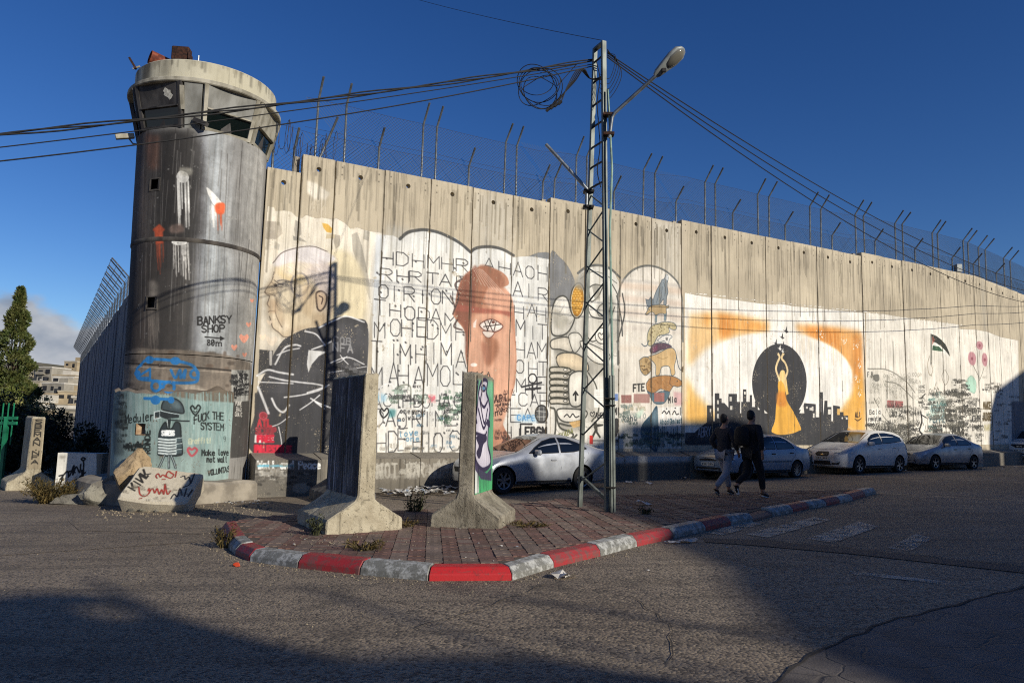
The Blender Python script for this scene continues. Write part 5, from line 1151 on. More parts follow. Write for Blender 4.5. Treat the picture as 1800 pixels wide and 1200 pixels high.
SB0 = leg2(ypix_t(1062, 320)) + pd * -.09; SB1 = atY(960, 254, B2[1] - .3)
mb = MB(); mb.tube([leg2(ypix_t(1062, 356)) + pd * -.09, SB0, SB1], .034, 8); mb.build('stub_arm', M_GALV, pole, smooth=60)
for y in (324, 352): mb = MB(); mb.box(leg2(ypix_t(1062, y)) + pd * -.05, (.2, .2, .04)); mb.build('clamp', M_POLED, pole)

# ------------------------------------------------------------------ cables
M_CAB = simple('black_cable', '0b0b0d', '101013', .8)
def span(p, q, sag, n=24):
    p, q = np.array(p, float), np.array(q, float); return [p + (q - p) * t - np.array([0, 0, 4 * sag * t * (1 - t)]) for t in np.linspace(0, 1, n)]
def cable(label, Ps, r, group=None):
    root_p = Ps[0]; mb = MB(); mb.tube(Ps, r, 5); return props(mb.build('overhead_cable', M_CAB, None, loc=root_p, smooth=60), label, 'cable', group)
ptop = leg2(ypix_t(1062, 96)) + pd * -.05
def left_end(y, Y=9.): return atY(-260, y, Y)
e = left_end(262)
for k in range(3):
    base = span(ptop + [0, 0, .02 * k], e + [0, 0, .02 * k], .12, 40)
    Ps = [p + np.array([0, .012 * math.sin(i * .9 + k * 2.1), .016 * math.cos(i * .9 + k * 2.1)]) for i, p in enumerate(base)]
    cable('thick twisted black cable, one of the bundle crossing in front of the tower head', Ps, .013, 'twisted bundle of cables')
cable('thin black cable hanging just under the twisted bundle at the tower head', span(ptop - [0, 0, .06], left_end(288), .10), .009)
cable('lowest black cable sagging across the top of the watchtower shaft', span(ptop - [0, 0, .10], left_end(310), .20), .011)
rt = leg1(ypix_t(1062, 92)) + pd * .07
for k, (xe, ye, sg) in enumerate(((1880, 512, .9), (1880, 522, 1.1), (1880, 540, 1.25))):
    cable(['upper cable running from the pole away over the fence', 'middle cable running from the pole away over the fence', 'lowest cable running from the pole away over the fence'][k], span(rt - [0, 0, .04 * k], atY(xe, ye, 36.), sg, 32), .012)
cable('single thin wire high in the sky reaching the pole top', span(leg1(1), atY(560, -60, 30.), .25), .006)
# the hanging coil and tails
cc = atY(948, 150, B1[1] - .2); mb = MB(); P = []
for k in range(200):
    a = k * .19; R = .34 + .07 * math.sin(k * .11) + .02 * math.sin(k * .53); P.append(cc + np.array([R * math.cos(a) * 1.0 + .05 * math.sin(k * .07), .12 * math.sin(k * .31), R * .92 * math.sin(a) - .1 * math.sin(k * .021)]))
mb.tube([ptop + [-.3, 0, -.05]] + P, .008, 4); 
props(mb.build('cable_coil', M_CAB, None, loc=cc), 'loose coil of spare black cable hanging left of the pole top', 'cable coil')
mb = MB()
for k in range(4):
    e2 = atY(966 + 7 * k, 190 - 4 * k, B1[1] - .15); mb.tube(curve([tuple(leg1(ypix_t(1062, 140)) + [0, 0, .02 * k]), tuple(leg2(ypix_t(1062, 128)) + [-.08, 0, .03]), tuple(atY(1026 - k * 3, 122, B1[1])), tuple(atY(1008 - 3 * k, 146 + k, B1[1])), tuple(e2)], 6), .012, 4); mb.tube([e2, e2 + [-.06, 0, -.06]], .03, 5)
props(mb.build('cable_tails', M_CAB, None, loc=ptop), 'bunch of cut cable ends with connectors drooping from the pole', 'cable ends', kind=None)
mb = MB()
for k in range(5): mb.tube(curve([tuple(rt + [0, 0, .02 * k]), tuple(rt + [.15 + .03 * k, -.05, -.1 - .08 * k]), tuple(rt + [.05, 0, -.5 - .1 * k]), tuple(leg1(ypix_t(1062, 130 + k * 8)) + [-.1, 0, 0])], 8), .006, 4)
mb.tube(curve([tuple(leg1(ypix_t(1062, y)) + [-.12 + .03 * math.sin(y * .1), -.02, 0]) for y in (110, 140, 180, 220, 260, 300, 330)], 5), .009, 4)
props(mb.build('cable_loops', M_CAB, None, loc=rt), 'thin slack black wires looped around the head of the lattice pole', 'wires')

# ================================================================== ground
def asphalt(name, gs, mul):
    k_ = lambda h: tuple(x * mul for x in lin(h))
    t = NT(name); v = t.coord('pos')
    big = t.noise(v, .22, 6, .6); mid = t.noise(v, 1.4, 5, .6); fine = t.noise(v, 42, 4, .7); vor = t.n('ShaderNodeTexVoronoi'); vor.inputs['Scale'].default_value = gs; t.l(v, vor.inputs['Vector'])
    c = t.mix(t.ramp(big, .36, .64), k_('7f7363'), k_('665a4c')); c = t.mix(t.ramp(mid, .45, .7, 0, .55), c, lin('8c7e6a')); c = t.mix(t.ramp(t.noise(t.coord('pos', (.5, 2.2, 1)), .8, 5), .52, .68, 0, .5), c, lin('4e463c'))
    grain = t.ramp(t.n('ShaderNodeSeparateColor').outputs[0], 0, 1)
    sp = t.n('ShaderNodeSeparateColor'); t.l(vor.outputs['Color'], sp.inputs[0])
    c = t.mix(t.ramp(sp.outputs[0], .55, .95, 0, .55), c, lin('a5957c')); c = t.mix(t.ramp(sp.outputs[1], .5, .95, 0, .85), c, lin('38332e')); c = t.mix(t.ramp(fine, .5, .72, 0, .4), c, lin('38332f'))
    h = t.math('ADD', t.math('MULTIPLY', vor.outputs['Distance'], -1.), t.math('MULTIPLY', fine, .7)); t.bump(h, .65, .012)
    st = t.ramp(t.noise(v, .55, 7, .7, 1.2), .56, .66, 0, .45); c = t.mix(st, c, lin('3f3931'))
    ty = t.ramp(t.noise(t.coord('pos', (.35, 3.2, 1)), 1.1, 4, .5), .55, .62, 0, .35); c = t.mix(ty, c, lin('4a4239')); dust = t.ramp(t.noise(v, 1.1, 6, .75), .55, .72, 0, .3); c = t.mix(dust, c, lin('9a8a70'))
    return t.set(c, .82)
M_ASPH = asphalt('worn_asphalt', 50, 1.26); M_ASPH2 = asphalt('coarse_asphalt', 36, 1.22); M_ASPH3 = asphalt('older_asphalt', 60, 1.25)
def gp(x, y, h=0.): return gnd(x, y, h)
def sheet(name, poly, mat, h, th=None):
    mb = MB(); P = [np.array([p[0], p[1], gz(p[0]) + h]) for p in poly]
    if th: mb.ext(P, (0, 0, -th))
    else: mb.add(P, [tuple(range(len(P)))])
    o = mb.build(name, mat, None, loc=(P[0][0], P[0][1], P[0][2])); return o
mb = MB(); N_ = 40; ext = 900
xs = np.concatenate([[-900, -400, -150], np.linspace(-60, 60, 21), [150, 400, 900]])
for x0, x1 in zip(xs[:-1], xs[1:]):
    f = lambda x: gz(max(-60, min(60, x))); mb.add([(x0, -300, f(x0)), (x1, -300, f(x1)), (x1, 900, f(x1)), (x0, 900, f(x0))], [(0, 1, 2, 3)])
props(mb.build('road', M_ASPH), kind='structure')
# repaired strips and patches, a few millimetres proud
M_PATCH = simple('dark_asphalt_patch', '4f4a46', '38342f', .8, scale=30, bump=.9, bscale=70, kind='pos', lo=.3, hi=.7)
t = NT('cracked_asphalt'); v = t.coord('pos'); vo = t.n('ShaderNodeTexVoronoi', feature='DISTANCE_TO_EDGE'); vo.inputs['Scale'].default_value = 2.6
nv = t.n('ShaderNodeMix'); nv.data_type = 'VECTOR'; nv.inputs[0].default_value = .12; t.l(v, nv.inputs[4]); 
nn = t.n('ShaderNodeTexNoise'); nn.inputs['Scale'].default_value = 3; t.l(v, nn.inputs['Vector']); t.l(nn.outputs['Color'], nv.inputs[5]); t.l(nv.outputs[1], vo.inputs['Vector'])
ck = t.ramp(vo.outputs['Distance'], .0, .03); c = t.mix(t.ramp(t.noise(v, 3, 6), .3, .7), lin('67605a'), lin('514b46')); c = t.mix(t.math('MULTIPLY', t.math('SUBTRACT', 1., ck), .3), c, lin('2a2724')); t.bump(t.math('ADD', ck, t.math('MULTIPLY', t.noise(v, 60, 5), .6)), .6, .012); M_CRACK = t.set(c, .8)
def pix_sheet(name, pix, mat, h): return props(sheet(name, [gp(x, y, h)[:2] for x, y in pix], mat, h), kind='structure')
pix_sheet('road_patch', [(500, 1118), (690, 1076), (865, 1040), (1010, 1016), (1250, 968), (1500, 976), (1800, 1010), (1900, 1020), (1900, 1230), (420, 1230)], M_ASPH2, .004)
pix_sheet('road_patch', [(120, 915), (330, 922), (352, 938), (140, 932)], M_ASPH3, .004)
pix_sheet('road_patch', [(-60, 958), (330, 940), (345, 952), (-60, 980)], M_ASPH3, .004)
pix_sheet('road_patch', [(1800, 1028), (1900, 1010), (1990, 1230), (1330, 1230), (1420, 1150), (1560, 1090), (1680, 1060)], M_CRACK, .008)
pix_sheet('road_patch', [(1235, 945), (1330, 948), (1500, 964), (1800, 996), (1800, 1006), (1500, 973), (1330, 958), (1240, 952)], M_PATCH, .008)
def crack(pix, w):
    mb = MB(); P = [gp(x, y, .012) for x, y in pix]
    for a, b in zip(P[:-1], P[1:]):
        k = 6; prev = None
        for i in range(k + 1):
            q = a + (b - a) * i / k; d = (b - a)[:2]; d = np.array([-d[1], d[0], 0]) / np.linalg.norm(d); j = rnd.uniform(-.03, .03) if 0 < i < k else 0; wi = w * rnd.uniform(.4, 1.3)
            L_, R_ = q + d * (j + wi), q + d * (j - wi)
            if prev is not None: mb.add([prev[0], prev[1], R_, L_], [(0, 1, 2, 3)])
            prev = (L_, R_)
    props(mb.build('road_crack', M_DARK2, None, loc=P[0]), kind='structure')
M_DARK2 = simple('crack_shadow_dirt', '2a2623', '35302b', .95)
crack([(1330, 946), (1500, 962), (1640, 977), (1800, 993)], .016); crack([(1105, 1045), (1150, 1075), (1180, 1100), (1176, 1160)], .004); crack([(700, 1110), (840, 1070), (960, 1025)], .006); crack([(1800, 1030), (1700, 1056), (1560, 1092), (1420, 1152), (1340, 1220)], .014); crack([(560, 1040), (700, 1056), (860, 1100)], .004)
# worn crossing stripes
t = NT('worn_road_paint'); v = t.coord('pos'); t.set(lin('b9b4a6'), .7); t.b.inputs['Alpha'].default_value = 1; wr = t.ramp(t.math('ADD', t.noise(v, 3.2, 4), t.math('MULTIPLY', t.noise(v, 38, 4, .7), .6)), .60, .94, 0, .68); t.l(wr, t.b.inputs['Alpha']); M_RP = t.mat
for q in ([(1418, 946), (1466, 953), (1545, 925), (1510, 916)], [(1310, 938), (1350, 944), (1460, 913), (1430, 908)], [(1560, 962), (1600, 968), (1640, 945), (1610, 938)], [(1240, 935), (1270, 940), (1340, 920), (1315, 915)], [(1495, 1008), (1680, 1028), (1690, 1024), (1500, 1003)]):
    pix_sheet('crossing_stripe', q, M_RP, .012)

# ------------------------------------------------------------------ brick island with red and white kerb
kerb = [(388, 934), (399, 962), (412, 975), (437, 986), (522, 998), (631, 1010), (752, 1021), (901, 1020), (975, 997), (1057, 977), (1121, 960), (1185, 946), (1242, 933), (1286, 923), (1325, 917), (1358, 907), (1395, 900), (1423, 894), (1454, 889), (1477, 884), (1500, 879), (1522, 872), (1541, 867)]
kcol = ['r', 'w', 'r', 'w', 'r', 'w', 'R', 'w', 'r', 'w', 'r', 'w', 'r', 'w', 'b', 'w', 'r', 'w', 'r', 'w', 'r', 'w']
KP = [gp(x, y, 0.) for x, y in kerb]
back = [(1500, 860), (1400, 862), (1300, 864), (1200, 868), (1090, 868), (1000, 874), (905, 884), (800, 892), (700, 896), (600, 900), (520, 903), (440, 908), (400, 918)]
BP = [gp(x, y, .12) for x, y in back]
HP = .125
def paint_mat(name, c1, c2, w=.5):
    t = NT(name); v = t.coord('pos'); n = t.math('ADD', t.noise(v, 9, 6, .65), t.math('MULTIPLY', t.noise(v, 45, 4), .4)); c = t.mix(t.ramp(n, w + .12, w + .34), lin(c1), lin(c2)); c = t.mix(t.ramp(t.noise(t.coord('pos', (3, 14, 3)), 3, 5), .55, .7, 0, .5), c, lin('4a463f')); t.bump(n, .35, .01); return t.set(c, .62)
MK = {'r': paint_mat('red_kerb_paint', '96262a', '6e4440'), 'R': paint_mat('bright_red_kerb_paint', 'b01c20', '7a2a28', .6), 'w': paint_mat('white_kerb_paint', 'a9aaa6', '6f6f69', .44), 'b': paint_mat('worn_kerb_paint', '6a4540', '4c433e')}
pav = thing('brick_pavement', (2.0, 11.5, gz(2)), None, None); props(pav, kind='structure')
cen = np.mean([p[:2] for p in KP + BP], 0)
def inward(i):
    a = KP[max(0, i - 1)]; b = KP[min(len(KP) - 1, i + 1)]; d = (b - a)[:2]; n = np.array([-d[1], d[0]]); n /= np.linalg.norm(n); return n
KIN = []
for i, p in enumerate(KP):
    n = inward(i); KIN.append(p[:2] + n * .22)
KIN[0] = KP[0][:2] + np.array([.16, .14]); KIN[-1] = KP[-1][:2] + np.array([-.25, .05])
for i in range(len(KP) - 1):
    a, b = KP[i][:2], KP[i + 1][:2]; ai, bi = KIN[i], KIN[i + 1]; d = (b - a) / np.linalg.norm(b - a); g = .006
    a2, b2, ai2, bi2 = a + d * g, b - d * g, ai + d * g, bi - d * g
    def up(p, z): return (p[0], p[1], gz(p[0]) + z)
    m = a2 + (ai2 - a2) * .35; m2 = b2 + (bi2 - b2) * .35; ht = .15 * rnd.uniform(.95, 1.04); sk = .0
    if kcol[i] == 'b': ht = .10
    mb = MB(); vs = [up(a2, -.1), up(b2, -.1), up(b2 + (bi2 - b2) * .05, ht * .45), up(a2 + (ai2 - a2) * .05, ht * .45), up(m, ht * .93), up(m2, ht * .93), up(ai2, ht), up(bi2, ht), up(ai2, -.1), up(bi2, -.1)]
    mb.add(vs, [(0, 1, 2, 3), (3, 2, 5, 4), (4, 5, 7, 6), (6, 7, 9, 8), (0, 3, 4, 6, 8), (1, 9, 7, 5, 2)]); mb.build('kerbstone', MK[kcol[i]], pav, bevel=.008)
# far edging and bed
isl = [p for p in KIN] + [p[:2] for p in BP]
mb = MB(); P = [np.array([p[0], p[1], gz(p[0]) + HP - .012]) for p in isl]; mb.ext(P, (0, 0, -.3))
M_BED = simple('sandy_joint_bed', '5c5147', '463d35', .95, kind='pos', scale=6, bump=.4); mb.build('paving_bed', M_BED, pav)
def inside(p, poly):
    c = False; n = len(poly)
    for i in range(n):
        a, b = poly[i], poly[i - 1]
        if (a[1] > p[1]) != (b[1] > p[1]) and p[0] < (b[0] - a[0]) * (p[1] - a[1]) / (b[1] - a[1]) + a[0]: c = not c
    return c
MPV = [simple('red_paver', '6e5149', '594239', .85, kind='pos', scale=2.2, bump=.35, rand=False), simple('grey_brown_paver', '75645a', '5d4f46', .85, kind='pos', scale=2.2, bump=.35, rand=False)]
ang = math.radians(6); ca, sa = math.cos(ang), math.sin(ang); bw, bh = .20, .105; cells = []
xs_ = [p[0] for p in isl]; ys_ = [p[1] for p in isl]; cx, cy = np.mean(xs_), np.mean(ys_)
for i in range(-70, 70):
    for j in range(-80, 80):
        lx, ly = i * bw, j * bh; x, y = cx + lx * ca - ly * sa, cy + lx * sa + ly * ca
        if not (min(xs_) < x < max(xs_) and min(ys_) < y < max(ys_)): continue
        ok = all(inside((x + ox * ca - oy * sa, y + ox * sa + oy * ca), isl) for ox in (-.1, .1) for oy in (-.06, .06))
        if ok: cells.append((math.hypot(x, y), x, y, i, j))
cells.sort()
zig = [(-.1, -.05), (-.05, -.035), (.0, -.06), (.05, -.035), (.1, -.05), (.1, .065), (.05, .08), (.0, .055), (-.05, .08), (-.1, .065)]
zig = [(x * .97, y * .80 - .007) for x, y in zig]
protos = []
for k in range(2):
    mb = MB(); mb.prism(zig, -.05, 0.); protos.append(mb.mesh('paver', MPV[k]))
inv = world_of(pav).inverted(); rest = [MB(), MB()]
for n_, (dist, x, y, i, j) in enumerate(cells):
    k = i % 2
    if rnd.random() < .12: k = 1 - k
    z = gz(x) + HP + rnd.uniform(-.004, .005)
    if n_ < 300:
        o = bpy.data.objects.new('paver', protos[k]); link(o); o.parent = pav; o.location = inv @ Vector((x, y, z)); o.rotation_euler = (rnd.uniform(-.012, .012), rnd.uniform(-.012, .012), ang)
    else:
        tx, ty = rnd.uniform(-.012, .012), rnd.uniform(-.012, .012)
        P = [(x + a * ca - b * sa, y + a * sa + b * ca, z + a * tx + b * ty) for a, b in zig]; rest[k].add(P + [(p[0], p[1], p[2] - .04) for p in P], [tuple(range(10))] + [(q, q + 10, (q + 1) % 10 + 10, (q + 1) % 10) for q in range(10)])
allr = MB()
for k in range(2):
    for v_, in (): pass
    b = len(allr.v); allr.v += rest[k].v; allr.f += [tuple(q + b for q in f) for f in rest[k].f]; allr.m += [k] * len(rest[k].f); allr.uv += [None] * len(rest[k].f)
allr.build('far_pavers', MPV, pav)['kind'] = 'stuff'

# ================================================================== T-shaped concrete barriers
def tbarrier(F0, p, e, w, Ln, H, label, mats, tilt=0., paint=None, thick=.22, fh=.10, cone=.46, face=None):
    """F0 near left foot corner, p along the profile, e along the slab; the profile is an upside-down T"""
    root = thing('concrete_barrier', (F0[0] + p[0] * w / 2, F0[1] + p[1] * w / 2, gz(F0[0]) + HPB), label, 'barrier')
    p3 = np.array([p[0], p[1], 0]); e3 = np.array([e[0], e[1], 0]); z0 = gz(F0[0]) + HPB; c = w / 2; tb = thick / 2 * 1.12; tt = thick / 2
    B = np.array([F0[0], F0[1], z0])
    prof = [(0, -.02), (w, -.02), (w, .20), (c + tb + .03, cone), (c + tb, cone + .08), (c + tt, H), (c - tt, H), (c - tb, cone + .08), (c - tb - .03, cone), (0, .20)]
    mb = MB(); nseg = 14; g = random.Random(int(Ln * 100 + F0[0] * 7))
    rows = []
    for k in range(nseg + 1):
        off = e3 * Ln * k / nseg
        rows.append([B + p3 * (a + (rnd.uniform(-.006, .006))) + off + [0, 0, z + (rnd.uniform(-.015, .012) if z > 1 else rnd.uniform(-.006, .006))] for a, z in prof])
    vs = [q for r in rows for q in r]; n = len(prof)
    fs = [(k * n + i, k * n + (i + 1) % n, (k + 1) * n + (i + 1) % n, (k + 1) * n + i) for k in range(nseg) for i in range(n)] + [tuple(range(n - 1, -1, -1)), tuple(nseg * n + i for i in range(n))]
    mb.add(vs, fs); bo = mb.build('body', mats, root, bevel=.022); me = bo.data
    bm = bmesh.new(); bm.from_mesh(me); bmesh.ops.triangulate(bm, faces=[f for f in bm.faces if len(f.verts) > 4]); bmesh.ops.subdivide_edges(bm, edges=[e for e in bm.edges if e.calc_length() > .16], cuts=2, use_grid_fill=True)
    for v_ in bm.verts:
        q = v_.co * 9; from_n = mathutils.noise.noise(q) * .5 + mathutils.noise.noise(q * 2.7) * .5; sharp = 1. if any(len(e.link_faces) == 2 and e.calc_face_angle(0) > .4 for e in v_.link_edges) else .35
        v_.co -= v_.normal * (max(0, from_n) * .030 * sharp + .004 * from_n)
    bm.to_mesh(me); bm.free()
    if face:
        cv, mat, side = face; s_ = 1 if side > 0 else -1
        a0, a1 = c + s_ * (tb + .012), c + s_ * (tt + .012)
        q = [(0.02, cone + .05, a0), (Ln - .02, cone + .05, a0), (Ln - .02, H - .04, a1), (.02, H - .04, a1)]
        mb = MB(); mb.add([B + p3 * a + e3 * l + [0, 0, z] for l, z, a in q], [(0, 1, 2, 3)], 0, [[cv.uv(l, z) for l, z, a in q]]); mb.build('painted_face', mat, root, recalc=False)
    return root, B, p3, e3
HPB = .11
def smap(B, p3, e3, a):
    def f(x, y):
        q = onplane(x, y, B + p3 * a, p3); return float((q - B) @ e3), float((q - B)[2])
    return f
def rough_conc(name, c1, c2, dark, pits=.35):
    t = NT(name); v = t.coord('pos'); c = t.mix(t.ramp(t.noise(v, 2.6, 7, .65), .34, .66), lin(c1), lin(c2))
    c = t.mix(t.ramp(t.noise(t.coord('pos', (7, 7, .8)), 1.7, 6, .6), .52, .70, 0, .65), c, lin(dark)); c = t.mix(t.ramp(t.noise(v, 5.5, 7, .75, .8), .56, .64, 0, .6), c, lin(dark))
    vo = t.n('ShaderNodeTexVoronoi'); vo.inputs['Scale'].default_value = 26; t.l(v, vo.inputs['Vector']); pit = t.ramp(vo.outputs['Distance'], .12, .24, 1, 0); pm = t.math('MULTIPLY', pit, t.ramp(t.noise(v, 3.3, 4), .42, .6))
    c = t.mix(t.math('MULTIPLY', pm, pits), c, lin('2c271f')); h = t.math('SUBTRACT', t.math('ADD', t.noise(v, 14, 8, .7), t.math('MULTIPLY', t.noise(v, 70, 4), .4)), t.math('MULTIPLY', pm, .8)); t.bump(h, .8, .025); return t.set(c, .92)
M_BARL = rough_conc('pale_barrier_concrete', 'b9b098', '9d937c', '4f483a'); M_BARD = rough_conc('stained_barrier_concrete', '989180', '736c5d', '332e26', .8)
F0 = gnd(572, 942, HPB); F1 = gnd(707, 932, HPB); p = (F1 - F0)[:2]; w = float(np.linalg.norm(p)); p /= w; e = np.array([-p[1], p[0]])
B_ = np.array([F0[0], F0[1], gz(F0[0]) + HPB]); p3_ = np.array([*p, 0]); e3_ = np.array([*e, 0])
BC1 = Canvas('barrier_left_paint', -.05, 1.6, -.05, 2.4, 110, smap(B_, p3_, e3_, w / 2 - .13))
g = random.Random(5)
BC1.poly([(0, 0), (400, 0), (400, 400), (0, 400)], '3c3e45', .96, raw=True)  # whole left face laid in dark charcoal grey
for k in range(230): u = g.uniform(0, 180); y0 = g.uniform(60, 260); BC1.line([(u, y0), (u + g.uniform(-4, 4), y0 - g.uniform(10, 90))], g.uniform(.01, .05), g.choice(['17181c', '6c6e75', '94939a', '24252a', 'a9a59c']), g.uniform(.25, .75), .8, raw=True)
BC1.weather(.5, .06, 3)
BC1.line([(85, 20), (86, 262)], .05, '17181b', .9, raw=True); BC1.poly([(30, 70), (70, 66), (70, 110), (32, 112)], '8d8a82', .25, .04, raw=True)
M_BP1 = painted('charcoal_face', BC1, concrete_streaked('6f6b63', '57534c', '23211e'), wear=.3, bump=.6)
tbarrier(F0, p, e, w, 1.5, 2.28, 'free standing concrete barrier slab with a charcoal grey face, nearest the red kerb corner', M_BARL, face=(BC1, M_BP1, -1))
F0 = gnd(755, 927.5, HPB); F1 = gnd(879, 931, HPB); p = (F1 - F0)[:2]; w = float(np.linalg.norm(p)); p /= w; e = np.array([-p[1], p[0]])
B_ = np.array([F0[0], F0[1], gz(F0[0]) + HPB]); p3_ = np.array([*p, 0]); e3_ = np.array([*e, 0])
BC2 = Canvas('barrier_right_paint', -.05, 1.35, -.05, 2.4, 120, smap(B_, p3_, e3_, w / 2 + .135))
c = BC2
c.poly("826,668 868,672 868,880 826,880", '5aa878', .97, .02); c.poly("832,812 842,812 842,864 834,864", 'd8dcd6', .9); c.poly("832,812 866,818 866,874 832,878", '3fa063', .85, .02); c.poly("832,808 841,810 842,866 833,868", 'dcdcd8', .95)
c.poly("830,668 866,668 866,700 850,700 835,720 830,716", '8cc4a4', .5, .03)
PU = '2a2340'
c.shape("846,676 852,668 858,672 856,690 860,704 862,720 860,740 858,780 862,800 862,816 852,826 842,820 836,806 834,770 836,744 840,716 842,694", 'd9d4de', PU, .06)
for q in ("834,676 838,670 840,690 832,720", "838,678 842,672 838,704", "848,690 846,706 852,716 858,706", "844,700 852,744 858,720", "842,720 850,752 856,744", "836,746 832,740 834,730", "838,762 852,766 856,760", "834,790 838,812 848,824 860,820"): c.line(curve(q), .05, PU)
c.poly(ellp(851, 683, 4, 5), '5b86a8'); c.line(ellp(851, 683, 4, 5), .03, PU); c.shape("838,768 854,764 856,774 850,782 846,800 842,806 838,796 842,784", PU, None)
c.poly("836,810 842,824 856,832 864,822 864,845 846,842 836,826", '3a3050', .95); c.poly("832,736 838,732 840,744 834,750", PU, .95); c.poly("856,736 862,740 862,752 857,748", PU, .95); c.drips(838, 862, 832, 12, 14, 34, .025, '27463a', 8, .8); c.line("841,824 840,870", .03, '1c1c22')
M_BP2 = painted('graffiti_face', BC2, concrete_streaked('8f8672', '756d5c', '3b352d'), wear=.08, bump=.5)
tbarrier(F0, p, e, w, 1.2, 2.34, 'free standing concrete barrier slab with purple and green graffiti, beside the lattice pole', [M_BARD], face=(BC2, M_BP2, 1))
F0 = atY(556, 870, 15.6); F0[2] = 0; p = np.array([.87, .49]); p /= np.hypot(*p); e = np.array([-p[1], p[0]]); hh = HPB; HPB = 0.0
F0 = np.array([-3.86, 15.9, 0])
tbarrier(F0, p, e, 1.12, 1.35, 2.03, 'grey painted concrete barrier half hidden behind the charcoal faced one, near the ledge', [simple('grey_painted_barrier', '6b6863', '4b4947', .9, scale=4, bump=.5)])
F0 = gnd(62, 853, 0); p = np.array([.75, .66]); p /= np.hypot(*p); e = np.array([-p[1], p[0]])
e = np.array([-.94, .35]); p = np.array([.35, .94])
F0 = np.array([-13.95, 20.9, 0]) * .915; p = np.array([.93, .36]); e = np.array([-.62, .78])
p /= np.hypot(*p); e /= np.hypot(*e)
B_ = np.array([F0[0], F0[1], gz(F0[0])]); p3_ = np.array([*p, 0])
r_, B_, p3_, e3_ = tbarrier(F0, p, e, 1.15, 1.45, 1.88, 'low grey concrete barrier with lettering down its edge, beside the green gate', [M_BARL], thick=.30)
# lettering down its end face
n3 = np.cross(p3_, [0, 0, 1.])
BC3 = Canvas('barrier_edge_paint', 0, 1.3, -.05, 2.1, 110, lambda x, y: (0, 0))
for k, ch in enumerate("SBEMAN.NFA"):
    for stq in FONT[ch]:
        BC3.line([((.51 + gx / 4 * .14) * 110, (1.72 - k * .115 + gy / 6 * .09 + .05) * 110) for gx, gy in stq], .03, '23221f', 1, .4, raw=True)
q = [(.45, .56), (.70, .56), (.705, 1.84), (.445, 1.84)]
M_BP3 = painted('edge_lettering', BC3, concrete_streaked('9f9379', '8a7f69', '4a443a'), wear=.05)
mb = MB(); mb.add([B_ + p3_ * a - e3_ * .012 + [0, 0, z] for a, z in q], [(0, 1, 2, 3)], 0, [[BC3.uv(a, z) for a, z in q]]); mb.build('edge_face', M_BP3, r_, recalc=False)
# ================================================================== unseen houses across the street, behind the viewer, roof lines shaped to cast the long shadows
SP = np.array([-SH[1], SH[0]]); TE = math.tan(SUNEL); K0 = 26.
def sunframe(a, k, z): q = SP * a + SH * k; return np.array([q[0], q[1], z])
M_STONE = simple('house_stone', '9a8f7c', '857a68', .9, scale=1.2, bump=.2)
M_WIN = simple('house_window', '14181c', None, .15)
def street_house(label, outline, depth, floors):
    """outline: (a, height) of the roof line across the sun's direction, facade K0 away"""
    a0, a1 = outline[0][0], outline[-1][0]
    o3 = sunframe((a0 + a1) / 2, K0, 0); root = thing('street_house', o3, label, 'house')
    mb = MB(); face = [sunframe(a0, K0, -2), sunframe(a1, K0, -2)] + [sunframe(a, K0, h) for a, h in reversed(outline)]
    off = np.array([*(SH * depth), 0]); mb.ext(face, off); mb.build('wall', M_STONE, root)
    hm = min(h for _, h in outline)
    nW = max(1, int((a1 - a0) / 3)); fl = max(1, int(hm // 3.2))
    for i in range(nW):
        for j in range(fl):
            a = a0 + (a1 - a0) * (i + .5) / nW; z = 1.6 + j * 3.1
            mb = MB(); mb.ext([sunframe(a - .55, K0 - .03, z - .7), sunframe(a + .55, K0 - .03, z - .7), sunframe(a + .55, K0 - .03, z + .7), sunframe(a - .55, K0 - .03, z + .7)], off * .004); mb.build('window', M_WIN, root)
street_house('stone house with a flat parapet across the street, shading the near road', [(-14, 13.1), (-2, 13.3), (2.3, 13.40), (2.64, 13.36), (2.66, 12.78), (2.88, 12.76), (2.90, 12.9), (3.02, 12.85), (3.10, 12.6), (3.2, 12.2), (3.3, 11.9), (3.7, 11.78), (4.2, 11.55), (4.5, 11.1), (4.9, 10.7)], 8, 3)  # unseen roof line, notched for a light patch in the road shadow
rh = bpy.data.objects['street_house']
mb = MB(); mb.ext([sunframe(2.6, K0, 13.06), sunframe(3.0, K0, 12.98), sunframe(3.0, K0, 13.18), sunframe(2.6, K0, 13.36)], np.array([*(SH * .3), 0])); mb.build('roof_shadow_beam', M_STONE, rh)  # unseen beam added above the notch to close off the light patch
for (a0_, h0_, a1_, h1_, r_) in ((4.05, 11.4, 4.46, 12.75, .05),):
    mb = MB(); mb.tube([sunframe(a0_, K0 + .2, h0_ - .3), sunframe(a1_, K0 + .2, h1_)], r_, 6); mb.build('roof_shadow_mast', M_STONE, rh)  # unseen mast added for a thin shadow line on the road
mb = MB(); mb.ext([sunframe(2.92, K0, 12.7), sunframe(3.08, K0, 12.7), sunframe(3.27, K0, 13.46), sunframe(3.16, K0, 13.44)], np.array([*(SH * .2), 0])); mb.build('roof_shadow_stay', M_STONE, rh)  # unseen stay added to throw the spike of the road shadow
street_house('stone house across the street with a long sloping roof, shading the brick island', [(5.0, 10.6), (5.25, 10.85), (5.75, 11.15), (6.7, 11.4), (7.5, 11.64), (8.1, 11.76), (8.9, 12.1), (10.15, 12.7), (11., 13.2), (12.5, 13.95), (12.9, 14.7), (13.3, 15.7), (14.4, 15.75), (14.75, 15.15), (16.0, 15.05), (16.5, 15.6), (17.6, 16.2), (18.5, 16.45), (19.75, 16.72), (20.1, 17.0)], 9, 4)  # unseen roof line, humped to shade the silver car's front
rh2 = bpy.data.objects['street_house.001']
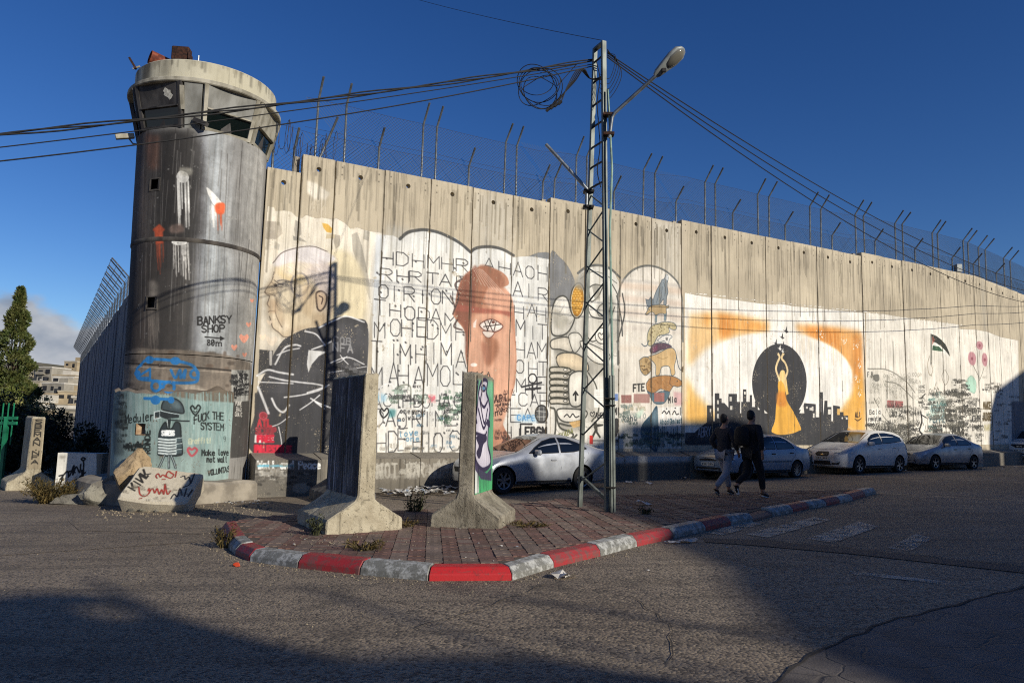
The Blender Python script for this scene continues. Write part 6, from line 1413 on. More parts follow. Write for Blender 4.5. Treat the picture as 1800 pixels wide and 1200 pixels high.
for (a0_, h0_, a1_, h1_, r_) in ((5.95, 10.9, 5.45, 12.2, .06), (5.02, 10.5, 4.58, 11.75, .045)):
    mb = MB(); mb.tube([sunframe(a0_, K0 + .2, h0_ - .3), sunframe(a1_, K0 + .2, h1_)], r_, 6); mb.build('roof_shadow_mast', M_STONE, rh2)  # unseen masts added for two more thin shadow lines
street_house('taller flat roofed stone house across the street, shading the parked cars', [(20.15, 16.95), (24.4, 16.62), (25.4, 16.25), (27., 15.0)], 9, 4)
street_house('low stone house across the street with a level roof', [(27.05, 14.9), (29.3, 14.7), (31., 14.5), (36.5, 13.7), (38.8, 13.6)], 9, 4)
street_house('stone house at the far end across the street with a pitched roof', [(39.0, 14.), (39.4, 15.4), (40.05, 16.2), (41.7, 16.6), (44, 17.2), (50, 17.2)], 9, 4)

# ================================================================== rubble and things round the tower
M_ROCKT = rough_conc('tan_rock', 'a89373', '8a7555', '4a3d2b', .3)
M_ROCKG = rough_conc('grey_rock', '8d897b', '67635a', '2e2b25', .5)
def rock(name, c, size, label, cat, mat, seed, rz=0., flat=.75, cuts=10):
    g = random.Random(seed); bm = bmesh.new(); bmesh.ops.create_icosphere(bm, subdivisions=4, radius=1.)
    pl = []
    for _ in range(cuts):
        n = Vector((g.gauss(0, 1), g.gauss(0, 1), g.gauss(0, .8))).normalized(); pl.append((n, g.uniform(.55, .88)))
    for v in bm.verts:
        p = v.co.copy()
        for n, d in pl:
            q = p.dot(n)
            if q > d: p -= n * (q - d) * .92
        k = 1 + .09 * mathutils.noise.noise(p * 2.3 + Vector((seed, 0, 0))) + .05 * mathutils.noise.noise(p * 6.1) + .025 * mathutils.noise.noise(p * 15)
        v.co = Vector((p.x * size[0], p.y * size[1], p.z * size[2])) * k
    me = bpy.data.meshes.new(name); bm.to_mesh(me); bm.free(); me.materials.append(mat)
    me.polygons.foreach_set('use_smooth', [True] * len(me.polygons)); me.set_sharp_from_angle(angle=math.radians(28))
    o = bpy.data.objects.new(name, me); link(o); o.location = Vector([float(q) for q in c]); o.rotation_euler = (0, 0, rz)
    return props(o, label, cat)
# the big fallen slab with arabic writing
def slab_map_plane(P, n):
    n = n / np.linalg.norm(n); u = np.cross([0, 0, 1.], n); u /= np.linalg.norm(u); v = np.cross(n, u)
    def f(x, y):
        q = onplane(x, y, P, n) - P; return float(q @ u), float(q @ v)
    return f, u, v, n
A_ = gnd(212, 872, .30); Bq = gnd(328, 872, .28); Cq = atY(300, 822, 14.95)
A_ = atY(206, 876, 14.25); Bq = atY(326, 880, 14.35); Cq = atY(300, 822, 15.05)
nS = np.cross(Bq - A_, Cq - A_); nS /= np.linalg.norm(nS)
if nS[1] > 0: nS = -nS
fS, uS, vS, nS = slab_map_plane(A_, nS)
outl = [(206, 874), (212, 862), (228, 842), (243, 820), (262, 818), (290, 822), (330, 828), (352, 830), (357, 834), (346, 850), (340, 862), (332, 876), (322, 884), (290, 884), (255, 882), (228, 878)]
SCN = Canvas('slab_paint', -.5, 2.6, -.4, 1.5, 110, fS); c = SCN
c.text("KINK", 224, 856, 252, 824, 14, .04, '2a2722', 1, .08, .15, (.85, .5)); c.line("206,872 243,821", .03, '2a2722'); c.poly(ellp(260, 836, 2, 2), '2a2722')
RD = 'a3372c'
for q in ("311,824 308,838", "302,832 296,828 292,836 300,840 305,834 300,830", "292,838 286,834 282,838 278,832 274,836 276,840", "244,856 246,868 254,872 262,866 262,858 260,862", "262,866 268,858 272,866 276,858 280,868 284,860 288,868 290,850 294,868 300,862"): c.line(curve(q), .032, RD)
c.line("285,842 290,842", .03, RD); c.line("245,876 249,875", .03, RD)
for q in ("342,832 336,848", "318,838 324,836 326,842 332,838 334,850 322,856", "324,872 328,858", "320,870 316,858 312,872 306,868 300,876", "338,860 330,872"): c.line(curve(q), .03, '2c2a30')
c.scrawl(208, 850, 330, 884, 30, .015, ['8d8470', '6f6757'], 7, (4, 9), (.3, .6))
SCN.weather(.2, .0, 8)
M_SLAB = painted('fallen_slab_concrete', SCN, concrete_streaked('cdc4ae', 'b8ae98', '6d6555', amt=.4), wear=.05, bump=.8)
mb = MB(); O2 = [np.array(fS(x, y)) for x, y in outl]; O2 = closed(O2, 2); Fp = [A_ + uS * a + vS * b for a, b in O2]; th = -nS * .34
cen_ = np.mean(Fp, 0); n = len(Fp)
inn = [cen_ + (p - cen_) * .93 for p in Fp]; mid_ = [p - nS * .04 + nS * 0 for p in Fp]; bk = [cen_ + (p - cen_) * .97 + th for p in mid_]
vs = inn + mid_ + bk + [cen_]
fs = [(i, (i + 1) % n, n + (i + 1) % n, n + i) for i in range(n)] + [(n + i, n + (i + 1) % n, 2 * n + (i + 1) % n, 2 * n + i) for i in range(n)] + [tuple(2 * n + i for i in range(n - 1, -1, -1))] + [(i, (i + 1) % n, 3 * n) for i in range(n)]
uvp = lambda P: [SCN.uv(float((p - A_) @ uS), float((p - A_) @ vS)) for p in P]
V_ = [np.array(q) for q in vs]
mb.add(vs, fs, 0, [uvp([V_[i] for i in f]) if max(f) <= 3 * n and min(f) < n else None for f in fs])
props(mb.build('concrete_slab', M_SLAB, None, smooth=30, loc=(cen_[0], cen_[1], gz(cen_[0]))), 'big broken concrete slab leaning by the tower, red arabic words and black letters on it', 'rubble slab')
q = atY(232, 832, 15.6); rock('boulder', (q[0], q[1], .40), (.42, .36, .62), 'tan boulder standing on end behind the slab with red arabic writing', 'boulder', M_ROCKT, 4, .5, cuts=14)
q = atY(190, 866, 15.9); rock('boulder', (q[0], q[1], .06), (.56, .40, .36), 'rounded grey boulder between the white block and the leaning slab', 'boulder', M_ROCKG, 9, .3, cuts=8)
q = gnd(138, 884, 0); rock('rubble_block', (q[0], q[1], gz(q[0]) + .03), (.66, .34, .17), 'flat crumbling block of rubble on the road edge before the white block', 'rubble block', M_ROCKG, 13, .1, cuts=9)
q = gnd(60, 862, 0); rock('stone', (q[0] - .4, q[1] + .4, gz(q[0]) + .05), (.55, .3, .16), 'low stone lying at the foot of the lettered barrier by the gate', 'stone', M_ROCKG, 17, .3)
q = gnd(10, 850, 0); rock('stone', (q[0], q[1], gz(q[0]) + .05), (.5, .35, .2), 'low grey stone on the ground before the green gate', 'stone', M_ROCKG, 19, .8)
for k, (x, y) in enumerate(((355, 872), (362, 884), (335, 893), (300, 897), (250, 899), (275, 900), (232, 899))):
    q = gnd(x, y, 0); s_ = rnd.uniform(.04, .09); o = rock('rubble_stone', (q[0], q[1], gz(q[0]) + s_ * .4), (s_ * 1.3, s_, s_ * .8), 'chip of broken concrete, one of the bits strewn round the leaning slab', 'stone', M_ROCKG, 30 + k); o['group'] = 'chips round the slab'
# the white block with a black tag
a = gnd(95, 868, 0); b = gnd(150, 866, 0); a = gnd(95, 868, 0); d_ = np.array([.99, .14]); Lb, Hb, Tb = 1.02, .99, .42
WB = Canvas('block_paint', -.1, 1.4, -.1, 1.2, 110, lambda x, y: (float((onplane(x, y, a, np.array([-d_[1], d_[0], 0])) - a) @ np.array([*d_, 0])), float((onplane(x, y, a, np.array([-d_[1], d_[0], 0])) - a)[2])))
WB.poly("90,790 170,790 170,880 90,880", 'e0ddd2', .97); WB.poly("104,800 116,800 114,806 106,806", '9a958a', .8, .02)
for q in ("106,842 118,828 122,836 130,818 128,834 134,820 140,830 142,816", "120,838 122,828 132,830", "143,806 146,804 150,806 146,809 143,807 147,812 146,838", "104,836 112,834", "110,838 108,846", "120,850 134,842 150,840", "140,838 150,830", "144,826 144,838"): WB.line(curve(q), .035, '1f1f20')
WB.weather(.12, .07, 9)
M_WB = painted('white_painted_block', WB, concrete_streaked('9a9588', '7f7a6e', '46423a'), wear=.0, bump=.3)
mb = MB(); e_ = np.array([-d_[1], d_[0], 0]); d3 = np.array([*d_, 0]); c8 = [a + d3 * s_ + e_ * t_ + [0, 0, z] for z in (-.1, Hb) for s_, t_ in ((0, 0), (Lb, 0), (Lb, Tb), (0, Tb))]
uvs = [None] * 6
mb.hexa(c8); mb.uv[2] = [WB.uv(0, -.1), WB.uv(Lb, -.1), WB.uv(Lb, Hb), WB.uv(0, Hb)]
for k in (1, 5): mb.uv[k] = [WB.uv(.05, .1), WB.uv(.2, .1), WB.uv(.2, .2), WB.uv(.05, .2)]
props(mb.build('concrete_block', M_WB, None, loc=a), 'white painted concrete block with a black spray tag, standing left of the tower', 'concrete block')
q = gnd(1, 1, 0) if False else None

# litter along the ledge and on the road
t = NT('litter_paper'); oi = t.noise(t.coord('pos'), 9, 2); cr = t.n('ShaderNodeValToRGB'); t.l(oi, cr.inputs[0])
for k, (pos, col) in enumerate(((.3, '6e5f50'), (.42, 'b9b6ae'), (.5, '8d8a86'), (.56, 'c9c6be'), (.66, '7f8b98'))):
    if k < 2: el = cr.color_ramp.elements[k]; el.position = pos
    else: el = cr.color_ramp.elements.new(pos)
    el.color = (*lin(col), 1)
M_LIT = t.set(cr.outputs[0], .8)
mb = MB()
def scrap(mb, x, y, z, s):
    n = 6; a0 = rnd.uniform(0, 6); P = []
    for k in range(n): a = a0 + k * math.pi * 2 / n; r = s * rnd.uniform(.5, 1.1); P.append((x + r * math.cos(a), y + r * math.sin(a), z + rnd.uniform(.005, s * .7)))
    c = (x, y, z + rnd.uniform(.02, s * .6)); mb.add(P + [c], [(k, (k + 1) % n, n) for k in range(n)])
for k in range(150):
    x = rnd.gauss(735, 45); y = 866 + rnd.gauss(0, 3.5) + abs(x - 735) * .02
    if not 668 < x < 812: continue
    q = gnd(x, y, 0); scrap(mb, q[0], q[1], gz(q[0]) + rnd.uniform(0, .08), rnd.uniform(.04, .15))
for k in range(40): q = gnd(rnd.uniform(1440, 1790), 822 + rnd.uniform(-3, 6), 0); scrap(mb, q[0], q[1], gz(q[0]), rnd.uniform(.03, .09))
for k in range(26): q = gnd(rnd.uniform(380, 470), rnd.uniform(880, 886), 0); scrap(mb, q[0], q[1], gz(q[0]), rnd.uniform(.02, .06))
for k in range(70): q = gnd(rnd.uniform(500, 1500), rnd.uniform(835, 1010), 0); scrap(mb, q[0], q[1], gz(q[0]) + (HP if inside(q[:2], isl) else 0), rnd.uniform(.008, .028))
props(mb.build('litter', M_LIT), 'scattered paper and plastic litter along the ledge and road', 'litter', kind='stuff')
M_PAPER = simple('crumpled_paper', 'cfcac0', 'a39d92', .8, scale=12)
for k, (x, y, s_, lb) in enumerate(((984, 1016, .13, 'flattened pale paper scrap on the asphalt below the red kerb tip'), (1183, 955, .08, 'crumpled white paper scrap by the shaded kerb'), (1205, 953, .12, 'long grey paper scrap beside the shaded kerb'), (1130, 899, .14, 'torn white paper lying on the bricks right of the pole'), (1105, 849, .12, 'pale wrapper on the road behind the pole'), (1140, 851, .12, 'pale wrapper on the road further right behind the pole'), (1202, 843, .14, 'white wrapper near the shaded ledge'))):
    q = gnd(x, y, 0); mb = MB(); zz = gz(q[0]) + (HP if inside(q[:2], isl) else .004); scrap(mb, q[0], q[1], zz, s_); scrap(mb, q[0] + s_ * .9, q[1] + .02, zz, s_ * .7); props(mb.build('paper_scrap', M_PAPER, None, loc=(q[0], q[1], zz)), lb, 'paper scrap')
q = gnd(416, 995, 0); M_ORG = simple('orange_peel', 'd0562e', 'b8401e', .6); o = rock('orange_scrap', (q[0], q[1], gz(q[0]) + .02), (.045, .035, .03), 'small bright orange scrap on the road by the kerb corner', 'scrap', M_ORG, 3)
# nothing built behind the graffiti barrier: its own shadow darkens the ledge
# dry weeds and shrubs
t = NT('dry_leaves'); oi = t.n('ShaderNodeNewGeometry'); M_DRY = t.set(t.mix(t.ramp(oi.outputs['Random Per Island'], 0, 1, 0, 1, False), lin('6d5a2e'), lin('3c3a1e')), .8)
def weed(c, R, H, n, label, cat, mat, seed, lw=.012, name='weed'):
    g = random.Random(seed); mb = MB()
    for k in range(n):
        a = g.uniform(0, 6.28); r = R * math.sqrt(g.random()) * .4; b = np.array(c) + [r * math.cos(a), r * math.sin(a), 0]; ln = H * g.uniform(.5, 1.15); sp = R * g.uniform(.2, 1.)
        tip = b + [sp * math.cos(a), sp * math.sin(a), ln * math.sqrt(max(.05, 1 - (sp / (R * 1.6)) ** 2))]; m = (b + tip) / 2 + [0, 0, ln * .12]
        mb.tube([b - [0, 0, .02], m, tip], [.006, .004, .002], 3, cap=False)
        for j in range(6):
            f = g.uniform(.3, 1.); p = b + (tip - b) * f + [0, 0, ln * .1 * (1 - f)]; u = np.array([g.gauss(0, 1), g.gauss(0, 1), g.gauss(0, 1)]); u /= np.linalg.norm(u); v_ = np.cross(u, [0.3, .5, .8]); v_ /= np.linalg.norm(v_); s_ = lw * g.uniform(.8, 1.8)
            mb.add([p, p + u * s_ * 2 + v_ * s_ * .6, p + u * s_ * 4, p + u * s_ * 2 - v_ * s_ * .6], [(0, 1, 2, 3)])
    o = mb.build(name, mat, None, recalc=False, loc=c); return props(o, label, cat)
t = NT('dull_green_leaves'); oi = t.n('ShaderNodeNewGeometry'); M_WEED = t.set(t.mix(t.ramp(oi.outputs['Random Per Island'], 0, 1, 0, 1, False), lin('4e5230'), lin('2d2f1c')), .8)
q = gnd(84, 886, 0); weed((q[0] - .1, q[1] + .3, gz(q[0])), .52, .50, 260, 'dry yellow-brown bush on the road edge before the white block', 'dry bush', M_DRY, 1, .016, 'dry_bush')
q = gnd(398, 962, 0); weed((q[0] - .02, q[1], gz(q[0])), .16, .30, 40, 'yellowing weed growing against the corner of the kerb', 'weed', M_DRY, 2, .012)
q = gnd(730, 898, HP); weed((q[0], q[1], gz(q[0]) + .02), .20, .42, 46, 'dark leafy weed between the two free standing barriers', 'weed', M_WEED, 3, .014)
q = gnd(640, 965, HP); weed((q[0], q[1], gz(q[0]) + HP), .26, .10, 46, 'low straggling weed in the brick joints before the barriers', 'weed', M_DRY, 4, .01)
q = gnd(556, 940, HP); weed((q[0], q[1], gz(q[0]) + HP), .10, .26, 30, 'small pale weed at the shaded foot of the charcoal faced barrier', 'weed', M_WEED, 5, .012)
q = gnd(712, 925, HP); weed((q[0], q[1], gz(q[0]) + HP), .22, .09, 36, 'thin weed beside the sunlit foot of the charcoal faced barrier', 'weed', M_DRY, 6, .01)
q = gnd(1135, 903, HP); weed((q[0], q[1], gz(q[0]) + HP), .12, .10, 24, 'small dark weed in the bricks right of the pole', 'weed', M_WEED, 7, .01)
q = gnd(930, 925, HP); weed((q[0], q[1], gz(q[0]) + HP), .30, .06, 40, 'low dry weed at the foot of the graffiti barrier', 'weed', M_DRY, 8, .01)

# ================================================================== green gate, trees and the town at the left
M_GREEN = simple('green_gate_paint', '1d7a55', '186546', .5, scale=3)
G0 = atY(-150, 838, 23.3); G0 = np.array([-17.3, 21.8, gz(-17.3)]); G1 = np.array([-13.72, 20.75, gz(-13.72)]); gd = (G1 - G0); GL = np.linalg.norm(gd); gd /= GL
gate = thing('metal_gate', G0, 'green steel gate with upright bars over a solid lower panel', 'gate')
def gpt(f, z): return G0 + gd * GL * f + [0, 0, z]
mb = MB(); mb.beam(gpt(.0, .62), gpt(.86, .62), .04, 1.0); mb.build('lower_panel', M_GREEN, gate)
for z in (1.12, 1.32, 1.50, 1.72, 1.86): mb = MB(); mb.beam(gpt(0, z), gpt(1 if z > 1.7 else .9, z), .05 if z > 1.7 else .03, .09 if z > 1.7 else .035); mb.build('rail', M_GREEN, gate)
for k in range(19): mb = MB(); f = .02 + k * .052; mb.tube([gpt(f, 1.12), gpt(f, 2.28)], .018, 5); mb.build('bar', M_GREEN, gate)
for f in (.0, .90): mb = MB(); mb.beam(gpt(f, -.2), gpt(f, 1.9), .1, .1); mb.build('gate_post', M_GREEN, gate)
mb = MB(); mb.box(gpt(.62, 1.42), (.34, .06, .42)); mb.build('lock_plate', simple('pale_green_plate', '9cc0a8'), gate)
def leafmat(name, c1, c2, c3=None):
    t = NT(name); g = t.n('ShaderNodeNewGeometry'); c = t.mix(t.ramp(g.outputs['Random Per Island'], 0, 1, 0, 1, False), lin(c1), lin(c2)); c = t.mix(t.ramp(t.noise(t.coord('pos'), 2.2, 4), .4, .62, 0, .8), c, lin(c3 or c1)); return t.set(c, .6)
def tree(name, base, label, cat, mat, crown, n, leaf, seed, trunk_h, trunk_r, up=.0):
    """crown(g) gives a point and an outward direction inside the crown's volume"""
    g = random.Random(seed); root = thing(name, base, label, cat); b = np.array(base)
    mb = MB(); mb.tube([b - [0, 0, .3], b + [.02, 0, trunk_h * .5], b + [.05, .03, trunk_h]], [trunk_r, trunk_r * .8, trunk_r * .25], 7)
    for k in range(9):
        z = trunk_h * g.uniform(.25, .9); p, d = crown(g); mb.tube([b + [0, 0, z * .8], b + (p) * .5 + [0, 0, z * .15], b + p], [trunk_r * .35, trunk_r * .2, .01], 4, cap=False)
    mb.build('trunk', M_BARK, root, smooth=60)
    mb = MB()
    for k in range(n):
        p, d = crown(g); u = np.array([g.gauss(0, 1), g.gauss(0, 1), g.gauss(0, 1)]) * .7 + d + [0, 0, up]; u /= np.linalg.norm(u); w = np.cross(u, [g.gauss(0, 1), g.gauss(0, 1), g.gauss(0, 1)]); w /= np.linalg.norm(w); s = leaf * g.uniform(.6, 1.5); q = b + p
        mb.add([q, q + u * s + w * s * .33, q + u * s * 2, q + u * s - w * s * .33], [(0, 1, 2, 3)])
    mb.build('crown', mat, root, recalc=False); return root
M_BARK = simple('bark', '4a3d30', '2f271f', .95, scale=8, bump=.6, stretch=(1, 1, .2))
def cone_crown(H, R, z0):
    cl = [(random.Random(99 + k).uniform(0, 6.28), random.Random(199 + k).uniform(0, 1)) for k in range(70)]
    def f(g):
        a, h = g.choice(cl); h = min(1, max(0, h + g.gauss(0, .03))); r = R * (1 - h) ** .8 * (.85 + .25 * math.sin(h * 40)) * (.6 + .4 * g.random()) * (1 if h > .03 else .7); a += g.gauss(0, .35)
        d = np.array([math.cos(a), math.sin(a), .5]); return np.array([r * math.cos(a), r * math.sin(a), z0 + h * H]), d
    return f
def ball_crown(R, z0, sq=1., lobes=26, seed=3):
    gg = random.Random(seed); cl = []
    for _ in range(lobes):
        v = np.array([gg.gauss(0, 1), gg.gauss(0, 1), gg.gauss(0, 1)]); v /= np.linalg.norm(v); cl.append((v * gg.uniform(.45, .85), gg.uniform(.18, .38)))
    def f(g):
        c, r = g.choice(cl); v = np.array([g.gauss(0, 1), g.gauss(0, 1), g.gauss(0, 1)]); v /= np.linalg.norm(v); p = (c + v * r * g.random() ** .4) * R; return np.array([p[0], p[1], z0 + (p[2] + R * .85) * sq]), v
    return f
M_CYP = leafmat('cypress_needles', '36441f', '4c5728', '5c5c2e'); M_BUSH = leafmat('dark_bush_leaves', '222a18', '30381f'); M_FLOW = leafmat('flowering_shrub_leaves', '5c6632', '7c7a40', 'a09a62')
tp = atY(27, 503, 42.); H_ = tp[2] + .5
tree('cypress_tree', (atY(16, 700, 42.)[0], 42., gz(-28)), 'tall cypress behind the green gate, sunlit on its side', 'tree', M_CYP, cone_crown(H_ - .4, 2.0, .4), 26000, .105, 5, H_ * .9, .16, .5)
tree('conifer_tree', (atY(-46, 700, 46.)[0], 46., gz(-33)), 'broad conifer at the picture edge beside the cypress', 'tree', M_CYP, cone_crown(8.2, 2.9, .3), 8000, .14, 8, 7., .16, .3)
tree('dark_bush', (atY(95, 760, 27.)[0], 25.4, gz(-15)), 'large dark shaded bush between the lettered barrier and the receding wall', 'bush', M_BUSH, ball_crown(1.75, -.25, 1.0, 48), 18000, .065, 6, 1.6, .09)
tree('dark_bush', (atY(128, 790, 24.)[0], 24.6, gz(-14)), 'smaller dark bush just behind the white block', 'bush', M_BUSH, ball_crown(1.15, -.4, .95, 30, 8), 9000, .06, 16, 1.0, .07)
tree('flowering_shrub', (atY(34, 740, 37.)[0], 37., gz(-24)), 'pale leafy flowering shrub below the cypress, behind the gate', 'shrub', M_FLOW, ball_crown(1.7, .5, .95, 26, 5), 9000, .07, 7, 1.4, .06)
tree('flowering_shrub', (atY(-8, 740, 37.)[0], 37., gz(-25)), 'leafy green shrub behind the gate at the picture edge', 'shrub', leafmat('shrub_leaves', '3a4a1e', '55602a', '6a7030'), ball_crown(2.0, .3, 1.1, 26, 6), 8000, .07, 9, 1.6, .06)
M_SHED = simple('dark_plaster', '3b3a3a', '2d2c2c', .9)
# hillside and town far behind
M_HILL = simple('dry_hillside', '7d745c', '5b573f', .95, scale=.05, kind='pos')
mb = MB(); nx, ny = 60, 14; vs = []
for j in range(ny + 1):
    for i in range(nx + 1):
        X = -520 + 900 * i / nx; Y = 170 + 330 * j / ny; f = j / ny; z = -1.6 + 34 * (f ** 1.1) * (1 + .18 * math.sin(X * .02 + 1.) + .1 * math.sin(X * .05)) * (1 if X < -40 else max(.25, 1 - (X + 40) / 200)); vs.append((X, Y, z))
mb.add(vs, [(j * (nx + 1) + i, j * (nx + 1) + i + 1, (j + 1) * (nx + 1) + i + 1, (j + 1) * (nx + 1) + i) for j in range(ny) for i in range(nx)])
props(mb.build('hill', M_HILL, smooth=180), kind='structure')
def hillz(X, Y):
    f = (Y - 170) / 330; return -1.6 + 34 * (max(0, f) ** 1.1) * (1 + .18 * math.sin(X * .02 + 1.) + .1 * math.sin(X * .05)) * (1 if X < -40 else max(.25, 1 - (X + 40) / 200))
M_HC = [simple('town_stone_%s' % n, a, b, .9, scale=.3) for n, a, b in (('pale', 'b5ab97', '9f957f'), ('grey', '9a9486', '857f72'), ('white', 'c9c4b8', 'b3ada0'), ('buff', 'a8987c', '93846a'))]
M_HW = simple('town_window', '1b1c1f', '2b2a2a', .4)
M_TANK = simple('black_tank', '1b1c20', None, .5)
town = [(150, 742, 640, 300, 0, 34), (126, 662, 642, 310, 2, 40), (96, 648, 0, 318, 1, 30), (66, 652, 0, 322, 0, 30), (140, 638, 0, 330, 3, 26), (112, 676, 0, 280, 1, 46), (72, 672, 0, 285, 0, 34), (134, 690, 0, 262, 3, 40), (92, 694, 0, 258, 2, 34), (60, 700, 0, 255, 1, 30), (116, 712, 0, 240, 2, 38), (140, 722, 0, 228, 0, 40), (84, 722, 0, 232, 3, 36), (50, 660, 0, 325, 2, 30), (30, 672, 0, 290, 0, 40), (158, 668, 0, 300, 2, 36), (160, 700, 0, 250, 1, 40)]
desc = ['pale', 'grey', 'white', 'buff']; used = {}
for i, (x, y, _, Y, ci, wpx) in enumerate(town):
    g = random.Random(i * 7 + 1); p = atY(x, y, Y); W_ = wpx / F * Y; fl = g.choice((3, 3, 4)); H_ = fl * 3.0; zb_ = min(hillz(p[0], Y), p[2] - H_) ; D_ = 10
    root = thing('apartment_block', (p[0], Y, zb_), '%s stone apartment block on the far hillside, %s' % (desc[ci], ['lowest row near the receding wall', 'upper row beside the receding wall', 'on the skyline above the dark bush', 'on the skyline beside the cypress', 'highest on the ridge by the fence', 'in the middle of the slope', 'mid slope near the cypress', 'beside the receding wall halfway up', 'just above the dark bush', 'low on the slope by the cypress', 'low and bright over the bush', 'low against the receding wall', 'low in the middle over the bush', 'half behind the cypress on the ridge', 'mostly behind the cypress', 'peeking past the fence posts', 'lower slope hidden partly by the wall'][i]), 'apartment block')
    rz = g.uniform(-.25, .25); root.rotation_euler = (0, 0, rz)
    mb = MB(); Ht = p[2] - zb_; mb.box((0, 0, Ht / 2), (W_, D_, Ht)); 
    if g.random() < .6: mb.box((g.uniform(-.2, .2) * W_, 1, Ht + 1.2), (W_ * .4, D_ * .5, 2.4))
    mb.build('wall', M_HC[ci], root, world=False)
    mb = MB(); mb.box((0, 0, Ht + .25), (W_ + .3, D_ + .3, .5)); mb.build('roof', M_HC[(ci + 1) % 4], root, world=False)
    nw = max(2, int(W_ / 2.6))
    wm = MB(); wm.box((0, 0, 0), (1.3, .3, 1.4)); wme = wm.mesh('window', M_HW)
    for f in range(min(fl + 2, int(Ht / 3))):
        z = Ht - 1.6 - f * 3.0
        if g.random() < .55:
            mb = MB(); w2 = W_ * g.uniform(.3, .6); x2 = g.uniform(-.2, .2) * W_; mb.box((x2, -D_ / 2 - .5, z - 1.1), (w2, 1.2, .25)); mb.box((x2, -D_ / 2 - 1.05, z - .6), (w2, .12, .9)); mb.build('balcony', M_HC[(ci + f) % 4], root, world=False)
        for k in range(nw):
            o = bpy.data.objects.new('window', wme); link(o); o.parent = root; o.location = (-W_ / 2 + W_ * (k + .5) / nw, -D_ / 2 - .02, z); o.scale = (g.choice((.8, 1.2, 1.6)), 1, g.uniform(.8, 1.3))
    if g.random() < .7: mb = MB(); mb.tube([(W_ * .2, 0, Ht + .4), (W_ * .2, 0, Ht + 2.2)], .7, 8); mb.build('water_tank', M_TANK, root, world=False)

# a small floodlight standing on the wall far along
s_, z_ = wall_sz(1688, 470); mb = MB(); c = wp2(s_, -.1, top_at(s_) + .22); mb.box(c, (.22, .26, .34)); mb.tube([c - [0, 0, .4], c], .03, 6); props(mb.build('floodlight', M_LAMP, None, loc=c - [0, 0, .3]), 'small boxy floodlight fixed on top of the wall under the cables', 'floodlight')

M_GRAV = simple('gravel_stone', '8b7f6a', '4e473b', .95, scale=30, kind='pos')
mb = MB(); g = random.Random(77)
def pebble(x, y, z, s): mb.add([(x - s, y, z), (x, y - s * .8, z), (x + s, y, z), (x, y + s * .8, z), (x + s * .1, y, z + s * .9)], [(0, 1, 4), (1, 2, 4), (2, 3, 4), (3, 0, 4)])
for i in range(len(KP) - 1):
    for _ in range(46):
        f = g.random(); p = KP[i] + (KP[i + 1] - KP[i]) * f; n = inward(i); o = -abs(g.gauss(0, .13)) - .01; q = p[:2] + n * o; pebble(q[0], q[1], gz(q[0]), g.choice((.006, .008, .012, .018)) * g.uniform(.6, 1.2))
for _ in range(900):
    x, y = g.uniform(0, 1500), g.uniform(860, 1150); q = gnd(x, y, 0)
    if not inside(q[:2], isl): pebble(q[0], q[1], gz(q[0]), g.uniform(.004, .013))
for _ in range(350): q = gnd(g.uniform(170, 480), 897 + g.gauss(0, 7), 0); pebble(q[0], q[1], gz(q[0]), g.uniform(.01, .04))
for _ in range(260): q = gnd(g.uniform(500, 760), g.uniform(925, 960), HP); (inside(q[:2], isl)) and pebble(q[0], q[1], gz(q[0]) + HP, g.uniform(.006, .016))
props(mb.build('gravel', M_GRAV), 'loose gravel and chips along the kerb and over the road', 'gravel', kind='stuff')
# ================================================================== cars
def carpaint(name, c, metal=.35, rough=.32):
    t = NT(name); v = t.coord('obj'); n = t.noise(v, 3, 5); col = t.mix(t.ramp(t.noise(t.coord('obj', (1, 1, 2.5)), 2.2, 4), .5, .75, 0, .25), lin(c), lin('8a8072'))
    return t.set(col, t.ramp(n, .3, .7, rough, rough + .16), metal, Coat_Weight=.35, Coat_Roughness=.12)
t = NT('car_glass'); M_CGL = t.set(lin('0f1214'), .05, 0, Specular_IOR_Level=.7)
M_TYRE = simple('tyre_rubber', '141414', '1c1b1a', .9); M_RIM = simple('alloy_rim', '9a9c9e', '74767a', .35, .8); M_BLK = simple('black_plastic', '151517', '1e1e20', .6)
t = NT('headlight_glass'); M_HL = t.set(lin('8c9296'), .12, .3, Coat_Weight=.6); M_TL = simple('red_tail_glass', '8e1016', '6c0c10', .2)
M_CHR = simple('chrome_trim', 'a8aaac', None, .2, .9); M_PLATE = simple('plate_white', 'c2c2ba', None, .5); M_SEAT = simple('car_seat', '2a2a2c', '3a3a3c', .8)
M_PTXT = simple('plate_ink', '1a2a20', None, .6)
def ip(x, tab): xs, ys = zip(*tab); return float(np.interp(x, xs, ys))
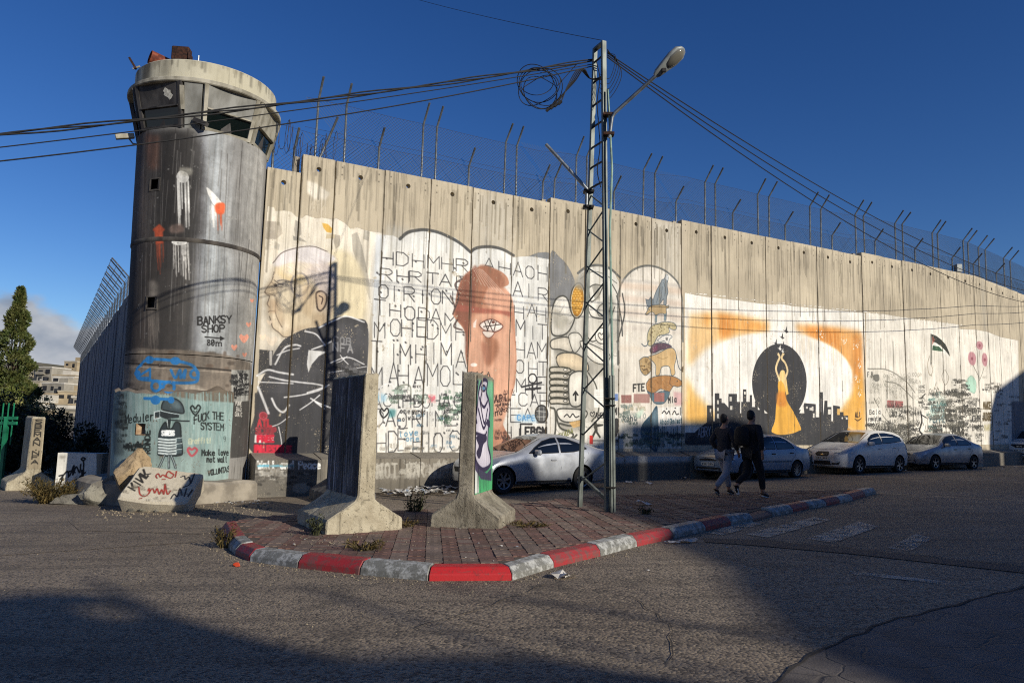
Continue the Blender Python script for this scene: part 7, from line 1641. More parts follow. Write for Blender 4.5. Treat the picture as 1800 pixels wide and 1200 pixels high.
class Car:
    def __init__(s, L, W, top, belt, zb, hw, cowl, roof0, roof1, rearg, green=.66):
        s.L, s.W, s.top, s.belt, s.zb, s.hwt, s.cowl, s.roof0, s.roof1, s.rearg, s.green = L, W, top, belt, zb, hw, cowl, roof0, roof1, rearg, green
    def sm(s, x, tab, r=.09): return (ip(x - r, tab) + 2 * ip(x, tab) + ip(x + r, tab)) / 4
    def sec(s, x):
        hw = s.W / 2 * ip(x, s.hwt); zb = ip(x, s.zb); zt = s.sm(x, s.top, .07); zs = min(s.sm(x, s.belt), zt - .012); g = min(1, max(0, (zt - zs) / .42)); hr = hw * (.90 - (.90 - s.green) * g ** .8)
        h = zs - zb
        return [(0, zb), (hw * .86, zb), (hw * .95, zb + .04), (hw * .985, zb + .14), (hw * 1.0, zb + h * .45), (hw * .995, zb + h * .62), (hw * .975, zb + h * .86), (hw * .94, zs), (hw * .94 + (hr - hw * .94) * .48 + .03 * g, zs + (zt - zs) * .5), (hr + .012 * g, zt - .055 * g - .006), (hr * .9, zt - .018 * g - .002), (hr * .5, zt + .0), (0, zt + .004)]
    def zb_(s, x): return ip(x, s.zb)
    def y_at(s, x, z):
        P = s.sec(x)[2:10]; zz = [p[1] for p in P]; yy = [p[0] for p in P]; return float(np.interp(z, zz, yy))
    def z_at(s, x, y):
        P = s.sec(x)[8:][::-1]; return float(np.interp(abs(y), [p[0] for p in P], [p[1] for p in P]))
    def x_at(s, y, z, rear=False):
        xs = np.linspace(0, .9, 240)
        for x in xs:
            X = s.L - x if rear else x; P = s.sec(X)
            if P[0][1] <= z <= P[-1][1] - .004 and s.y_at(X, min(z, P[9][1])) >= abs(y): return X
        return s.L - .3 if rear else .3
CARS = {}
def build_car(spec, label, name, paint, loc, heading, wheelbase, fo, wr, feats):
    c = spec; root = thing(name, loc, label, 'car', 'cars parked along the ledge', heading)
    # local frame: x runs from the nose (0) backwards, y to the car's left... the nose points to -x of the thing
    ox = c.L / 2
    def Lc(x, y, z): return (x - ox, y, z)
    st = sorted(set([0, .015, .05, .1, .18, .28] + list(np.linspace(.4, c.L - .4, 34)) + [c.L - .28, c.L - .18, c.L - .1, c.L - .05, c.L - .015, c.L]))
    mb = MB(); rows = []
    for x in st:
        P = c.sec(x); full = P + [(-y, z) for y, z in P[-2:0:-1]]; rows.append([Lc(x, y, z) for y, z in full])
    n = len(rows[0]); vs = [p for r in rows for p in r]
    fs = [(i * n + j, i * n + (j + 1) % n, (i + 1) * n + (j + 1) % n, (i + 1) * n + j) for i in range(len(st) - 1) for j in range(n)] + [tuple(range(n - 1, -1, -1)), tuple((len(st) - 1) * n + j for j in range(n))]
    mb.add(vs, fs); body = mb.build('body', [paint, M_BLK], root, world=False)
    cut = MB()
    for ax_ in (fo, fo + wheelbase):
        for s_ in (-1, 1): cut.tube([Lc(ax_, s_ * (c.W / 2 - .30), wr), Lc(ax_, s_ * (c.W / 2 + .2), wr)], wr * 1.17, 28)
    cm = cut.mesh('cut', M_BLK); co = bpy.data.objects.new('cut', cm); link(co)
    bo = bpy.data.objects.new('tmp', body.data); link(bo); md = bo.modifiers.new('b', 'BOOLEAN'); md.operation = 'DIFFERENCE'; md.object = co; md.solver = 'EXACT'
    try: md.material_mode = 'TRANSFER'
    except Exception: pass
    dg = bpy.context.evaluated_depsgraph_get(); me = bpy.data.meshes.new_from_object(bo.evaluated_get(dg)); me.name = 'body'
    bpy.data.objects.remove(bo); bpy.data.objects.remove(co)
    me.polygons.foreach_set('use_smooth', [True] * len(me.polygons)); me.set_sharp_from_angle(angle=math.radians(32)); body.data = me
    def side(poly_t, poly_b, sg, off, k=10, m=4):
        """patch on the flank between two rows of (x, z)"""
        T_ = np.array(poly_t, float); B_ = np.array(poly_b, float); u = np.linspace(0, 1, k + 1)
        def rs(A): d = np.concatenate([[0], np.cumsum(np.hypot(*np.diff(A, axis=0).T))]); d /= d[-1]; return np.stack([np.interp(u, d, A[:, 0]), np.interp(u, d, A[:, 1])], 1)
        T_, B_ = rs(T_), rs(B_); vs = []
        for j in range(m + 1):
            for i in range(k + 1):
                x, z = B_[i] + (T_[i] - B_[i]) * j / m; vs.append(Lc(x, sg * (c.y_at(x, z) + off), z))
        return vs, [(j * (k + 1) + i, j * (k + 1) + i + 1, (j + 1) * (k + 1) + i + 1, (j + 1) * (k + 1) + i) for j in range(m) for i in range(k)]
    def topp(x0, x1, f, off, k=8, m=8, flo=None):
        vs = []
        for i in range(k + 1):
            x = x0 + (x1 - x0) * i / k; P = c.sec(x); hr = P[9][0]
            for j in range(m + 1): y = hr * f * (2 * j / m - 1); vs.append(Lc(x, y, c.z_at(x, y) + off))
        return vs, [(i * (m + 1) + j, i * (m + 1) + j + 1, (i + 1) * (m + 1) + j + 1, (i + 1) * (m + 1) + j) for i in range(k) for j in range(m)]
    def front(ps, off=.008, rear=False):
        """ring of (y, z) on the nose or tail, filled as a fan"""
        ctr = np.mean(ps, 0); vs = [];
        sg = 1 if rear else -1
        for y, z in list(ps) + [tuple(ctr)]: vs.append(Lc(c.x_at(y, z, rear) + sg * off, y, z))
        k = len(ps); return vs, [(i, (i + 1) % k, k) for i in range(k)]
    for sg in (-1, 1):
        for nm, (tp, bt) in feats['windows'].items(): mb = MB(); mb.add(*side(tp, bt, sg, .006)); mb.build(nm, M_CGL, root, smooth=180, world=False)
    mb = MB(); mb.add(*topp(c.cowl + .03, c.roof0 - .05, .955, .007)); mb.build('windscreen', M_CGL, root, smooth=180, world=False)
    mb = MB(); mb.add(*topp(c.roof1 + .06, c.rearg - .04, .93, .007)); mb.build('rear_window', M_CGL, root, smooth=180, world=False)
    for sg in (-1, 1):
        for q in feats['seams']:
            mb = MB(); P = [Lc(x, sg * (c.y_at(x, z) + .001), z) for x, z in q]; mb.tube(P, .005, 4); mb.build('door_seam', M_BLK, root, world=False)
        for (x, z) in feats['handles']:
            mb = MB(); mb.box(Lc(x, sg * (c.y_at(x, z) + .014), z), (.17, .03, .03)); mb.build('door_handle', feats.get('hm', paint), root, world=False, bevel=.008)
        x, z = feats['mirror']; mb = MB(); y = c.y_at(x, z) + .10; mb.box(Lc(x, sg * y, z + .04), (.12, .20, .13)); m_ = mb.build('wing_mirror', paint, root, world=False, bevel=.03)
        mb = MB(); mb.box(Lc(x + .062, sg * y, z + .04), (.006, .15, .09)); mb.build('mirror_glass', M_CGL, m_, world=False)
        for (nm, ps, mt, rear) in feats['lamps']:
            mb = MB(); mb.add(*front([(sg * y, z) for y, z in ps], .012, rear)); mb.build(nm, mt, root, world=False)
        for (nm, tp, bt, mt) in feats.get('sidelamps', ()):
            mb = MB(); mb.add(*side(tp, bt, sg, .006, 6, 3)); mb.build(nm, mt, root, smooth=180, world=False)
        if 'molding' in feats:
            for (xa, xb, z) in feats['molding']: mb = MB(); mb.tube([Lc(x, sg * (c.y_at(x, z) + .004), z) for x in np.linspace(xa, xb, 8)], .014, 4); mb.build('side_moulding', M_BLK, root, world=False)
    for (nm, ps, mt, rear) in feats['face']:
        mb = MB(); mb.add(*front(ps, .012 if nm != 'number_plate' else .022, rear)); o = mb.build(nm, mt, root, world=False)
        if nm == 'number_plate':
            for k in range(7):
                y = ps[0][0] + (ps[1][0] - ps[0][0]) * (.14 + .12 * k); z0 = ps[0][1]; z1 = ps[2][1]; hh = (z1 - z0)
                mb = MB(); X = c.x_at(y, (z0 + z1) / 2, rear) + (.028 if rear else -.028); dy = .018
                mb.box(Lc(X, y, (z0 + z1) / 2), (.002, dy * (1.3 if k != 3 else .8), hh * (.55 if k != 3 else .12))); mb.build('digit', M_PTXT, o, world=False)
    # black sill, window surrounds, panel edges at bonnet, boot and bumpers
    for sg in (-1, 1):
        mb = MB(); mb.add(*side([(fo + wr * 1.25, c.zb_(.9) + .10), (c.L / 2, c.zb_(2) + .10), (fo + wheelbase - wr * 1.25, c.zb_(2.6) + .10)], [(fo + wr * 1.25, c.zb_(.9) + .045), (c.L / 2, c.zb_(2) + .045), (fo + wheelbase - wr * 1.25, c.zb_(2.6) + .045)], sg, .004)); mb.build('sill', M_BLK, root, world=False)
        for nm, (tp, bt) in feats['windows'].items():
            ring_ = list(bt) + list(reversed(tp)) + [bt[0]]; P = [];
            for (xa, za), (xb, zb2) in zip(ring_[:-1], ring_[1:]): P += [(xa + (xb - xa) * k / 4, za + (zb2 - za) * k / 4) for k in range(4)]
            P.append(ring_[0]); mb = MB(); mb.tube([Lc(x, sg * (c.y_at(x, z) + .005), z) for x, z in P], .011, 4); mb.build('window_seal', M_BLK, root, world=False)
    mb = MB(); xb = feats.get('bonnet', .22)
    mb.tube([Lc(xb + .10 * abs(f) ** 2 + (c.cowl - xb - .05) * max(0, abs(f) - .78) / .22, f * c.sec(.6)[9][0] * 1.0, c.z_at(xb + .10 * abs(f) ** 2 + (c.cowl - xb - .05) * max(0, abs(f) - .78) / .22, f * c.sec(.6)[9][0]) + .001) for f in np.linspace(-1, 1, 31)], .005, 4); mb.build('bonnet_seam', M_BLK, root, world=False)
    for xx in (fo - wr * 1.22, fo + wheelbase + wr * 1.22):
        for sg in (-1, 1):
            mb = MB(); zt_ = min(c.sec(xx)[6][1], .62); mb.tube([Lc(xx + (.04 if xx < 2 else -.04) * k / 5, sg * (c.y_at(xx, z) + .001), z) for k, z in enumerate(np.linspace(c.zb_(xx) + .2, zt_, 6))], .004, 4); mb.build('bumper_seam', M_BLK, root, world=False)
    # wipers, aerial, steering wheel and seats glimpsed as darker shapes behind the glass are left to reflections
    for sg in (-.30, .12): mb = MB(); mb.tube([Lc(c.cowl + .03, sg, c.z_at(c.cowl + .03, sg) + .02), Lc(c.cowl + .16, sg + .34, c.z_at(c.cowl + .16, sg + .34) + .02)], .009, 4); mb.build('wiper', M_BLK, root, world=False)
    # cabin seen through nothing: glass is opaque dark, so only wheels remain
    for ax_ in (fo, fo + wheelbase):
        for sg in (-1, 1):
            y0 = sg * (c.W / 2 - .20); y1 = sg * (c.W / 2 - .012); w = thing('wheel', (0, 0, 0), None, None); w.parent = root; w.location = Lc(ax_, 0, wr)
            def ringz(pr, nseg=28):
                vs = []; 
                for r, y in pr:
                    for j in range(nseg): a = 2 * math.pi * j / nseg; vs.append((r * math.cos(a), y, r * math.sin(a)))
                return vs, [(i * nseg + j, i * nseg + (j + 1) % nseg, (i + 1) * nseg + (j + 1) % nseg, (i + 1) * nseg + j) for i in range(len(pr) - 1) for j in range(nseg)]
            mb = MB(); mb.add(*ringz([(wr * .64, y0), (wr * .95, y0), (wr, y0 + sg * .03), (wr, y1 - sg * .035), (wr * .96, y1 - sg * .008), (wr * .70, y1), (wr * .66, y1 - sg * .012)])); mb.build('tyre', M_TYRE, w, smooth=50, world=False)
            mb = MB(); mb.add(*ringz([(wr * .68, y1 - sg * .004), (wr * .63, y1 - sg * .006), (wr * .60, y1 - sg * .05), (wr * .60, y1 - sg * .10), (0.001, y1 - sg * .10)])); mb.build('rim_dish', M_BLK, w, smooth=50, world=False)
            ns = feats['spokes']; mb = MB()
            for k in range(ns):
                a = 2 * math.pi * k / ns + .3; mb.beam((wr * .10 * math.cos(a), y1 - sg * .035, wr * .10 * math.sin(a)), (wr * .62 * math.cos(a), y1 - sg * .02, wr * .62 * math.sin(a)), wr * (.16 if ns < 9 else .09), .03, up=(0, 1, 0))
            mb.tube([(0, y1 - sg * .06, 0), (0, y1 - sg * .018, 0)], wr * .16, 12); mb.add(*ringz([(wr * .66, y1 - sg * .003), (wr * .60, y1 - sg * .012), (wr * .60, y1 - sg * .04)])); mb.build('rim', M_RIM, w, world=False)
    return root
HWT = lambda L: [(0, .52), (.015, .62), (.05, .73), (.12, .84), (.28, .935), (.7, .99), (1.2, 1), (L - 1., 1), (L - .5, .98), (L - .2, .93), (L - .08, .86), (L - .02, .80), (L, .76)]
def place(xf, yf, along=0., h=0., wheelY=None):
    return None
head = TH      # nose towards -WD
def carloc(front_wheel_px, spec, fo, depth=None, th=TH):
    """thing origin from the ground point of the near front tyre"""
    x, y = front_wheel_px
    p = gnd(x, y, 0) if depth is None else atY(x, y, depth)
    cd = np.array([math.cos(th), math.sin(th)]); cn = np.array([cd[1], -cd[0]]); q = p[:2] + cd * (spec.L / 2 - fo) - cn * (spec.W / 2 - .1); return (q[0], q[1], gz(q[0]))
# 1 silver saloon
C1 = Car(4.37, 1.68, [(0, .66), (.03, .70), (.12, .76), (.4, .86), (1.0, .985), (1.12, 1.01), (1.95, 1.38), (2.4, 1.455), (2.75, 1.45), (3.2, 1.36), (3.85, 1.10), (4.1, 1.07), (4.28, 1.04), (4.37, .96)], [(0, .60), (.3, .74), (1.1, .90), (2.2, .965), (3.3, 1.02), (4.0, 1.05), (4.37, .93)], [(0, .26), (.1, .22), (.5, .19), (3.6, .20), (4.1, .26), (4.37, .36)], HWT(4.37), 1.05, 2.0, 2.75, 3.88, .66)
f1 = dict(sidelamps=[('tail_light', [(3.98, 1.00), (4.32, .99)], [(4.10, .88), (4.33, .84)], M_TL), ('headlight', [(.05, .70), (.58, .82)], [(.05, .62), (.34, .67)], M_HL)], windows={'front_window': ([(1.62, 1.10), (1.95, 1.27), (2.25, 1.35), (2.38, 1.36)], [(1.42, .965), (1.9, .97), (2.38, .985)]), 'back_window': ([(2.46, 1.36), (2.75, 1.345), (3.1, 1.24), (3.36, 1.10)], [(2.46, .99), (2.9, 1.01), (3.36, 1.085)])},
          seams=[[(1.32, .30), (1.36, .6), (1.40, .93)], [(2.42, .28), (2.44, .6), (2.42, .97)], [(3.0, .34), (3.12, .6), (3.36, .8), (3.40, 1.0)]], handles=[(2.18, .80), (3.16, .86)], mirror=(1.62, .95), spokes=7,
          lamps=[('headlight', [(.52, .62), (.70, .66), (.80, .78), (.74, .80), (.60, .72)], M_HL, False), ('tail_light', [(.50, .86), (.62, .80), (.76, .86), (.80, .98), (.72, 1.0), (.55, .95)], M_TL, True)],
          face=[('grille', [(-.4, .48), (.4, .48), (.46, .6), (-.46, .6)], M_BLK, False), ('number_plate', [(-.26, .62), (.26, .62), (.26, .73), (-.26, .73)], M_PLATE, True)])
P1 = carpaint('silver_car_paint', 'a9adb2', .55, .30)
build_car(C1, 'silver saloon with a red tail light, parked beside the graffiti barrier and the pole', 'parked_car', P1, carloc((882, 864), C1, .62, 18.2, math.radians(37)), math.radians(37), 2.57, .62, .315, f1)
# 2 pale blue saloon
C2 = Car(4.26, 1.68, [(0, .62), (.04, .68), (.15, .73), (.5, .82), (1.05, .93), (1.2, .955), (1.85, 1.34), (2.2, 1.42), (2.75, 1.42), (3.1, 1.35), (3.6, 1.04), (3.75, 1.0), (4.15, .97), (4.26, .88)], [(0, .58), (.3, .70), (1.1, .88), (2.2, .93), (3.3, .97), (4.0, .97), (4.26, .85)], [(0, .27), (.1, .22), (.5, .19), (3.6, .20), (4.1, .26), (4.26, .34)], HWT(4.26), 1.15, 1.9, 2.8, 3.62, .68)
f2 = dict(sidelamps=[('tail_light', [(4.08, .88), (4.24, .86)], [(4.10, .74), (4.25, .74)], M_TL), ('headlight', [(.03, .67), (.34, .70)], [(.03, .57), (.32, .60)], M_HL)], windows={'front_window': ([(1.55, 1.14), (1.85, 1.29), (2.1, 1.33), (2.28, 1.335)], [(1.40, .94), (1.8, .945), (2.28, .955)]), 'back_window': ([(2.36, 1.335), (2.7, 1.33), (2.95, 1.27), (3.22, 1.05)], [(2.36, .955), (2.8, .965), (3.24, .985)])},
          seams=[[(1.28, .28), (1.30, .6), (1.34, .9)], [(2.31, .26), (2.33, .6), (2.32, .93)], [(2.95, .34), (3.05, .6), (3.25, .75), (3.28, .95)]], handles=[(2.14, .80), (3.06, .83)], hm=M_BLK, mirror=(1.50, .92), spokes=12, molding=[(1.32, 3.0, .56)],
          lamps=[('headlight', [(.46, .56), (.72, .58), (.80, .66), (.74, .70), (.50, .68)], M_HL, False), ('tail_light', [(.52, .74), (.74, .74), (.78, .88), (.54, .88)], M_TL, True), ('bumper_side', [(.2, .30), (.66, .32), (.70, .36), (.2, .34)], M_BLK, False)],
          face=[('grille', [(-.34, .56), (.34, .56), (.38, .67), (-.38, .67)], M_BLK, False), ('number_plate', [(-.26, .40), (.26, .40), (.26, .51), (-.26, .51)], M_PLATE, False), ('air_intake', [(-.5, .28), (.5, .28), (.46, .36), (-.46, .36)], M_BLK, False)])
build_car(C2, 'pale blue older saloon parked behind the two walking people', 'parked_car', carpaint('pale_blue_car_paint', '7c8fa3', .4, .33), carloc((1309, 843), C2, .82, 23.2, math.radians(33.5)), math.radians(33.5), 2.52, .82, .29, f2)
# 3 white tall hatchback
C3 = Car(4.28, 1.77, [(0, .64), (.04, .72), (.15, .80), (.45, .92), (.95, 1.06), (1.1, 1.10), (1.85, 1.45), (2.2, 1.54), (2.9, 1.56), (3.5, 1.52), (3.86, 1.43), (4.06, 1.22), (4.2, 1.02), (4.28, .85)], [(0, .60), (.3, .78), (1.0, .98), (2.2, 1.04), (3.2, 1.10), (3.9, 1.14), (4.28, .82)], [(0, .28), (.1, .22), (.5, .19), (3.6, .20), (4.1, .26), (4.28, .34)], HWT(4.28), 1.0, 1.95, 3.72, 4.12, .72)
f3 = dict(sidelamps=[('tail_light', [(4.0, 1.10), (4.18, 1.0)], [(4.08, .88), (4.24, .82)], M_TL), ('headlight', [(.06, .74), (.62, .90)], [(.05, .66), (.40, .74)], M_HL)], windows={'front_window': ([(1.62, 1.22), (1.95, 1.38), (2.2, 1.43), (2.36, 1.44)], [(1.48, 1.04), (1.9, 1.05), (2.36, 1.07)]), 'back_window': ([(2.44, 1.44), (2.8, 1.45), (3.3, 1.40), (3.66, 1.30)], [(2.44, 1.075), (2.9, 1.10), (3.7, 1.17)])},
          seams=[[(1.30, .28), (1.34, .6), (1.42, 1.0)], [(2.40, .26), (2.42, .6), (2.40, 1.04)], [(3.0, .34), (3.12, .6), (3.38, .85), (3.46, 1.1)]], handles=[(2.18, .88), (3.14, .93)], mirror=(1.55, 1.02), spokes=6,
          lamps=[('headlight', [(.42, .68), (.62, .66), (.80, .78), (.82, .86), (.66, .80), (.46, .74)], M_HL, False), ('tail_light', [(.55, .85), (.72, .85), (.76, 1.05), (.6, 1.08)], M_TL, True), ('fog_intake', [(.36, .30), (.60, .32), (.66, .42), (.36, .38)], M_BLK, False)],
          face=[('grille', [(-.20, .60), (.20, .60), (.28, .68), (.20, .76), (-.20, .76), (-.28, .68)], M_BLK, False), ('badge', [(-.06, .64), (.06, .64), (.06, .73), (-.06, .73)], M_CHR, False), ('number_plate', [(-.26, .48), (.26, .48), (.26, .59), (-.26, .59)], M_PLATE, False), ('air_intake', [(-.34, .30), (.34, .30), (.30, .44), (-.30, .44)], M_BLK, False)])
build_car(C3, 'white tall hatchback with an oval dark grille, parked under the sunrise mural', 'parked_car', carpaint('white_car_paint', 'c4c4c0', .0, .3), carloc((1508, 833), C3, .88, 26.2, math.radians(33.5)), math.radians(33.5), 2.58, .88, .315, f3)
# 4 grey saloon
C4 = Car(4.24, 1.68, [(0, .60), (.04, .66), (.15, .71), (.5, .80), (1.05, .93), (1.2, .96), (1.9, 1.34), (2.25, 1.42), (2.7, 1.42), (3.1, 1.33), (3.7, 1.05), (3.9, 1.01), (4.12, .98), (4.24, .88)], [(0, .56), (.3, .68), (1.1, .88), (2.2, .93), (3.3, .98), (3.9, .99), (4.24, .85)], [(0, .27), (.1, .22), (.5, .19), (3.6, .20), (4.1, .27), (4.24, .36)], HWT(4.24), 1.15, 1.95, 2.75, 3.72, .66)
f4 = dict(sidelamps=[('tail_light', [(4.06, .90), (4.22, .86)], [(4.08, .74), (4.23, .74)], M_TL), ('headlight', [(.03, .65), (.40, .70)], [(.03, .56), (.34, .60)], M_HL)], windows={'front_window': ([(1.60, 1.13), (1.9, 1.28), (2.15, 1.33), (2.30, 1.335)], [(1.44, .94), (1.8, .945), (2.30, .955)]), 'back_window': ([(2.38, 1.335), (2.7, 1.325), (3.0, 1.23), (3.24, 1.06)], [(2.38, .955), (2.8, .97), (3.26, .995)])},
          seams=f2['seams'], handles=[(2.14, .80), (3.06, .84)], hm=M_BLK, mirror=(1.52, .92), spokes=5,
          lamps=[('headlight', [(.44, .56), (.66, .56), (.80, .66), (.78, .70), (.56, .68), (.46, .64)], M_HL, False), ('tail_light', [(.52, .74), (.74, .74), (.78, .88), (.54, .88)], M_TL, True)],
          face=[('grille', [(-.36, .56), (-.03, .55), (-.03, .64), (-.32, .64)], M_BLK, False), ('grille', [(.03, .55), (.36, .56), (.32, .64), (.03, .64)], M_BLK, False), ('number_plate', [(-.26, .42), (.26, .42), (.26, .52), (-.26, .52)], M_PLATE, False), ('air_intake', [(-.55, .28), (.55, .28), (.5, .38), (-.5, .38)], M_BLK, False)])
build_car(C4, 'grey saloon with split grille and sunlit rear wheel, parked below the crowded writing', 'parked_car', carpaint('grey_car_paint', '90949a', .5, .33), carloc((1642, 827), C4, .82, 28.6), head, 2.52, .82, .29, f4)
# 5 white crossover at the picture edge
C5 = Car(4.13, 1.76, [(0, .78), (.04, .90), (.15, .98), (.5, 1.04), (.95, 1.10), (1.1, 1.14), (1.75, 1.47), (2.1, 1.565), (2.7, 1.57), (3.4, 1.50), (3.9, 1.30), (4.05, 1.05), (4.13, .85)], [(0, .70), (.3, .92), (1.0, 1.02), (2.2, 1.07), (3.2, 1.16), (3.8, 1.18), (4.13, .82)], [(0, .34), (.1, .27), (.5, .24), (3.4, .25), (4.0, .30), (4.13, .4)], HWT(4.13), 1.0, 1.85, 3.42, 4.0, .70)
f5 = dict(sidelamps=[('indicator_light', [(.12, .98), (.5, 1.02)], [(.10, .93), (.42, .95)], M_HL)], windows={'front_window': ([(1.55, 1.25), (1.85, 1.40), (2.1, 1.45), (2.26, 1.455)], [(1.40, 1.07), (1.8, 1.08), (2.26, 1.10)]), 'back_window': ([(2.34, 1.455), (2.7, 1.45), (3.0, 1.39), (3.3, 1.28)], [(2.34, 1.10), (2.8, 1.14), (3.32, 1.2)])},
          seams=[[(1.25, .32), (1.28, .6), (1.36, 1.0)], [(2.3, .30), (2.32, .6), (2.30, 1.06)]], handles=[(2.1, .92)], mirror=(1.45, 1.04), spokes=5,
          lamps=[('headlight', [(.50, .66), (.60, .58), (.70, .60), (.74, .70), (.66, .78), (.54, .76)], M_HL, False), ('indicator_light', [(.46, .88), (.70, .92), (.78, .99), (.60, .97)], M_HL, False), ('tail_light', [(.55, .9), (.72, .9), (.76, 1.08), (.6, 1.1)], M_TL, True)],
          face=[('grille', [(-.34, .82), (-.14, .70), (.14, .70), (.34, .82), (.30, .86), (-.30, .86)], M_BLK, False), ('badge', [(-.10, .73), (.10, .73), (.10, .79), (-.10, .79)], M_CHR, False), ('number_plate', [(-.26, .53), (.26, .53), (.26, .63), (-.26, .63)], M_PLATE, False), ('air_intake', [(-.6, .36), (.6, .36), (.55, .48), (-.55, .48)], M_BLK, False)])
build_car(C5, 'white crossover with round headlights, parked at the far end by the picture edge', 'parked_car', carpaint('pale_white_car_paint', 'c9c8c2', .0, .3), (lambda n_: (n_[0] + C5.L / 2 * math.cos(math.radians(46)), n_[1] + C5.L / 2 * math.sin(math.radians(46)), gz(n_[0] + 1.5)))(atY(1792, 790, 34.2)), math.radians(46), 2.53, .80, .34, f5)

# ================================================================== the two walkers
def skinned(name, J, E, mats, parent, sub=2, root_i=0):
    """J: joints (x, y, z, r[, r2]); E: bones"""
    me = bpy.data.meshes.new(name); me.from_pydata([j[:3] for j in J], E, []); o = bpy.data.objects.new(name, me); link(o)
    o.modifiers.new('skin', 'SKIN'); o.modifiers['skin'].use_smooth_shade = True
    sv = me.skin_vertices[0].data if me.skin_vertices else None
    if sv is None:
        return o
    for k, j in enumerate(J): sv[k].radius = (j[3], j[4] if len(j) > 4 else j[3]); sv[k].use_root = (k == root_i)
    s = o.modifiers.new('sub', 'SUBSURF'); s.levels = sub; s.render_levels = sub
    dg = bpy.context.evaluated_depsgraph_get(); m2 = bpy.data.meshes.new_from_object(o.evaluated_get(dg)); m2.name = name; bpy.data.objects.remove(o)
    m2.materials.clear()
    for m in (mats if isinstance(mats, list) else [mats]): m2.materials.append(m)
    m2.polygons.foreach_set('use_smooth', [True] * len(m2.polygons))
    o = bpy.data.objects.new(name, m2); link(o); o.parent = parent; return o
def mkskin(J, E):
    return J, E
M_SKIN = simple('skin', 'a87c64', '946a54', .55); M_HAIR = simple('black_hair', '0f0d0c', '181513', .7, scale=30)
def fab(n, a, b): return simple(n, a, b, .9, scale=5, bump=.25, bscale=60)
def walker(loc, rz, label, hgt, pose, clothes, beard, bag):
    root = thing('person', loc, label, 'person', None, rz); k = hgt / 1.78
    # the person walks towards local +y
    S_ = lambda J: [tuple(c * k for c in j) for j in J]
    hipL, hipR, kL, kR, aL, aR, tL, tR = pose['legs']
    shL, shR = (-.18, .0, 1.43), (.18, .0, 1.43); eL, eR, wL, wR = pose['arms']
    J = [(0, 0, .95, .135, .105), (0, .01, 1.12, .125, .095), (0, .01, 1.30, .155, .10), (0, 0, 1.44, .12, .085), (0, .015, 1.53, .055, .055), (0, .03, 1.62, .075, .085), (0, .025, 1.71, .078, .092), (0, .01, 1.77, .05, .06),
         (*shL, .062), (*shR, .062), (*eL, .045), (*eR, .045), (*wL, .030), (*wR, .030), (*hipL, .095), (*hipR, .095), (*kL, .062), (*kR, .062), (*aL, .042), (*aR, .042), (*tL, .035), (*tR, .035)]
    E = [(0, 1), (1, 2), (2, 3), (3, 4), (4, 5), (5, 6), (6, 7), (3, 8), (3, 9), (8, 10), (9, 11), (10, 12), (11, 13), (0, 14), (0, 15), (14, 16), (15, 17), (16, 18), (17, 19), (18, 20), (19, 21)]
    # hands: palm and five fingers, curled
    for w, e, sg in ((wL, eL, -1), (wR, eR, 1)):
        wi = [i for i, j in enumerate(J) if tuple(j[:3]) == tuple(w)][0]; d = np.array(w) - np.array(e); d /= np.linalg.norm(d); f = np.array([0, 1., 0]); f -= d * (f @ d); f /= np.linalg.norm(f); sdw = np.cross(d, f)
        pm = np.array(w) + d * .06; pi = len(J); J.append((*pm, .026)); E.append((wi, pi))
        for q, ln in zip((-.030, -.010, .010, .030), (.062, .074, .078, .068)):
            a = pm + f * q + d * .035; b = a + d * ln * .55; c_ = b + d * ln * .35 - sdw * sg * .02; i0 = len(J); J += [(*a, .0095), (*b, .0085), (*c_, .007)]; E += [(pi, i0), (i0, i0 + 1), (i0 + 1, i0 + 2)]
        a = pm + f * .036 - d * .01; b = a + f * .02 + d * .03; i0 = len(J); J += [(*a, .011), (*b, .009)]; E += [(pi, i0), (i0, i0 + 1)]
    skinned('body', S_(J), E, M_SKIN, root)
    jm, tm, sm = clothes
    # jacket
    JJ = [(0, .0, .90, .185, .145), (0, .005, 1.05, .175, .14), (0, .005, 1.22, .19, .145), (0, 0, 1.40, .16, .12), (0, .01, 1.50, .085, .08), (*shL, .088), (*shR, .088), (*eL, .068), (*eR, .068), (*(np.array(eL) * .1 + np.array(wL) * .9), .048), (*(np.array(eR) * .1 + np.array(wR) * .9), .048)]
    EE = [(0, 1), (1, 2), (2, 3), (3, 4), (3, 5), (3, 6), (5, 7), (6, 8), (7, 9), (8, 10)]
    skinned('jacket', S_(JJ), EE, jm, root, 2, 1)
    TJ = [(0, .0, .92, .155, .13), (*hipL, .118), (*hipR, .118), (*kL, .085), (*kR, .085), (*(np.array(aL) + [0, 0, .05]), .062), (*(np.array(aR) + [0, 0, .05]), .062)]
    skinned('trousers', S_(TJ), [(0, 1), (0, 2), (1, 3), (2, 4), (3, 5), (4, 6)], tm, root)
    for a, t_ in ((aL, tL), (aR, tR)):
        a = np.array(a); t_ = np.array(t_); d = t_ - a; m = a + d * .5
        sj = [(*(a + [0, 0, .03]), .050), (*(a - d * .20 + [0, 0, -.030]), .048), (*(m + [0, 0, -.022]), .048, .040), (*(t_ + d * .15 + [0, 0, -.012]), .045, .03)]
        skinned('shoe', S_(sj), [(0, 1), (0, 2), (2, 3)], sm[0], root)
        if len(sm) > 1:
            sj = [(*(a - d * .25 + [0, 0, -.072]), .044, .016), (*(m + [0, 0, -.062]), .046, .016), (*(t_ + d * .25 + [0, 0, -.036]), .042, .014)]; skinned('shoe_sole', S_(sj), [(0, 1), (1, 2)], sm[1], root)
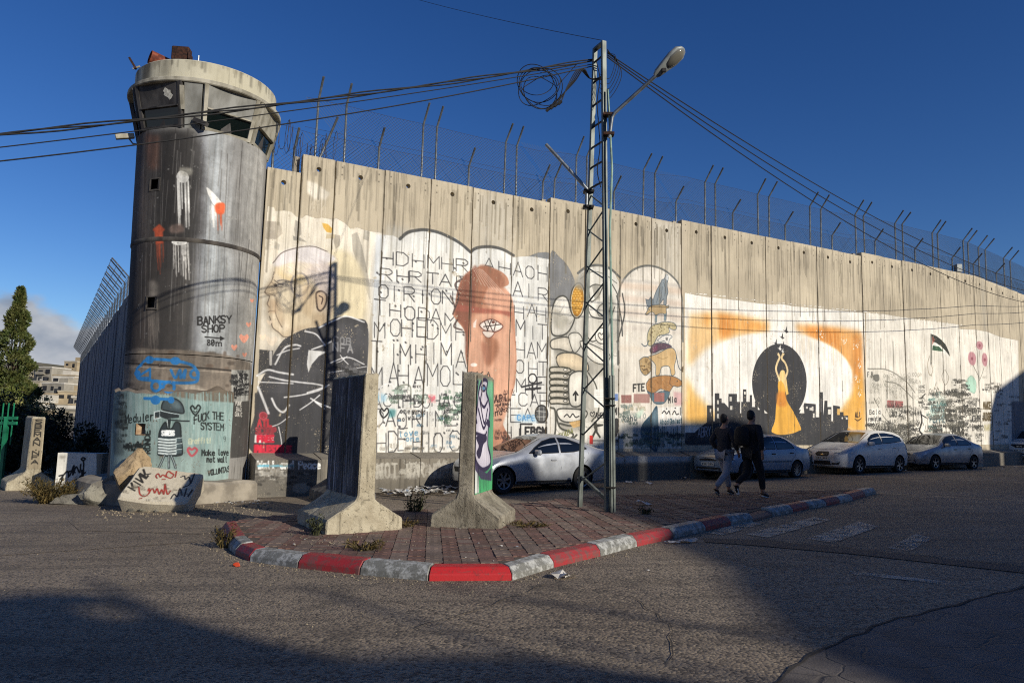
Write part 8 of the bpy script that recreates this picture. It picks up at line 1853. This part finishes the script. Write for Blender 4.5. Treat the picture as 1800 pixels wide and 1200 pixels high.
    skinned('hair', S_([(0, -.030, 1.585, .058, .045), (0, -.030, 1.66, .085, .070), (0, -.004, 1.755, .086, .098), (0, .02, 1.80, .05, .06)]), [(0, 1), (1, 2), (2, 3)], M_HAIR, root)
    if beard: skinned('beard', S_([(0, .07, 1.575, .050, .045), (0, .095, 1.60, .035, .03)]), [(0, 1)], M_HAIR, root)
    for sg in (-1, 1): skinned('ear', S_([(sg * .078, .02, 1.665, .012, .02), (sg * .084, .01, 1.685, .010, .018)]), [(0, 1)], M_SKIN, root, 1)
    mb = MB(); mb.tube([(0, .112 * k, 1.665 * k), (0, .135 * k, 1.64 * k), (0, .115 * k, 1.63 * k)], [.008, .016, .01], 6); mb.build('nose', M_SKIN, root, world=False, smooth=180)
    return root
# heading: away from the viewer, slightly to the right along the street
wa = gnd(1274, 870, HP); wb_ = gnd(1322, 874, HP)
hd1 = math.atan2(WD[1], WD[0]) - math.pi / 2 + .08
zP = lambda q: gz(q[0]) + (HP + .004 if inside(q[:2], isl) else .004)
pose1 = dict(legs=((-.10, 0, .90), (.10, 0, .90), (-.10, .16, .51), (.10, -.06, .48), (-.10, .26, .09), (.10, -.40, .15), (-.11, .40, .045), (.11, -.33, .06)), arms=((-.29, -.10, 1.20), (.28, .02, 1.17), (-.27, .08, 1.00), (.26, .14, .97)))
pose2 = dict(legs=((-.10, 0, .90), (.10, 0, .90), (-.10, -.02, .48), (.10, .17, .51), (-.10, -.36, .24), (.10, .22, .09), (-.11, -.31, .11), (.11, .36, .045)), arms=((-.29, .04, 1.17), (.29, -.06, 1.18), (-.26, .18, 1.0), (.30, -.04, .94)))
walker((wa[0], wa[1], zP(wa)), hd1, 'person walking away in a dark jacket and light grey trousers, hands before the waist', 1.76, pose1, (fab('dark_jacket', '232328', '2d2b30'), fab('light_grey_trousers', '94959c', '82838a'), [simple('black_shoe', '121214', '1a1a1c', .6), simple('shoe_sole_pale', '8d8a84', None, .7)]), False, False)
r2 = walker((wb_[0], wb_[1], zP(wb_)), hd1, 'bearded person walking in all black clothes with black and white shoes', 1.83, pose2, (fab('black_sweater', '131316', '1b1b1f'), fab('black_trousers', '0d0d10', '141417'), [simple('black_trainer', '161618', '202022', .6), simple('white_sole', 'dedcd6', None, .7)]), True, True)
bagp = Vector((wb_[0], wb_[1], zP(wb_))); m_ = Matrix.Translation(bagp) @ Matrix.Rotation(hd1, 4, 'Z')
mb = MB(); P = []
for zz, rx, ry in ((1.08, .12, .06), (1.12, .17, .10), (1.28, .19, .12), (1.42, .17, .10), (1.50, .10, .06)):
    for j in range(12): a = 2 * math.pi * j / 12; P.append(tuple(m_ @ Vector((-.06 + rx * math.cos(a), -.24 + ry * math.sin(a), zz))))
mb.add(P, [(i * 12 + j, i * 12 + (j + 1) % 12, (i + 1) * 12 + (j + 1) % 12, (i + 1) * 12 + j) for i in range(4) for j in range(12)] + [tuple(range(12)), tuple(48 + j for j in range(12))])
props(mb.build('backpack', fab('black_bag', '0a0a0b', '121214'), None, smooth=60, loc=(bagp[0], bagp[1], bagp[2] + 1.1)), 'plain black bag carried on the back of the bearded walker', 'bag')
